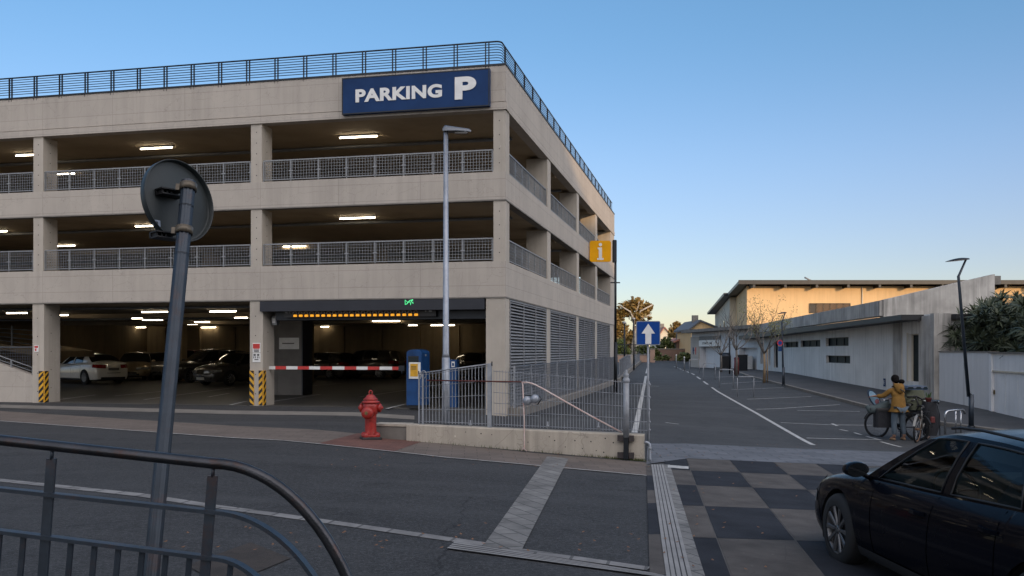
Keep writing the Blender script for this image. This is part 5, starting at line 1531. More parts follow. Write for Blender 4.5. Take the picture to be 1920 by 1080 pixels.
def entrance_block():
    A = G(1297, 686, .12); B = RA.copy()
    d = B - A; d.z = 0; L = d.length; d.normalize(); rr = math.atan2(d.y, d.x); inn = Vector((-d.y, d.x, 0))
    def at(px, py):
        k = (px - 960) / FPX; s = (k * A.y - A.x) / (d.x - k * d.y); return s, EYE + (HY - py) / FPX * (A.y + s * d.y)
    t = thing('entrance_building', 'grey and white entrance building with canopy and red and blue logo on its pillar', 'building', (A.x, A.y, 0), rr)
    H = 3.25
    hs = []
    def R(x0, x1, y0, y1): a, zt = at(x0, y0); b, zb = at(x1, y1); return (a, b, zb, zt)
    o1 = R(1313, 1351, 650, 694); o2 = R(1386, 1419, 652, 700)
    o1 = (o1[0], o1[1], -.5, o1[3]); o2 = (o2[0], o2[1], -.5, o2[3])
    sl = [R(1359, 1361, 650, 684), R(1366, 1368.5, 650, 686)]
    m_ = MB(); wall_holes(m_, 0, L - .02, -1, H, .5, [o1, o2] + sl, .5); m_.build('wall', 'wwall2', t)
    m_ = MB(); m_.box(-.02, at(1312, 660)[0], -.10, -.003, -1, at(1305, 632)[1]); m_.build('pillar', 'conc', t)
    m_ = MB(); m_.box(-.5, L + 1, -.9, 0.6, H + .01, H + .28); m_.build('canopy', 'kerb', t)
    m_ = MB(); m_.box(-.3, L + 1, 5.5, 5.8, -1, H); m_.box(-.3, -.02, .5, 5.5, -1, H); m_.build('rear_wall', 'conc', t)
    m_ = MB(); m_.box(-.3, L + 1, .55, 5.5, H - .2, H); m_.build('ceiling', 'kerb', t)
    a, z1 = at(1313, 638.5); b, z0 = at(1352, 649)
    m_ = MB(); m_.box(a, b, -.13, -.003, z0, z1); sb = m_.build('sign_board', 'white', t)
    text_obj('lettering', 'ITMO M', 1, 'dark_metal', Matrix.Translation(((a * .7 + b * .3) + .25 * (b - a) * .4, -.14, (z0 + z1) / 2)) @ FRONT, sb, .004, .01, fit=((b - a) * .45, (z1 - z0) * .38))
    m_ = MB()
    z2, z3 = at(1313, 638)[1], at(1313, 631)[1]
    x = a
    while x < b: m_.box(x, x + .1, -.1, -.03, z2, z3); x += .28
    m_.build('balcony_slats', 'grey_metal', t)
    # logo on the pillar: two facing shapes
    cx, cz = at(1301, 658.5)
    for sg, mt in ((-1, 'navy'), (1, 'redp')):
        m_ = MB(); u = .30
        m_.prism([(cx + .55 + sg * q * u, -.104, cz + w * u) for q, w in ((.25, .1), (.9, 1.1), (1.7, 1.3), (1.9, .2), (1.5, -1.1), (.8, -.9), (.9, -.1))], (0, -.02, 0)); m_.build('logo', mt, t)
    for a_, b_, z_ in ((.25, .9, .0), ):
        pass
    bx, bz = at(1399, 682)
    w = thing('cabinet', 'white cabinet standing in the recess beside the long white wall', 'cabinet', (A.x, A.y, 0), rr)
    m_ = MB(); m_.box(bx - .9, bx + .9, -.4, .2, 0, 1.15); m_.build('body', 'white', w)
    m_ = MB(); m_.box(bx - .3, bx + .1, -.404, -.401, .4, .8); m_.build('panel', 'grey_metal', w)
    return A, d
long_building(); ENT = entrance_block()

def garden_wall():
    C, D = G(1761, 750, .12), G(1857, 769.5, .12); E = G(1990, 800, .12); E = D + (E - D) * 2.6
    def seg(A, B, zt, nm, lab, mt):
        d = B - A; d.z = 0; L = d.length; rr = math.atan2(d.y, d.x)
        t = thing(nm, lab, 'wall', (A.x, A.y, 0), rr); return t, L
    t, L = seg(C, D, 1.52, 'garden_wall', 'plain grey garden wall between the streaked pier and the white gates', 'wwall')
    m_ = MB(); m_.box(0, L, 0, .25, -1, 1.50); m_.build('wall', 'wwall2', t)
    m_ = MB(); m_.box(-.02, L, -.03, .28, 1.502, 1.54); m_.build('coping', 'kerb', t)
    m_ = MB(); m_.box(L * .52, L * .52 + .012, -.006, -.001, -1, 1.5); m_.build('joint', 'kerb', t)
    t, L = seg(D, E, 1.45, 'gate_wall', 'bright white gate wall with double metal doors behind the leaning street lamp', 'wwall2')
    t['category'] = 'gate'
    m_ = MB(); m_.box(0.01, .22, -.05, .2, -1, 1.47); m_.box(.22, L, 0, .2, .86, 1.47); m_.box(L * .75, L, 0, .2, -1, .86); m_.build('wall', 'white_g', t)
    m_ = MB(); m_.box(-.02, L, -.08, .24, 1.472, 1.51); m_.build('coping', 'kerb', t)
    for k in range(int((L * .75 - .22) / 1.02)):
        x0 = .22 + k * 1.02; m_ = MB(); m_.box(x0 + .01, x0 + 1.01, .03, .08, -.75, .845); dr = m_.build('gate_leaf', 'white_g', t)
        if k == 0:
            h = MB(); h.box(x0 + .06, x0 + .12, -.01, .028, .1, .24); h.tube([(x0 + .09, -.03, .17), (x0 + .2, -.03, .17)], .012, 6); h.build('handle', M['brass'], dr)
    m_ = MB(); m_.box(.20, L * .75, -.03, -.002, .85, .90); m_.build('lintel', 'cream', t)
M['white_g'] = pbr('gate_white', (0.78, 0.78, 0.78), 0.6, 0, var=0.05, scale=1.0, streak=.15)
garden_wall()

def ochre_building():
    t = thing('ochre_building', 'sunlit ochre building with wide dark flat eaves behind the low white wall', 'building', (22, 85, 0))
    def plan(pts, z0, z1, nm, mt, par=t):
        m_ = MB(); m_.prism([(x - 22, y - 85, z0) for x, y in pts], (0, 0, z1 - z0)); return m_.build(nm, mt, par)
    zt = 7.62
    plan([(22, 85), (64, 85), (64, 127), (30, 127)], -1, zt, 'wall', 'ochre')
    r = plan([(20.9, 83.6), (66, 83.6), (66, 128.5), (29.0, 128.5)], zt + .12, zt + .42, 'roof', 'dark_metal')
    m_ = MB()
    for k in range(15): m_.box(.2 + k * 2.9, .42 + k * 2.9, -1.35, -.005, zt - .22, zt + .118)
    m_.build('eave_brackets', 'dark_metal', t)
    m_ = MB(); m_.box(-1.15, 44, -1.45, -1.405, zt + .08, zt + .46); m_.build('eave_edge', 'dark_metal', t)
    k = 85 / FPX
    xa, xb, za, zb = (1518 - 960) * k - 22, (1593 - 960) * k - 22, EYE + 71 * k, EYE + 89 * k
    m_ = MB(); m_.box(xa, xb, -.06, -.002, za, zb); w = m_.build('window', 'black', t)
    f = MB()
    for i in range(7): x = xa + (xb - xa) * i / 6; f.box(x - .05, x + .05, -.11, -.062, za, zb)
    f.box(xa, xb, -.11, -.062, zb - .08, zb + .02)
    f.build('window_frame', 'bark', w)
    f = MB(); z = za + .05
    while z < zb - .1: f.box(xa + (.55 if True else 0), xb, -.10, -.064, z, z + .045); z += .1
    f.build('shutter_slats', M['shutter'], w)
    x = (1616 - 960) * k - 22; m_ = MB(); m_.tube([(x, -.08, 3), (x, -.08, zt)], .06, 6); m_.build('downpipe', 'cream', t)
    x = (1523 - 960) * k - 22; m_ = MB(); m_.tube([(x - .4, 1, zt + .9), (x + .3, 1, zt + .55)], .08, 6); m_.tube([(x, 1, zt + .4), (x, 1, zt + .75)], .04, 6); m_.build('roof_vent', 'grey_metal', t)
    # round pale disc window on the shaded side face
    t2 = thing('ochre_building', 'second pale block with dark slanting eave behind and left of the ochre building', 'building', (22, 85, 0))
    plan([(24.7, 103), (38, 103), (41, 152), (34.0, 152)], -1, zt, 'wall', 'cream', t2)
    plan([(23.7, 101.6), (40, 101.6), (43, 153.5), (33.0, 153.5)], zt + .1, zt + .42, 'roof', 'dark_metal', t2)
    for q in (.25, .5, .75):
        x, y = 24.7 + 9.3 * q, 103 + 49 * q; m_ = MB(); m_.obox((x - 22 - .03, y - 85, 4.2), (-.05, 0, 0), (.38, 2.0, 0), (0, 0, 1.2)); m_.build('window', 'dglass', t2)
M['shutter'] = pbr('shutter_brown', (0.20, 0.11, 0.05), 0.6, 0, var=0.1)
ochre_building()

# ================================================================== FAR END OF THE STREET
def PX(px, py, Y): return ray(px, py, Y)
def far_houses():
    def gable(nm, lab, px0, px1, peak, pyeave, pypeak, Y, depth, wallm, roofm, win=()):
        k = Y / FPX; x0, x1 = (px0 - 960) * k, (px1 - 960) * k; xp = (peak - 960) * k
        ze, zp = EYE + (HY - pyeave) * k, EYE + (HY - pypeak) * k
        t = thing(nm, lab, 'house', (x0, Y, 0)); w = x1 - x0; xp -= x0
        m_ = MB(); m_.prism([(0, 0, -1), (w, 0, -1), (w, 0, ze), (xp, 0, zp), (0, 0, ze)], (0, depth, 0)); m_.build('wall', wallm, t)
        m_ = MB(); e = .5; th = .3
        for (xa, za, xb, zb) in ((0, ze, xp, zp), (w, ze, xp, zp)):
            sx = -1 if xa < xb else 1; sl = (zp - ze) / abs(xb - xa)
            m_.prism([(xa + sx * e, -e, za - sl * e + .02), (xb, -e, zb + .02), (xb, -e, zb + th), (xa + sx * e, -e, za - sl * e + th)], (0, depth + 2 * e, 0))
        r = m_.build('roof', roofm, t)
        m_ = MB(); m_.box(xp - .5, xp + .4, 3, 3.8, zp - .5, zp + 1.1); m_.build('chimney', 'kerb', r)
        for (a, b, c, d) in win:
            m_ = MB(); m_.box((a - 960) * k - x0, (b - 960) * k - x0, -.06, -.002, EYE + (HY - d) * k, EYE + (HY - c) * k); m_.build('window', 'dglass', t)
        return t
    gable('house', 'cream gabled house standing above the entrance building at the street end', 1296, 1344, 1312, 616, 603, 140, 12, 'ochre', M['slate'], [(1318, 1322, 620, 627)])
    gable('house', 'small house with pink tiled roof between the two golden trees', 1236, 1258, 1246, 629, 615, 210, 14, 'cream', M['pinkroof'])
    gable('house', 'low brown house half hidden behind the round tree at the street end', 1268, 1294, 1281, 641, 636, 150, 10, M['brown'], M['pinkroof'])
    # end walls of the street
    def wall(nm, lab, a, b, py0, py1, Y, mt, extra=None):
        k = Y / FPX; x0, x1 = (a - 960) * k, (b - 960) * k
        t = thing(nm, lab, 'wall', (x0, Y, 0)); z1 = EYE + (HY - py0) * k
        m_ = MB(); m_.box(0, x1 - x0, 0, .35, -1, z1); m_.build('wall', mt, t)
        m_ = MB(); m_.box(-.05, x1 - x0 + .05, -.06, .41, z1 + .002, z1 + .12); m_.build('coping', 'kerb', t); return t, x1 - x0, z1
    t, w, z = wall('brick_wall', 'low pinkish wall with dark railings at the far left end of the street', 1150, 1216, 666, 676, 125, M['pinkwall'])
    for k in range(int(w / .6)):
        m_ = MB(); m_.box(k * .6, k * .6 + .07, .15, .22, z + .12, z + 1.4); m_.build('baluster', 'dark_metal', t)
    m_ = MB(); m_.box(0, w, .14, .23, z + 1.4, z + 1.5); m_.build('top_rail', 'dark_metal', t)
    t, w, z = wall('gate_pillar', 'pale pink pillar where the street end wall stops', 1219, 1228, 655, 677, 122, M['pinkwall'])
    t['category'] = 'pillar'
    wall('boundary_wall', 'brown boundary wall across the end of the street behind the hedges', 1228, 1297, 655, 676, 145, M['brown'])
M['slate'] = pbr('slate_roof', (0.10, 0.11, 0.13), 0.7, var=0.1)
M['pinkroof'] = pbr('pink_tiles', (0.38, 0.17, 0.12), 0.8, var=0.12, scale=2)
M['pinkwall'] = pbr('pink_wall', (0.36, 0.24, 0.18), 0.85, var=0.1, scale=1)
M['brown'] = pbr('brown_wall', (0.16, 0.10, 0.075), 0.85, var=0.12, scale=1)
far_houses()

def leafcloud(m_, c, r, n, s, rnd, shell=.3):
    """n small leaf quads in an ellipsoid, with more of them towards the surface, thinned into clumps"""
    cl = [(Vector((rnd.gauss(0, 1), rnd.gauss(0, 1), rnd.gauss(0, 1))).normalized()) for _ in range(26)]
    for _ in range(n):
        d = rnd.choice(cl) + Vector((rnd.gauss(0, .42), rnd.gauss(0, .42), rnd.gauss(0, .42)))
        d.normalize(); q = (shell + (1 - shell) * rnd.random() ** .7) * (0.88 + .2 * math.sin(d.x * 7 + d.z * 9) * math.cos(d.y * 6))
        p = Vector((c[0] + d.x * r[0] * q, c[1] + d.y * r[1] * q, c[2] + d.z * r[2] * q))
        a = Vector((rnd.gauss(0, 1), rnd.gauss(0, 1), rnd.gauss(0, .6))).normalized(); b = a.cross(Vector((rnd.gauss(0, 1), rnd.gauss(0, 1), rnd.gauss(0, 1)))).normalized()
        ss = s * rnd.uniform(.6, 1.4)
        m_.add([p - a * ss, p + b * ss * .5, p + a * ss, p - b * ss * .5], [(0, 1, 2, 3)], False)

def leafy_tree(nm, lab, px, Y, lobes, trunk_r, mat, leaf, dens, limbs=(), barkm='bark', cat='tree', seed=1):
    rnd = random.Random(seed); k = Y / FPX; X = (px - 960) * k
    t = thing(nm, lab, cat, (X, Y, 0)); m_ = MB()
    for (lx, ly, rx, rz) in lobes:
        cx, cz = (lx - px) * k, EYE + (HY - ly) * k; r = (rx * k, rx * k * .85, rz * k)
        n = int(11 * dens * (r[0] * r[2]) / (leaf * leaf))
        leafcloud(m_, (cx, rnd.uniform(-.35, .35) * r[0], cz), r, n, leaf, rnd)
    m_.build('crown' if trunk_r else 'foliage', mat, t)
    if trunk_r:
        ztop = EYE + (HY - min(l[1] for l in lobes)) * k
        b = MB(); b.tube([(0, 0, -.3), (0, 0, ztop * .3), (trunk_r * .6, 0, ztop * .62)], [trunk_r * 1.3, trunk_r, trunk_r * .55], 10); b.build('trunk', barkm, t)
        for pts in limbs:
            b = MB(); q = [((x - px) * k, -1.2 if i else 0, EYE + (HY - y) * k) for i, (x, y) in enumerate(pts)]
            b.tube(q, [trunk_r * .3 * (1 - i / (len(q) + .3)) + .04 for i in range(len(q))], 6); b.build('limb', 'bark_pale', t)
    return t
leafy_tree('plane_tree', 'tall golden sunlit tree with pale limbs at the left end of the street', 1190, 150,
    [(1190, 572, 20, 17), (1172, 580, 16, 17), (1208, 578, 15, 17), (1216, 574, 9, 10), (1160, 592, 13, 16), (1195, 592, 20, 12), (1166, 620, 16, 22), (1150, 600, 12, 22), (1180, 636, 14, 22), (1218, 596, 5, 5), (1152, 632, 14, 20), (1200, 604, 12, 10)],
    .55, 'leaf_gold', .32, 1.9, [[(1188, 625), (1187, 600), (1180, 585), (1160, 573)], [(1190, 600), (1200, 583), (1222, 572)], [(1188, 598), (1194, 576), (1197, 566)], [(1189, 606), (1204, 596), (1219, 590)]], 'bark_pale', seed=3)
leafy_tree('round_tree', 'smaller round golden tree left of the cream gabled house', 1269, 170, [(1270, 620, 18, 16), (1262, 626, 12, 12), (1277, 632, 13, 12), (1270, 608, 10, 7)], .4, 'leaf_gold', .26, 2.0, seed=5)
leafy_tree('lime_shrub', 'bright yellow green shrub glowing at the foot of the tall golden tree', 1166, 128, [(1163, 648, 16, 16), (1172, 660, 13, 12), (1154, 660, 12, 12)], 0, 'leaf_lime', .2, 1.6, cat='shrub', seed=6)
leafy_tree('hedge', 'dark green bush above the boundary wall right of the arrow sign', 1249, 150, [(1248, 641, 12, 12), (1238, 650, 10, 12), (1258, 650, 9, 10)], 0, 'leaf_green', .25, 1.8, cat='hedge', seed=7)
leafy_tree('hedge', 'low clipped bush at the foot of the brown boundary wall', 1243, 118, [(1236, 672, 12, 5), (1248, 671, 10, 6)], 0, 'leaf_green', .2, 1.8, cat='hedge', seed=8)
leafy_tree('hedge', 'rounded dark bush beside the grey pillar of the entrance building', 1284, 112, [(1282, 668, 13, 9), (1292, 670, 8, 8), (1272, 672, 7, 6)], 0, 'leaf_green', .2, 1.8, cat='hedge', seed=9)
leafy_tree('hedge', 'broad dark bush rising behind the pink wall left of the arrow sign', 1205, 135, [(1205, 655, 16, 12), (1222, 657, 10, 10), (1232, 664, 9, 9)], 0, 'leaf_green', .22, 1.8, cat='hedge', seed=10)

def bare_tree(nm, lab, px, py, top, spread, seed, stake=False, buds=0, pale=False):
    rnd = random.Random(seed); p = G(px, py, .12); k = p.y / FPX; H = (py - top) * k
    t = thing(nm, lab, 'tree', p); th = H * .38
    m_ = MB(); m_.tube([(0, 0, -.1), (.02, 0, th * .5), (0, .02, th)], [.09, .07, .065], 8); m_.build('trunk', 'wood_l' if pale else 'bark_grey', t)
    c = MB(); tips = []
    def grow(a, d, L, r, n):
        pts = [a]; q = a.copy(); dd = d.copy()
        for i in range(4):
            dd = (dd + Vector((rnd.gauss(0, .16), rnd.gauss(0, .16), .10 + rnd.gauss(0, .1)))).normalized(); q = q + dd * L / 4; pts.append(q.copy())
        c.tube(pts, [r * (1 - .12 * i) for i in range(5)], 5)
        tips.append(q)
        if n > 0:
            for _ in range(3 if n > 1 else 2):
                i = rnd.choice((2, 3, 4)); nd = (dd + Vector((rnd.gauss(0, .55), rnd.gauss(0, .55), .25))).normalized(); grow(pts[i], nd, L * rnd.uniform(.6, .8), r * .55, n - 1)
    for j in range(7):
        an = 2 * PI * j / 7 + rnd.random(); el = rnd.uniform(.35, 1.1)
        grow(Vector((0, 0, th * rnd.uniform(.85, 1.0))), Vector((math.cos(an) * math.cos(el), math.sin(an) * math.cos(el), math.sin(el))), spread * rnd.uniform(.7, 1.0), .034, 2)
    c.build('crown', 'bark_grey', t)
    if buds:
        b = MB()
        for q in tips:
            for _ in range(buds):
                p_ = q + Vector((rnd.gauss(0, .14), rnd.gauss(0, .14), rnd.gauss(0, .14))); a = Vector((rnd.gauss(0, 1), rnd.gauss(0, 1), rnd.gauss(0, 1))).normalized() * .045; e = a.orthogonal().normalized() * .025
                b.add([p_ - a, p_ + e, p_ + a, p_ - e], [(0, 1, 2, 3)], False)
        b.build('leaves', 'leaf_bud', t)
    if stake:
        s_ = MB(); s_.tube([(.16, -.05, -.1), (.15, -.05, th * 1.15)], .035, 6); s_.build('stake', 'wood_l', t)
    return t
bare_tree('bare_tree', 'bare many branched street tree in front of the pale block', 1381, 702, 578, 1.9, 11)
bare_tree('young_tree', 'young street tree with pale trunk and first small leaves beside the second lamp', 1433, 714, 572, 1.75, 12, True, 16, True)
bare_tree('bare_tree', 'thin bare tree farther along the pavement by the entrance sign', 1352, 695, 612, 1.3, 13)

def aloe_bush():
    rnd = random.Random(4)
    C = G(1762, 750, .12); D = G(1990, 800, .12); d = (D - C); d.z = 0; d.normalize(); inn = Vector((-d.y, d.x, 0))
    base = C + d * 3 + inn * 2
    t = thing('aloe_bush', 'big dark spiky aloe bush spilling over the garden wall by the white gates', 'bush', (base.x, base.y, 0))
    prof = [(1768, 640), (1772, 600), (1800, 585), (1835, 568), (1862, 552), (1895, 545), (1925, 540), (1990, 545)]
    def ztop(px):
        for (a, ya), (b, yb) in zip(prof, prof[1:]):
            if a <= px <= b: return ya + (yb - ya) * (px - a) / (b - a)
        return 545
    m_ = MB(); stem = MB()
    n = 0
    while n < 430:
        px = rnd.uniform(1772, 1990); dep = rnd.uniform(.5, 3.4)
        o = C + inn * dep; k = (px - 960) / FPX; s = (k * o.y - o.x) / (d.x - k * d.y); P = o + d * s; Y = P.y
        zt = EYE + (HY - ztop(px)) / FPX * Y
        u = rnd.random() ** .6; z = 1.1 + (zt - 1.25) * u * (1 - .25 * abs(dep - 1.8) / 1.6)
        P = Vector((P.x, P.y, z)) - base; P.z = z
        n += 1
        ax = Vector((rnd.gauss(0, .5), rnd.gauss(-.35, .5), 1)).normalized(); e1 = ax.orthogonal().normalized(); e2 = ax.cross(e1)
        L = rnd.uniform(.42, .72)
        for j in range(18):
            an = j * 2.4; el = rad(rnd.uniform(5, 75)); di = (e1 * math.cos(an) + e2 * math.sin(an)) * math.cos(el) + ax * math.sin(el)
            side = di.cross(ax).normalized() * .028
            pts = [P + di * (L * q) + Vector((0, 0, -.16 * L * q * q * 2)) for q in (0, .35, .7, 1)]
            ws = (1.3, 1.2, .8, .05)
            vs = []
            for p_, w in zip(pts, ws): vs += [p_ - side * w, p_ + side * w]
            m_.add(vs, [(0, 1, 3, 2), (2, 3, 5, 4), (4, 5, 7, 6)], True)
        if rnd.random() < .4: stem.tube([P, P - ax * .7 + Vector((0, 0, -.6))], .03, 5)
    for q in range(8):
        leafcloud(m_, C + d * (1.3 + q * 1.1) + inn * 1.9 - base + Vector((0, 0, 2.15 + .07 * q)), (1.05, 1.0, .85 + .11 * min(q, 5)), 1500, .085, rnd, .6)
    m_.build('foliage', 'leaf_aloe', t)
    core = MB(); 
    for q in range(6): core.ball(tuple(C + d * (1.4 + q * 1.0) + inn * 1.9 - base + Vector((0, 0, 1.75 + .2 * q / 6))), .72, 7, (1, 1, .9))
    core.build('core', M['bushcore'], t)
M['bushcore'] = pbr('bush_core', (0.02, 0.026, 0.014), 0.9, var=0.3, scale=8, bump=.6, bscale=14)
aloe_bush()

# ---- small street things on the right pavement
def pavement_things():
    def post(nm, lab, cat, px, py, top, r, mt, cap=True):
        p = G(px, py, .12); k = p.y / FPX; h = (py - top) * k
        t = thing(nm, lab, cat, p); m_ = MB(); m_.tube([(0, 0, -.05), (0, 0, h)], r, 10); m_.build('post', mt, t); return t, h, k
    t, h, k = post('red_post', 'dark red rounded post on the pavement beside the grey bin', 'post', 1381, 701, 672, .16, M['dred'])
    m_ = MB(); m_.ball((0, 0, h), .17, 8, (1, 1, .6)); m_.build('cap', M['dred'], t)
    p = G(1391, 695, .12); t = thing('bin', 'dark grey rubbish bin standing behind the red post', 'bin', p)
    m_ = MB(); m_.bevbox(-.35, .35, -.3, .3, 0, 1.1, .04); m_.build('body', 'dark_metal', t); m_ = MB(); m_.box(-.37, .37, -.32, .32, 1.1, 1.16); m_.build('lid', 'black', t)
    p = G(1367, 690, .12); t = thing('bin', 'low dark bin with rounded lid left of the bare street tree', 'bin', p)
    m_ = MB(); m_.bevbox(-.7, .7, -.35, .35, 0, 1.0, .05); m_.build('body', 'black', t); m_ = MB(); m_.tube([(-.7, 0, .98), (.7, 0, .98)], .3, 12); m_.build('lid', 'navy_metal', t)
    post('sign_post', 'thin dark post at the kerb between the two bare trees', 'post', 1368, 700, 630, .05, 'dark_metal')
    # small signs on the second lamp
    p = G(1469, 722, .12); k = p.y / FPX
    t = thing('round_sign', 'small red and blue no parking sign fixed to the distant street lamp', 'sign', (p.x - .2, p.y - .08, 0))
    for (y, r, mt, o) in ((643, .15, 'redp', 0), (643, .10, 'signblue', .012)):
        m_ = MB(); z = EYE + (HY - y) * k; m_.lathe([(r, 0), (r, .01), (.001, .01)], 20, Matrix.Translation((0, -o, z)) @ Matrix.Rotation(rad(90), 4, 'X'), False); m_.build('disc' if not o else 'centre', mt, t)
    m_ = MB(); z = EYE + (HY - 654) * k; m_.box(-.09, .09, -.01, .0, z - .12, z + .12); m_.build('plate', 'navy', t)
    m_ = MB(); z = EYE + (HY - 643) * k; m_.box(-.17, .2, .011, .03, z - .02, z + .02); m_.build('bracket', 'dark_metal', t)
    # row of thin posts and hoops along the parking bays
    hp = [(1268, 690, 'nearest the far hedge'), (1283, 694, 'second beyond the hoops')]
    for i, (px, py, w) in enumerate(hp):
        t, h, k = post('bollard', f'slim grey bollard along the far parking bays, {w}', 'bollard', px, py, py - 24, .04, 'grey_metal')
        t['group'] = 'slim bollards'; m_ = MB(); m_.ball((0, 0, h), .06, 6); m_.build('cap', 'white', t)
    for i, (px, py, s_, lab) in enumerate([(1302, 700, 1.0, 'farthest wire bicycle hoop at the edge of the parking bays'), (1330, 713, 1.0, 'second wire bicycle hoop, nearer than the farthest one'), (1362, 728, .95, 'third wire bicycle hoop beside the dashed white line'), (1398, 745, .9, 'nearest wire bicycle hoop in the parking bays')]):
        p = G(px, py); t = thing('bicycle_hoop', lab, 'bicycle hoop', p, 0, 'wire bicycle hoops')
        for x in (-.35, .35):
            m_ = MB(); m_.tube([(x, 0, 0), (x, 0, .92 * s_)], .018, 6); m_.build('post', 'galv', t)
        m_ = MB(); m_.tube([(-.35, 0, .92 * s_), (-.3, 0, .97 * s_), (.3, 0, .97 * s_), (.35, 0, .92 * s_)], .018, 6); m_.build('bar', 'galv', t)
    # bright steel hoop by the bicycles
    k = 24.0 / FPX
    p0 = G(1772, 815); Y = p0.y; k = Y / FPX
    t = thing('steel_hoop', 'shiny stainless steel bicycle hoop standing between the bicycles and the street lamp', 'bicycle hoop', p0)
    w = (1822 - 1771) * k; zt = (815 - 771) * k
    m_ = MB(); m_.tube([(0, 0, 0), (0, 0, zt - .1), (.03, .0, zt - .03), (.1, .05, zt)] + [(w * q, .35 * q, zt + .03 * q) for q in (.4, .8)] + [(w - .03, .4, zt), (w, .4, zt - .1)], .03, 10); m_.build('hoop', 'steel', t)
    for x in (w - .26, w - .12):
        m_ = MB(); m_.tube([(x, .38, -.05), (x, .38, zt)], .022, 8); m_.build('leg', 'steel', t)
M['dred'] = pbr('dark_red', (0.13, 0.015, 0.014), 0.5, var=0.1)
pavement_things()

# ================================================================== CARS
def pchip(xs, ys):
    xs = np.array(xs, float); ys = np.array(ys, float); h = np.diff(xs); dl = np.diff(ys) / h; n = len(xs); m = np.zeros(n)
    for i in range(1, n - 1):
        if dl[i - 1] * dl[i] > 0:
            w1, w2 = 2 * h[i] + h[i - 1], h[i] + 2 * h[i - 1]; m[i] = (w1 + w2) / (w1 / dl[i - 1] + w2 / dl[i])
    m[0], m[-1] = dl[0], dl[-1]
    def f(x):
        x = min(max(x, xs[0]), xs[-1]); i = min(int(np.searchsorted(xs, x, 'right')) - 1, n - 2); t = (x - xs[i]) / h[i]
        return float((2 * t**3 - 3 * t**2 + 1) * ys[i] + (t**3 - 2 * t**2 + t) * h[i] * m[i] + (-2 * t**3 + 3 * t**2) * ys[i + 1] + (t**3 - t**2) * h[i] * m[i + 1])
    return f
SEDAN = dict(L=4.55, W=1.80, ax=(1.36, -1.34), r=.325, sill=.21,
    top=([-2.275, -2.22, -2.1, -1.7, -1.0, 0, .7, 1.05, 1.5, 1.9, 2.12, 2.22, 2.275], [.80, .93, 1.0, 1.015, .985, .935, .91, .895, .85, .775, .68, .58, .47]),
    roof=([-1.2, -1.0, -.5, -.1, .25], [1.345, 1.375, 1.42, 1.425, 1.385]),
    cols=[(1.08, .22), (.86, .10), (-.12, -.22), (-.24, -.33), (-1.02, -.88), (-1.78, -1.12)], ry=.565)
SUV = dict(L=4.4, W=1.82, ax=(1.33, -1.30), r=.35, sill=.27,
    top=([-2.2, -2.14, -2.0, -1.6, -1.0, 0, .7, 1.0, 1.5, 1.85, 2.06, 2.15, 2.2], [.85, 1.02, 1.06, 1.06, 1.05, 1.02, 1.0, .99, .96, .90, .80, .68, .55]),
    roof=([-1.75, -1.5, -.8, -.1, .3], [1.52, 1.56, 1.60, 1.60, 1.55]),
    cols=[(1.02, .35), (.82, .24), (-.12, -.18), (-.24, -.30), (-1.12, -1.08), (-2.02, -1.72)], ry=.60)
WAGON = dict(SUV, top=([-2.2, -2.14, -2.0, -1.6, -1.0, 0, .7, 1.0, 1.5, 1.85, 2.06, 2.15, 2.2], [.80, .95, 1.0, 1.0, .99, .96, .94, .93, .89, .83, .74, .62, .5]),
    roof=([-1.75, -1.5, -.8, -.1, .3], [1.40, 1.43, 1.46, 1.46, 1.42]), sill=.22, r=.32)

def stretch(sp, kx, kz, **kw):
    o = dict(sp); o['L'] = sp['L'] * kx; o['ax'] = tuple(v * kx for v in sp['ax'])
    o['top'] = ([v * kx for v in sp['top'][0]], [v * kz for v in sp['top'][1]]); o['roof'] = ([v * kx for v in sp['roof'][0]], [v * kz for v in sp['roof'][1]])
    o['cols'] = [(p * kx, q * kx) for p, q in sp['cols']]; o.update(kw); return o
NEAR = stretch(SEDAN, 1.08, .955, r=.33)

def paint(name, col, metal=.3, rough=.28, coat=.9):
    m, nt, p = base_mat(name)
    p.inputs['Base Color'].default_value = (*col, 1); p.inputs['Metallic'].default_value = metal; p.inputs['Roughness'].default_value = rough
    p.inputs['Coat Weight'].default_value = coat; p.inputs['Specular IOR Level'].default_value = .3 if coat > .5 else .03; p.inputs['Coat Roughness'].default_value = .03
    g = nt.nodes.new('ShaderNodeNewGeometry'); n = _noise(nt, g.outputs['Position'], 5, 4)
    o = _ramp(nt, n, [(.3, rough - .04), (.7, rough + .10)]); nt.links.new(o, p.inputs['Roughness'])
    return m
M['p_navy'] = paint('navy_car_paint', (.0025, .0032, .006), 0, .2, .12)
M['seam'] = pbr('seam_gap', (.0008, .0008, .001), .9, 0, var=.1, spec=0)
M['p_white'] = paint('white_car_paint', (.62, .60, .55), 0)
M['p_black'] = paint('black_car_paint', (.055, .050, .044))
M['p_grey'] = paint('grey_car_paint', (.19, .185, .175), .4)
M['p_gold'] = paint('bronze_car_paint', (.34, .26, .16), .4)
M['p_maroon'] = paint('maroon_car_paint', (.18, .02, .016), .2)
M['cglass'] = glass('car_glass', (.42, .52, .52))
M['rim_d'] = pbr('dark_alloy_rim', (.15, .15, .155), .4, .7, var=.1)
M['cglass_d'] = pbr('car_glass_dark', (.01, .012, .014), .05, 0, var=.1, spec=.9)
M['rim'] = pbr('alloy_rim', (.30, .30, .31), .35, .85, var=.1)
M['hlamp'] = pbr('headlamp_glass', (.35, .35, .34), .08, .3, var=.25, scale=14)
M['tlamp'] = pbr('tail_lamp_red', (.22, .008, .008), .12, 0, var=.25, scale=9)
M['plate'] = pbr('number_plate', (.60, .60, .56), .5, 0, var=.05)
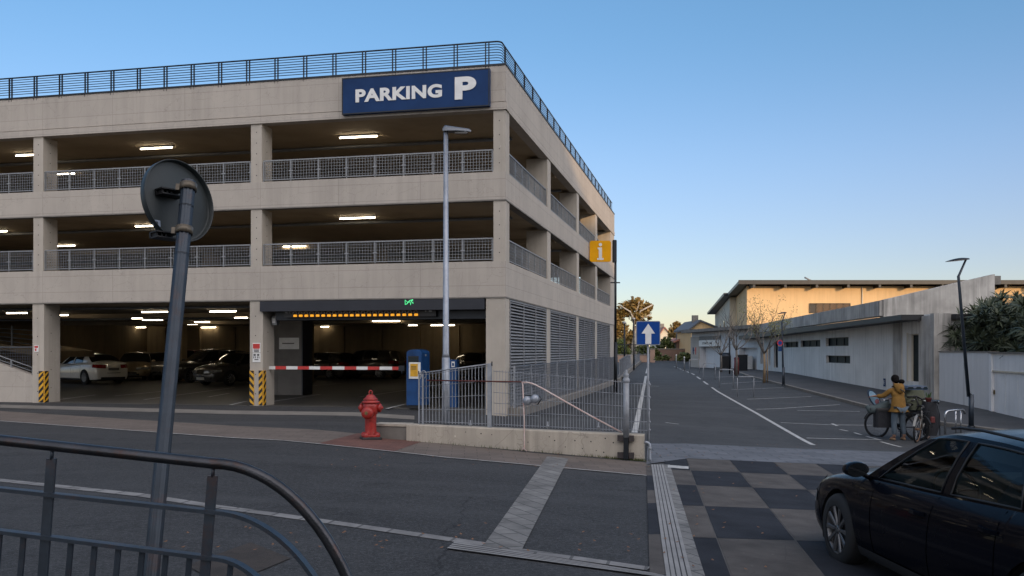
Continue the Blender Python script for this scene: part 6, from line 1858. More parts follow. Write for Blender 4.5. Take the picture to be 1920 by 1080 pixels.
M['plate_d'] = pbr('plate_dark', (.10, .10, .10), .5, 0, var=.05)
M['chrome'] = pbr('chrome', (.6, .6, .6), .12, 1.0, var=.05)
M['seat'] = pbr('seat_cloth', (.05, .05, .055), .9, 0, var=.1)

def make_car(nm, label, sp, pm, loc, rz, detail=False, plate='plate', group=None, spokes=10, rimm='rim'):
    t = thing(nm, label, 'car', loc, rz, group)
    L, W, sill, r = sp['L'], sp['W'], sp['sill'], sp['r']; X = L / 2; R = r + .055
    top = pchip(*sp['top']); roof = pchip(*sp['roof'])
    hwf = pchip([-X, -X + .05, -X + .2, -X + .5, -1.2, 0, 1.2, X - .55, X - .28, X - .1, X - .03, X], [.72, .82, .90, .955, .985, 1, .99, .955, .885, .78, .68, .56])
    prof = pchip([0, .1, .42, .62, .82, .93, 1.0], [.93, .965, 1.0, .992, .965, .925, .865])
    hw = lambda x: W / 2 * hwf(x)
    ends = lambda x: max(0., (abs(x) - (X - .45)) / .45) ** 2
    def crown(x):
        c = .085 * min(1, (X - abs(x)) / .5); return c
    def S(x, z, y_in=0.0):
        h = (z - sill) / max(.05, top(x) - sill); h = min(max(h, 0), 1)
        y = hw(x) * prof(h) - y_in
        dx = -ends(x) * .35 * (z - .5) ** 2 * (1 if x > 0 else -1) * (1 if x > 0 else .6)
        return Vector((x + dx, y, z))
    st = sorted(set([round(v, 4) for v in np.linspace(-X, X, 74)] + [round(-X + d, 4) for d in (.01, .03, .06, .1)] + [round(X - d, 4) for d in (.01, .03, .06, .1)] +
        [round(a + s * q, 4) for a in sp['ax'] for s in (-1, 1) for q in (R + .001, R - .001, R - .012, R - .035, R - .075)]))
    def bot(x):
        b = sill + (.04 * ends(x))
        for a in sp['ax']:
            if abs(x - a) < R: b = max(b, r - .01 + math.sqrt(R * R - (x - a) ** 2))
        return b
    NV, NC = 13, 7
    body = MB(); rows = []; cab0, cab1 = sp['cols'][-1][0] + .12, sp['cols'][0][0] - .06
    for x in st:
        zb, zt = bot(x), top(x); row = []
        for i in range(NV): row.append(S(x, zb + (zt - zb) * (i / (NV - 1)) ** .85))
        e = row[-1]
        for j in range(1, NC + 1):
            y = e.y * (1 - j / NC); row.append(Vector((e.x, y, e.z + crown(x) * (1 - (y / e.y) ** 2))))
        rows.append(row)
    def emit_half(s):
        vs = [Vector((p.x, p.y * s, p.z)) for rw_ in rows for p in rw_]; n = len(rows[0]); fs = []; ms = []
        for i in range(len(rows) - 1):
            for j in range(n - 1):
                xm = (st[i] + st[i + 1]) / 2
                if j >= NV - 1 and cab0 < xm < cab1:
                    if detail: continue
                q = (i * n + j, (i + 1) * n + j, (i + 1) * n + j + 1, i * n + j + 1)
                fs.append(q if s < 0 else q[::-1])
        o = len(body.v); body.add(vs, fs, True)
    emit_half(1); emit_half(-1)
    # end caps
    for ei, sg in ((0, -1), (-1, 1)):
        ring = rows[ei][:NV]; P = []
        for p in ring:
            line = []
            for j in range(11):
                f = 1 - 2 * j / 10; line.append(Vector((p.x + sg * .075 * (1 - f * f), p.y * f, p.z)))
            P.append(line)
        body.grid(P if sg < 0 else P[::-1])
    body.build('body', pm, t)
    capx = lambda y, z, sg: (lambda p: p.x + sg * .075 * (1 - (y / p.y) ** 2))(S(sg * X, z))
    # dark wells and underbody
    m_ = MB(); m_.box(-X + .15, X - .2, -W / 2 + .22, W / 2 - .22, sill - .03, sill + .04)
    for a in sp['ax']:
        for s in (1, -1):
            pr = [(a + R * math.cos(q), r - .01 + R * math.sin(q)) for q in np.linspace(-.35, PI + .35, 15)]
            m_.grid([[(x, s * (hw(a) * .97), z), (x, s * (W / 2 - .33), z)] for x, z in (pr if s > 0 else pr[::-1])])
            m_.add([(x, s * (W / 2 - .33), z) for x, z in pr], [tuple(range(15)) if s < 0 else tuple(range(14, -1, -1))], False)
    m_.build('wheel_arch', 'black', t)
    # greenhouse
    C = sp['cols']; TS = [0, .07, .35, .65, .89, 1.0]
    def GP(k, q, tt, s=1):
        xb = C[k][0] + (C[k + 1][0] - C[k][0]) * q; xt = C[k][1] + (C[k + 1][1] - C[k][1]) * q
        zb = top(xb) - .012; zt = roof(xt); yb = S(xb, top(xb)).y - .008; yr = sp['ry'] * (1 - .10 * abs((xt + .3)) ** 2 * .5)
        te = tt
        return Vector((xb + (xt - xb) * te, s * (yb + (yr - yb) * te + .035 * math.sin(PI * te)), zb + (zt - zb) * te - .02 * (te ** 8 if te > .95 else 0)))
    seg = [2, 6, 2, 6, 3]; glassy = [False, True, False, True, False]
    rf = MB(); roofrow = []
    gm = 'cglass' if detail else 'cglass_d'
    for s in (1, -1):
        for k in range(5):
            n = seg[k]
            for ti in range(5):
                isg = glassy[k] and ti in (1, 2, 3)
                if isg: continue
                P = [[GP(k, i / n, TS[ti], s), GP(k, i / n, TS[ti + 1], s)] for i in range(n + 1)]
                rf.grid(P if s > 0 else P[::-1])
            if glassy[k]:
                g = MB(); P = [[GP(k, i / n, TS[1] + (TS[4] - TS[1]) * j / 5, s) - Vector((0, s * .008, 0)) for j in range(6)] for i in range(n + 1)]
                g.grid(P if s > 0 else P[::-1]); w_ = g.build('side_window', gm, t)
                f = MB(); loop = [GP(k, i / n, TS[1], s) for i in range(n + 1)] + [GP(k, 1, q, s) for q in TS[2:5]] + [GP(k, 1 - i / n, TS[4], s) for i in range(1, n + 1)] + [GP(k, 0, q, s) for q in (TS[3], TS[2])]
                f.tube([p + Vector((0, s * .002, 0)) for p in loop], .009, 5, closed=True); f.build('window_seal', 'black', w_)
    cols_ = [(k, i / seg[k]) for k in range(5) for i in range(seg[k])] + [(4, 1)]
    P = []
    for (k, q) in cols_:
        a = GP(k, q, 1); P.append([Vector((a.x, a.y * f, a.z + .045 * (1 - f * f))) for f in np.linspace(1, -1, 11)])
    rf.grid(P)
    rf.build('roof', pm, t)
    for (k, q, sg, bl, nm_) in ((0, 0, 1, .16, 'windscreen'), (4, 1, -1, .10, 'rear_window')):
        g = MB(); P = []
        for tt in (-.08, .05, .3, .55, .8, 1.0):
            a = GP(k, q, max(tt, -.08)); P.append([Vector((a.x + sg * bl * (1 - f * f) * (1 - max(tt, 0)), a.y * f, a.z + .045 * (1 - f * f) * max(tt, .4))) for f in np.linspace(1, -1, 11)])
        g.grid(P if sg > 0 else [r_[::-1] for r_ in P]); g.build(nm_, gm, t)
    # wheels
    def wheel_mesh(s):
        ty = MB(); w = .105
        ty.lathe([(r * .66, -w), (r * .80, -w - .004), (r * .95, -w + .012), (r, -w + .04), (r, w - .04), (r * .95, w - .012), (r * .80, w + .004), (r * .66, w)], 40, Matrix.Rotation(-rad(90) * s, 4, 'X'))
        rm = MB(); F = Matrix.Rotation(-rad(90) * s, 4, 'X')
        rm.lathe([(r * .70, .085), (r * .675, .10), (r * .64, .09), (r * .625, .03), (r * .60, -.06)], 40, F)
        rm.lathe([(r * .14, .05), (r * .14, .085), (r * .11, .095), (.001, .096)], 18, F)
        for k in range(spokes):
            a = 2 * PI * k / spokes; wv = 5.5 / spokes * .034
            ring = []
            for rr_, hh, ww in ((r * .12, .078, wv * .8), (r * .38, .082, wv), (r * .64, .088, wv * 1.5)):
                ring.append([(rr_, -ww, hh), (rr_, -ww * .6, hh + .012), (rr_, ww * .6, hh + .012), (rr_, ww, hh)])
            Q = F @ Matrix.Rotation(a, 4, 'Z'); rm.grid([[Q @ Vector(p) for p in ro] for ro in ring], smooth=False)
        dk = MB(); dk.lathe([(r * .62, -.02), (.001, -.02)], 30, F, False)
        for k in range(5):
            a = 2 * PI * k / 5; dk.lathe([(.008, .09), (.008, .099), (.001, .1)], 6, F @ Matrix.Translation((r * .085 * math.cos(a), r * .085 * math.sin(a), 0)))
        return ty, rm, dk
    for a in sp['ax']:
        for s in (1, -1):
            ty, rm, dk = wheel_mesh(s); T = Matrix.Translation((a, s * (W / 2 - .115), r))
            w_ = ty.build('wheel', 'rubber', t, T); rm.build('rim', rimm, w_, T); dk.build('brake_disc', 'dark_metal', w_, T)
    # lamps wrapping the corners
    def wrap(sg, s, z0, z1, yin, xback, off, nm_, mt, taper=0.0):
        g = MB(); P = []
        q = [('c', f) for f in np.linspace(yin, 1, 5)] + [('s', x) for x in np.linspace(X - .02, X - xback, 8)]
        n = len(q)
        for i, (kd, v) in enumerate(q):
            u = i / (n - 1); za = z0 + (z1 - z0) * taper * u; zc = z1 + .03 * u; col = []
            for z in np.linspace(za, zc, 4):
                if kd == 'c':
                    p = S(sg * X, z); col.append(Vector((p.x + sg * (.075 * (1 - v * v) + off), s * p.y * v, z)))
                else:
                    p = S(sg * v, z); col.append(Vector((p.x + sg * off * .7, s * (p.y + off), z)))
            P.append(col)
        g.grid(P if s * sg < 0 else P[::-1]); return g.build(nm_, mt, t)
    for s in (1, -1):
        zt = top(X - .12)
        wrap(1, s, zt - .17, zt - .045, .55, .42, .006, 'headlight', 'hlamp', .45)
        zt = top(-X + .06)
        wrap(-1, s, zt - .20, zt - .03, .62, .34, .006, 'tail_light', 'tlamp', .25)
    # grille, badge, plate, bumper openings, all lying on the end surfaces
    def cap_patch(sg, y0, y1, z0, z1, off, nm_, mt):
        g = MB(); P = [[Vector((capx(y, z, sg) + sg * off, y, z)) for z in np.linspace(z0, z1, 4)] for y in np.linspace(y0, y1, 9)]
        g.grid(P if sg > 0 else P[::-1]); return g.build(nm_, mt, t)
    h1 = hw(X) * .9; zt = top(X)
    cap_patch(1, -h1 * .6, h1 * .6, zt - .14 - .03, zt - .05, .008, 'grille', 'black'); cap_patch(1, -.07, .07, zt - .12, zt - .05, .02, 'badge', 'chrome')
    cap_patch(1, -h1 * .85, h1 * .85, sill + .06, sill + .15, .008, 'lower_grille', 'black')
    zp = (sill + zt) / 2 + .01
    pl = cap_patch(1, -.26, .26, zp - .10, zp + .01, .016, 'number_plate', plate)
    hr = hw(-X) * .9; zr_ = top(-X)
    pl = cap_patch(-1, -.26, .26, zr_ - .15, zr_ - .04, .014, 'number_plate', 'plate_d' if plate != 'plate' else plate)
    cap_patch(-1, -hr, hr, sill + .02, sill + .13, .008, 'rear_valance', 'black'); cap_patch(-1, -hr * .55, hr * .55, zr_ - .28, zr_ - .26, .008, 'bumper_trim', 'chrome')
    # seams, handles, mirrors, sill trim
    for s in (1, -1):
        def seam(pts):
            m_ = MB(); m_.tube([Vector((p.x, s * (p.y + .0005), p.z)) for p in pts], .0035, 4); m_.build('door_seam', 'seam', t)
        for (xb, xs) in ((.80, .74), (-.17, -.16), (-.98, -1.0)):
            zz = np.linspace(sill + .07, top(xb) - .01, 9); seam([S(xs + (xb - xs) * ((z - sill) / (top(xb) - sill)), z) for z in zz])
        seam([S(x, sill + .07) for x in np.linspace(.74, -.88, 12)])
        seam([S(X - .42 - .16 * q, top(X - .5) - .005 - .42 * q) for q in np.linspace(0, 1, 6)])
        m_ = MB(); m_.grid([[Vector((x, s * (S(x, sill + .0).y + .004), sill - .02)), Vector((x, s * (S(x, sill + .03).y + .012), sill + .03)), Vector((x, s * (S(x, sill + .06).y + .003), sill + .062))] for x in np.linspace(sp['ax'][1] + R + .02, sp['ax'][0] - R - .02, 8)][::-s]); m_.build('sill_trim', 'black', t)
        for xh in (-.10, -1.0):
            z = top(xh) - .15; m_ = MB(); a = [S(xh + d, z + .012 * d) for d in (.0, .03, .10, .17, .20)]
            m_.tube([Vector((p.x, s * (p.y + o), p.z)) for p, o in zip(a, (.0, .022, .028, .022, .0))], 1, flat=(.010, .014)); m_.build('door_handle', pm, t)
        mx = C[1][0] + .02; mz = top(mx) + .085; p = S(mx, top(mx))
        m_ = MB(); P = []
        for i, (xx, ky, kz) in enumerate(((.10, .25, .3), (.085, .7, .72), (.04, .98, .97), (-.03, 1, 1), (-.055, .93, .9))):
            P.append([Vector((mx + .06 + xx, s * (p.y + .135 + .105 * ky * math.cos(q)), mz + .068 * kz * math.sin(q) - .004 * math.cos(q))) for q in np.linspace(0, 2 * PI, 17)[:-1]])
        P = [r_ + [r_[0]] for r_ in P]
        m_.grid(P if s < 0 else P[::-1]); m_.tube([Vector((mx + .06, s * (p.y - .02), mz - .09)), Vector((mx + .08, s * (p.y + .07), mz - .045))], .022, 6)
        mm = m_.build('wing_mirror', pm, t)
        g = MB(); g.add([v + Vector((-.001, 0, 0)) for v in P[-1][:-1]], [tuple(range(16)) if s > 0 else tuple(range(15, -1, -1))], False); g.build('mirror_glass', 'cglass_d', mm)
    if detail:
        # interior
        m_ = MB(); m_.box(-1.6, .95, -.72, .72, .28, .34); m_.build('cabin_floor', 'black', t)
        m_ = MB(); m_.box(-1.62, -1.1, -.7, .7, .34, .86); m_.build('rear_shelf', 'black', t)
        m_ = MB(); P = [[(.55, y, .60), (.57, y, .86), (.66, y, .93 - .06 * (y * y)), (.86, y, .935 - .06 * y * y), (1.06, y, .90)] for y in np.linspace(-.74, .74, 12)]
        m_.grid(P[::-1]); m_.build('dashboard', 'seat', t)
        for s in (1, -1):
            m_ = MB(); z = lambda *a: Vector(a)
            m_.tube([(-.62, s * .37, .40), (-.20, s * .37, .46), (.1, s * .37, .50)], [.2, .23, .16], 12)
            m_.tube([(-.42, s * .37, .45), (-.56, s * .37, .75), (-.68, s * .37, 1.02)], [.2, .25, .17], 14)
            m_.tube([(-.68, s * .37, 1.05), (-.71, s * .37, 1.22)], [.10, .12], 12); m_.build('seat', 'seat', t)
            d_ = MB(); d_.grid([[(x, s * (S(x, .9).y - .10), .35), (x, s * (S(x, .9).y - .10), .86), (x, s * (S(x, .9).y - .03), .91)] for x in np.linspace(-1.2, .95, 10)][::s]); d_.build('door_card', 'seat', t)
        m_ = MB(); m_.tube([(-1.25, -.55, .55), (-1.25, .55, .55)], .22, 10); m_.tube([(-1.42, -.5, .95), (-1.42, .5, .95)], .15, 10); m_.build('seat', 'seat', t)
        m_ = MB(); q = Matrix.Translation((.36, .37, .86)) @ Matrix.Rotation(rad(-62), 4, 'Y')
        m_.tube([q @ Vector((.185 * math.cos(a), .185 * math.sin(a), 0)) for a in np.linspace(0, 2 * PI, 25)[:-1]], .015, 8, closed=True)
        for a in (0, PI, -PI / 2): m_.tube([q @ Vector((0, 0, 0)), q @ Vector((.18 * math.sin(a), .18 * math.cos(a), 0))], .014, 6)
        m_.tube([q @ Vector((0, 0, .01)), q @ Vector((0, 0, -.3))], .035, 8); m_.build('steering_wheel', 'black', t)
        m_ = MB(); m_.bevbox(.30, .33, -.11, .11, 1.26, 1.32, .01); m_.build('rear_view_mirror', 'black', t)
        for s in (1, -1):
            m_ = MB(); m_.tube([(x, s * (sp['ry'] - .03), roof(x) + .035) for x in (-1.0, -.9, -.3, 0, .12)], .012, 6)
            m_.build('roof_rail', 'black', t)
        m_ = MB(); m_.tube([(-.85, 0, roof(-.85) + .04), (-1.0, 0, roof(-1) + .12)], .006, 5); m_.build('antenna', 'black', t)
    return t

wy = 8.45; wxl = 3.02
make_car('black_car', 'dark navy black sedan in the near right corner pulling over the chequered crossing', NEAR, 'p_navy',
    (wxl + .86 + .09, wy - 1.47, gz(3.4, 8) - .012), rad(93.6), detail=True, rimm='rim_d')

def in_garage(px, py, z=0.0):
    Y = (EYE - z) * FPX / (py - HY); return ((px - 960) / FPX * Y, Y, z + .010)
def head(dx, dy): return math.atan2(dy, dx)
CARS = []
def gcar(px, py, hd, sp, pm, lab, nm='parked_car', plate='plate_d', **kw):
    p = in_garage(px, py); CARS.append(make_car(nm, lab, sp, pm, p, head(*hd), plate=plate, group='cars parked inside the garage', **kw))
gcar(164, 719, (-.80, .60), SEDAN, 'p_white', 'white sedan with red tail lights parked behind the leftmost column', plate='plate_d', spokes=14)
gcar(258, 712, (.25, -.97), WAGON, 'p_gold', 'bronze car just right of the white sedan inside the garage')
gcar(306, 711, (.25, -.97), WAGON, 'p_grey', 'grey car half hidden by the leaning navy sign pole')
gcar(352, 709, (-.15, -.99), SUV, 'p_maroon', 'dark maroon car behind the big black one in the garage')
gcar(392, 716, (-.72, -.70), SUV, 'p_black', 'big black car with pale number plate facing out in the middle bay', plate='plate')
gcar(452, 721, (-.55, -.84), WAGON, 'p_black', 'black car cut off by the column with the notices', plate='plate')
gcar(604, 710, (-.85, .5), WAGON, 'p_black', 'dark car barely visible behind the striped barrier')
gcar(690, 710, (-.9, .42), SUV, 'p_black', 'dark van shape deep in the garage left of the blue machine')
gcar(888, 711, (-.3, -.95), WAGON, 'p_black', 'dark car deep in the garage between lamp post and corner column')
pk = thing('parked_car', 'dark car parked inside the passage of the entrance building', 'car')
def far_car():
    A, d = ENT
    k = (1340 - 960) / FPX; s = (k * A.y - A.x) / (d.x - k * d.y); inn = Vector((-d.y, d.x, 0)); P = A + d * s + inn * 3.0
    bpy.data.objects.remove(pk)
    make_car('parked_car', 'dark car parked inside the passage of the entrance building', SEDAN, 'p_black', (P.x, P.y, gz(P.x, P.y) + .12), math.atan2(d.y, d.x), plate='plate_d')
far_car()

# ================================================================== PERSON, BICYCLES AND LOAD
def skinned(nm, nodes, edges, root, mat, parent, sub=2, xf=None):
    names = list(nodes); idx = {n: i for i, n in enumerate(names)}
    me = bpy.data.meshes.new(nm); me.from_pydata([nodes[n][:3] for n in names], [(idx[a], idx[b]) for a, b in edges], []); me.update()
    o = bpy.data.objects.new(nm, me); COL.objects.link(o)
    sk = o.modifiers.new('s', 'SKIN'); sk.use_smooth_shade = True; sk.branch_smoothing = .6
    for n, v in zip(names, me.skin_vertices[0].data):
        r = nodes[n][3]; v.radius = r if isinstance(r, tuple) else (r, r); v.use_root = (n == root)
    ss = o.modifiers.new('u', 'SUBSURF'); ss.levels = sub; ss.render_levels = sub
    dg = bpy.context.evaluated_depsgraph_get(); m2 = bpy.data.meshes.new_from_object(o.evaluated_get(dg))
    bpy.data.objects.remove(o)
    m2.name = nm; m2.materials.clear(); m2.materials.append(M[mat])
    for p in m2.polygons: p.use_smooth = True
    if xf: m2.transform(xf)
    o = bpy.data.objects.new(nm, m2); COL.objects.link(o); o.parent = parent
    return o
M['skin'] = pbr('skin', (.24, .13, .085), .55, 0, var=.06)
M['mustard'] = pbr('mustard_jacket', (.23, .118, .02), .85, 0, var=.14, scale=9, bump=.3, bscale=50)
M['jeans'] = pbr('grey_blue_jeans', (.085, .115, .145), .85, 0, var=.12, scale=9, bump=.2)
M['hair'] = pbr('black_hair', (.007, .006, .006), .8, 0, var=.15, spec=.1)
M['tan'] = pbr('tan_shoe', (.26, .16, .09), .7, 0, var=.1)
PP = G(1685, 826)
def person():
    t = thing('person', 'person in mustard hooded jacket and grey blue jeans seen from behind by the bicycles', 'person', PP, rad(14))
    H = {}
    N = dict(pel=(0, 0, .90, (.15, .11)), sp1=(0, .01, 1.05, (.135, .10)), sp2=(-.01, .03, 1.22, (.155, .105)), nk0=(-.02, .06, 1.36, (.075, .065)), nk=(-.03, .09, 1.42, .052),
        h0=(-.03, .115, 1.49, (.068, .078)), h1=(-.03, .12, 1.56, (.078, .092)), h2=(-.03, .115, 1.62, (.055, .062)), nose=(-.04, .215, 1.525, .012), chin=(-.035, .17, 1.465, .03), earl=(-.108, .11, 1.53, .014), earr=(.048, .115, 1.53, .014),
        hl=(-.09, 0, .84, .092), kl=(-.12, .03, .47, .062), al=(-.13, .0, .09, .042), fl=(-.14, .14, .035, (.04, .03)),
        hr=(.09, 0, .84, .092), kr=(.12, .02, .47, .062), ar=(.15, -.02, .09, .042), fr=(.17, .12, .035, (.04, .03)),
        sl=(-.17, .06, 1.30, .062), el=(-.30, .20, 1.12, .046), wl=(-.44, .34, 1.12, .030), pl=(-.50, .38, 1.12, (.036, .018)),
        sr=(.15, .07, 1.30, .062), er=(.22, .20, 1.07, .046), wr=(.16, .42, 1.05, .030), pr=(.13, .49, 1.05, (.036, .018)))
    E = [('pel', 'sp1'), ('sp1', 'sp2'), ('sp2', 'nk0'), ('nk0', 'nk'), ('nk', 'h0'), ('h0', 'h1'), ('h1', 'h2'), ('h0', 'nose'), ('h0', 'chin'), ('h1', 'earl'), ('h1', 'earr'),
        ('pel', 'hl'), ('hl', 'kl'), ('kl', 'al'), ('al', 'fl'), ('pel', 'hr'), ('hr', 'kr'), ('kr', 'ar'), ('ar', 'fr'),
        ('sp2', 'sl'), ('sl', 'el'), ('el', 'wl'), ('wl', 'pl'), ('sp2', 'sr'), ('sr', 'er'), ('er', 'wr'), ('wr', 'pr')]
    for sd, base, d, side in (('l', Vector((-.50, .38, 1.12)), Vector((-.80, .55, -.25)), Vector((.5, .8, 0))), ('r', Vector((.13, .49, 1.05)), Vector((-.35, .9, -.3)), Vector((.9, .35, 0)))):
        d.normalize(); side.normalize()
        for f, (off, ln) in enumerate(((-.028, .055), (-.010, .068), (.009, .064), (.027, .050))):
            a = base + side * off + d * .03; b = a + d * ln * .55; c = b + (d + Vector((0, 0, -.9))).normalized() * ln * .5
            N[f'{sd}a{f}'] = (*a, .009); N[f'{sd}b{f}'] = (*b, .0085); N[f'{sd}c{f}'] = (*c, .007); E += [(f'p{sd}', f'{sd}a{f}'), (f'{sd}a{f}', f'{sd}b{f}'), (f'{sd}b{f}', f'{sd}c{f}')]
        a = base - side * .035 - d * .01; b = a - side * .025 + d * .03 + Vector((0, 0, -.012)); N[f'{sd}t0'] = (*a, .011); N[f'{sd}t1'] = (*b, .009); E += [(f'p{sd}', f'{sd}t0'), (f'{sd}t0', f'{sd}t1')]
    skinned('body', N, E, 'pel', 'skin', t)
    J = dict(hem=(0, .0, .74, (.225, .17)), w0=(0, .0, .90, (.205, .15)), w1=(0, .015, 1.08, (.185, .14)), w2=(-.01, .035, 1.22, (.18, .135)), w3=(-.02, .06, 1.345, (.12, .10)), col=(-.025, .075, 1.40, (.08, .08)),
        sl=(-.18, .06, 1.29, .085), el=(-.30, .20, 1.125, .068), wl=(-.42, .32, 1.122, .050), sr=(.16, .07, 1.29, .085), er=(.225, .20, 1.08, .068), wr=(.17, .38, 1.06, .050))
    skinned('jacket', J, [('hem', 'w0'), ('w0', 'w1'), ('w1', 'w2'), ('w2', 'w3'), ('w3', 'col'), ('w2', 'sl'), ('sl', 'el'), ('el', 'wl'), ('w2', 'sr'), ('sr', 'er'), ('er', 'wr')], 'w0', 'mustard', t)
    T = dict(wst=(0, .0, .88, (.17, .125)), hl=(-.09, .0, .80, .108), kl=(-.12, .028, .47, .078), cl=(-.128, .005, .25, .066), al=(-.13, .0, .13, .058), hr=(.09, .0, .80, .108), kr=(.12, .018, .47, .078), cr=(.14, -.005, .25, .066), ar=(.15, -.02, .13, .058))
    skinned('jeans', T, [('wst', 'hl'), ('hl', 'kl'), ('kl', 'cl'), ('cl', 'al'), ('wst', 'hr'), ('hr', 'kr'), ('kr', 'cr'), ('cr', 'ar')], 'wst', 'jeans', t)
    for s in ('l', 'r'):
        a, f = N['a' + s], N['f' + s]
        skinned('shoe', dict(h=(a[0], a[1] - .04, .04, (.042, .04)), m=(a[0], a[1] + .06, .038, (.045, .036)), t=(f[0], f[1] + .02, .03, (.043, .028)), k=(a[0], a[1], .09, .05)), [('h', 'm'), ('m', 't'), ('m', 'k')], 'm', 'tan', t)
    hm = MB(); hm.ball((-.03, .10, 1.575), .105, 10, (.93, 1.0, .98)); hm.ball((-.03, .055, 1.53), .085, 8, (.98, .8, .9)); hm.build('hair', 'hair', t)
    hb = MB(); hb.ball((.07, -.02, 1.50), .07, 8, (1.1, 1, .9)); hb.build('hair_bun', 'hair', t)
    # hood lying down the back: a soft pouch under a thick folded rim
    hd = MB()
    P = []
    for i in range(17):
        a = 2 * PI * i / 16; row = []
        for q, (rx, ry, z, oy) in enumerate(((.075, .07, 1.44, .05), (.115, .10, 1.455, .025), (.135, .125, 1.42, .0), (.135, .125, 1.35, -.02), (.115, .10, 1.27, -.045), (.06, .05, 1.205, -.075), (.004, .004, 1.19, -.085))):
            w = max(0, -math.sin(a)); zz = z if math.sin(a) < .2 else max(z, 1.34 + .02 * q * 0)
            row.append(Vector((-.01 + rx * math.cos(a) * (1 + .05 * math.sin(3 * a + q)), oy + ry * math.sin(a) * (1.0 if math.sin(a) < 0 else .8), zz)))
        P.append(row)
    hd.grid(P[::-1]); hd.build('hood', 'mustard', t)
    sb = MB(); sb.tube([(-.10, -.07, 1.36), (0, -.19, 1.26), (.10, -.15, 1.18), (.17, -.06, 1.12)], .013, 6); sb.build('strap', 'black', t)
    for s in (-1, 1):
        e = MB(); e.ball((-.035 + s * .032, .19, 1.55), .011, 5); e.build('eye', 'white', t)
    e = MB(); e.tube([(-.06, .195, 1.487), (-.038, .203, 1.484), (-.014, .195, 1.487)], .006, 5); e.build('mouth', M['lip'], t)
M['lip'] = pbr('lip', (.22, .07, .06), .5)
person()

M['spoke'] = M['steel']
M['cream_frame'] = pbr('cream_frame', (.27, .26, .24), .3, .1, var=.06, coat=.4)
M['rim_wood'] = pbr('brown_rim', (.20, .10, .05), .5, .1, var=.1)
def bicycle(lab, loc, rz, frame, r=.33, wb=1.12, basket=False, lean=0.0, rimm='galv'):
    t = thing('bicycle', lab, 'bicycle', loc, rz)
    t.rotation_euler = (lean, 0, rz)
    for k, x in enumerate((-wb / 2, wb / 2)):
        m_ = MB(); m_.tube([(x + r * math.cos(a), 0, r + r * math.sin(a)) for a in np.linspace(0, 2 * PI, 41)[:-1]], .024, 8, closed=True); w = m_.build('wheel', 'rubber', t)
        m_ = MB(); m_.tube([(x + (r - .03) * math.cos(a), 0, r + (r - .03) * math.sin(a)) for a in np.linspace(0, 2 * PI, 41)[:-1]], .012, 6, closed=True); m_.tube([(x, -.05, r), (x, .05, r)], .03, 10)
        m_.build('rim', rimm, w)
        m_ = MB()
        for q in range(20):
            a = 2 * PI * q / 20; m_.tube([(x + .02 * math.cos(a + 1), .02 * (-1) ** q, r + .02 * math.sin(a + 1)), (x + (r - .03) * math.cos(a), 0, r + (r - .03) * math.sin(a))], .0022, 3, False)
        m_.build('spokes', 'spoke', w)
        m_ = MB(); m_.grid([[(x + (r + .045) * math.cos(a), y, r + (r + .045) * math.sin(a)) for y in (-.03, 0, .03)] for a in np.linspace(rad(20) if k else rad(10), rad(165), 16)]); m_.build('mudguard', frame, t)
    f = MB(); bb = (-.08, 0, .30); st = (-.24, 0, .78); hd = (.36, 0, .82); hb = (.40, 0, .68)
    f.tube([bb, st], .017, 8); f.tube([bb, hb], .021, 8); f.tube([(-.16, 0, .56), hb], .017, 8) ; f.tube([hb, hd], .02, 8)
    for s in (-1, 1):
        f.tube([bb, (-wb / 2, s * .055, r)], .011, 6); f.tube([(-.21, 0, .70), (-wb / 2, s * .055, r)], .010, 6)
        f.tube([hb, (.43, s * .05, .66), (wb / 2 - .01, s * .055, r)], .013, 6)
    f.build('frame', frame, t)
    m_ = MB(); m_.tube([hd, (.34, 0, .98)], .013, 8); m_.tube([(.14, -.30, 1.00), (.24, -.28, 1.03), (.34, -.10, 1.0), (.35, 0, .98), (.34, .10, 1.0), (.24, .28, 1.03), (.14, .30, 1.00)], .012, 8)
    h = m_.build('handlebar', 'steel', t)
    m_ = MB()
    for s in (-1, 1): m_.tube([(.14, s * .30, 1.0), (.03, s * .32, .985)], .018, 8)
    m_.build('grips', 'black', h)
    m_ = MB(); m_.tube([st, (-.27, 0, .88)], .013, 8); m_.build('seat_post', 'steel', t)
    m_ = MB(); P = [[(x, wd * c, .90 + .02 * s_ - .015 * (x + .3)) for c, s_ in ((-1, -1.6), (-.8, .6), (0, 1), (.8, .6), (1, -1.6))] for x, wd in ((-.42, .05), (-.40, .095), (-.33, .09), (-.24, .045), (-.14, .022), (-.12, .012))]
    m_.grid(P[::-1]); m_.build('saddle', 'black', t)
    m_ = MB(); F = Matrix.Translation((bb[0], -.05, bb[2])) @ Matrix.Rotation(rad(90), 4, 'X')
    m_.lathe([(.085, -.003), (.09, 0), (.085, .003), (.06, .002)], 24, F); m_.tube([(bb[0], .09, .30), (bb[0] - .12, .09, .22)], .010, 6); m_.tube([(bb[0], -.09, .30), (bb[0] + .12, -.09, .38)], .010, 6)
    m_.box(bb[0] - .17, bb[0] - .07, .09, .18, .205, .225); m_.box(bb[0] + .07, bb[0] + .17, -.18, -.09, .37, .39); m_.build('crank', 'dark_metal', t)
    m_ = MB(); 
    for s in (-1, 1): m_.tube([(-.30, s * .06, .74), (-.85, s * .06, .74), (-wb / 2, s * .065, r)], .008, 5)
    m_.tube([(-.85, -.06, .74), (-.85, .06, .74)], .008, 5); m_.build('rack', 'dark_metal', t)
    return t
def lp(px, py, dz=0): return G(px, py, dz)
def W22(px, py, Y): return ray(px, py, Y)
YP = PP.y
bicycle('bicycle with black pannier standing left of the person, partly hidden by them', (PP.x + .12, YP + .42, gz(PP.x, YP + .4)), rad(128), 'dark_metal', wb=1.10, rimm='dark_metal')
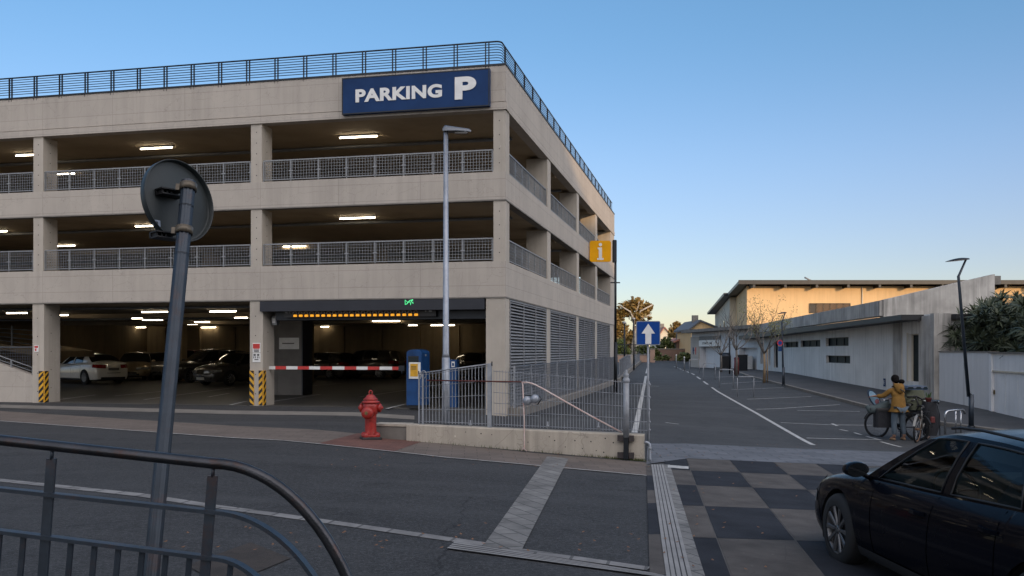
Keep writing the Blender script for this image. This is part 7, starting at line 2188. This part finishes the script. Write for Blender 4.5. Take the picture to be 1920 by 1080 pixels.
bicycle('pale grey bicycle with brown rimmed wheels leaning right of the person', (PP.x + .58, YP - .05, gz(PP.x + .7, YP)), rad(52), 'cream_frame', wb=1.06, rimm='rim_wood', lean=rad(3))

M['olive'] = pbr('olive_canvas', (.115, .125, .085), .85, 0, var=.12, scale=5, bump=.4, bscale=18)
M['navy_cloth'] = pbr('navy_cloth', (.03, .055, .10), .5, 0, var=.15, scale=6)
M['ltblue'] = pbr('light_blue_shell', (.26, .42, .55), .45, 0, var=.15, scale=8)
M['greycloth'] = pbr('grey_green_cloth', (.075, .10, .105), .85, 0, var=.15, scale=8, bump=.3)
M['bagblack'] = pbr('black_bag', (.012, .013, .018), .7, 0, var=.2, scale=9, bump=.4, bscale=25)
M['pot'] = pbr('red_pot', (.12, .022, .02), .6, 0, var=.1)
def load():
    k = YP / FPX
    def at(px, py, dy=0.0):
        return ray(px, py, YP + dy)
    # pannier at the left bicycle
    c = at(1655, 783, .25); t = thing('pannier', 'black box pannier hanging on the left bicycle behind the person', 'pannier', c)
    m_ = MB(); m_.bevbox(-.20, .20, -.13, .15, -.25, .22, .04); m_.build('bag', 'bagblack', t)
    m_ = MB(); m_.bevbox(-.215, .215, -.145, .165, .16, .25, .03); m_.build('flap', 'black', t)
    # child seat: light blue tilted back rest over a grey cushion
    c = at(1640, 748, .35); t = thing('child_seat', 'light blue tilted child seat shell with dark edge on the left bicycle', 'child seat', c)
    R_ = Matrix.Rotation(rad(-32), 4, 'Y')
    m_ = MB(); P = [(math.sin(a) * .115, math.cos(a) * .27) for a in np.linspace(0, 2 * PI, 25)[:-1]]
    m_.prism([R_ @ Vector((x, 0, z)) for x, z in P], (0, .05, 0)); m_.build('rim', 'navy_cloth', t)
    m_ = MB(); m_.prism([R_ @ Vector((x * .8, -.012, z * .87)) for x, z in P], (0, .01, 0)); m_.build('shell', 'ltblue', t)
    m_ = MB(); m_.ball(R_ @ Vector((.01, -.03, -.08)), .07, 6, (.8, .3, 1)); m_.build('cushion', M['pinkc'], t)
    c = at(1652, 766, .28); t = thing('blanket', 'grey green rolled blanket lying under the child seat on the left bicycle', 'blanket', c)
    m_ = MB(); m_.tube([(-.36, .04, .06), (-.30, 0, -.02), (-.1, 0, -.01), (.10, .02, .08), (.22, .02, .14)], [.05, .10, .12, .12, .08], 14); m_.build('roll', 'greycloth', t)
    m_ = MB(); m_.tube([(-.29, .0, -.13), (-.31, -.11, -.01), (-.29, 0, .09)], .014, 6); m_.build('strap', 'black', t)
    # olive canopy
    c = at(1711, 745, .55); t = thing('rain_cover', 'bulky olive canvas rain cover with dark blue top rising beside the mustard jacket', 'cover', c)
    hx, hz = 23 * k, 22 * k
    m_ = MB(); P = []
    for i in range(13):
        z = -hz * 1.05 + 2 * hz * i / 12 * .86; u = i / 12
        wv = hx * (.72 + .32 * math.sin(PI * min(1, u * 1.15 + .05))) ; dx = .02 * math.sin(9 * u)
        P.append([Vector((dx + wv * math.copysign(abs(math.cos(a)) ** .7, math.cos(a)) * (1 + .04 * math.sin(3 * a + 6 * u)), .30 * math.copysign(abs(math.sin(a)) ** .7, math.sin(a)), z)) for a in np.linspace(0, 2 * PI, 29)])
    m_.grid([r_[::-1] for r_ in P]); m_.add(P[-1][:-1], [tuple(range(28))], False); m_.add(P[0][:-1], [tuple(reversed(range(28)))], False); m_.build('cover', 'olive', t)
    m_ = MB(); zt = hz * .67
    m_.bevbox(-hx * .95, hx * .98, -.26, .26, zt, hz * 1.02, .05); m_.build('top_flap', 'navy_cloth', t)
    m_ = MB()
    for a, b in ((-.8, -.25), (-.12, .38), (.5, .88)): m_.prism([(hx * a, -.264, zt + .03), (hx * b, -.264, zt + .03), (hx * (b - .08), -.264, hz * .95), (hx * (a + .1), -.264, hz * .95)], (0, -.004, 0))
    m_.build('window', 'dglass', t)
    m_ = MB(); m_.tube([(-hx * .9, -.30, .02), (-.05, -.335, .05), (hx * .3, -.33, -.03), (hx * 1.02, -.25, .02)], .022, 6); m_.tube([(-hx * .2, -.33, .04), (hx * .05, -.335, -.20), (-.05, -.31, -.33)], .018, 6); m_.build('strap', 'black', t)
    m_ = MB(); m_.box(-hx * .8, hx * .9, -.24, .24, -hz * 1.05 - .16, -hz * 1.05 - .002); m_.build('tray', 'black', t)
    m_ = MB(); 
    for s_ in (-.7, .75): m_.tube([(hx * s_, .2, -hz * 1.05 - .16), (hx * s_, .2, gz(c.x, c.y) - c.z)], .02, 6)
    m_.build('stand', 'dark_metal', t)
    # black bag with flower pot
    c = at(1744, 784, .05); t = thing('bag', 'tall black bag hanging at the right bicycle under the potted plant', 'bag', c)
    m_ = MB(); P = []
    for i in range(11):
        u = i / 10; z = -.44 + .86 * u; wv = .20 * (.82 + .25 * math.sin(PI * u)); 
        P.append([Vector((wv * math.cos(a) * (1 + .06 * math.sin(5 * a + 8 * u)) + .02 * math.sin(5 * u), .15 * math.sin(a), z)) for a in np.linspace(0, 2 * PI, 25)])
    m_.grid([r_[::-1] for r_ in P]); m_.add(P[-1][:-1], [tuple(range(24))], False); m_.build('sack', 'bagblack', t)
    m_ = MB(); m_.tube([(.17, 0, .35), (.24, 0, .1), (.25, 0, -.44)], .012, 6); m_.tube([(-.1, -.1, .38), (.05, -.16, .44), (.2, -.05, .36)], .012, 6); m_.build('strap', 'dark_metal', t)
    m_ = MB(); m_.bevbox(-.07, .05, -.185, -.15, -.10, .05, .02); m_.build('reflector', 'pot', t)
    c = at(1741, 750, -.02); t = thing('potted_plant', 'small red pot with stiff green leaves sticking out of the black bag', 'plant', c)
    m_ = MB(); m_.lathe([(.001, -.06), (.055, -.06), (.075, .04), (.08, .045), (.08, .06), (.065, .06), (.06, .04), (.001, .04)], 18); m_.build('pot', 'pot', t)
    rnd = random.Random(2); m_ = MB()
    for j in range(12):
        a = j * 2.4; ln = rnd.uniform(.12, .19); d = Vector((math.cos(a) * .25, math.sin(a) * .25, 1)).normalized(); s_ = d.cross(Vector((math.sin(a), math.cos(a), .2))).normalized() * .016; b = Vector((math.cos(a) * .03, math.sin(a) * .03, .04))
        m_.add([b - s_, b + s_, b + d * ln * .6 + s_ * .8, b + d * ln, b + d * ln * .6 - s_ * .8], [(0, 1, 2, 3, 4)], False)
    m_.build('leaves', M['pleaf'], t)
M['pinkc'] = pbr('pink_cushion', (.35, .14, .16), .8)
M['pleaf'] = pbr('plant_leaf', (.05, .10, .025), .5, var=.2)
load()
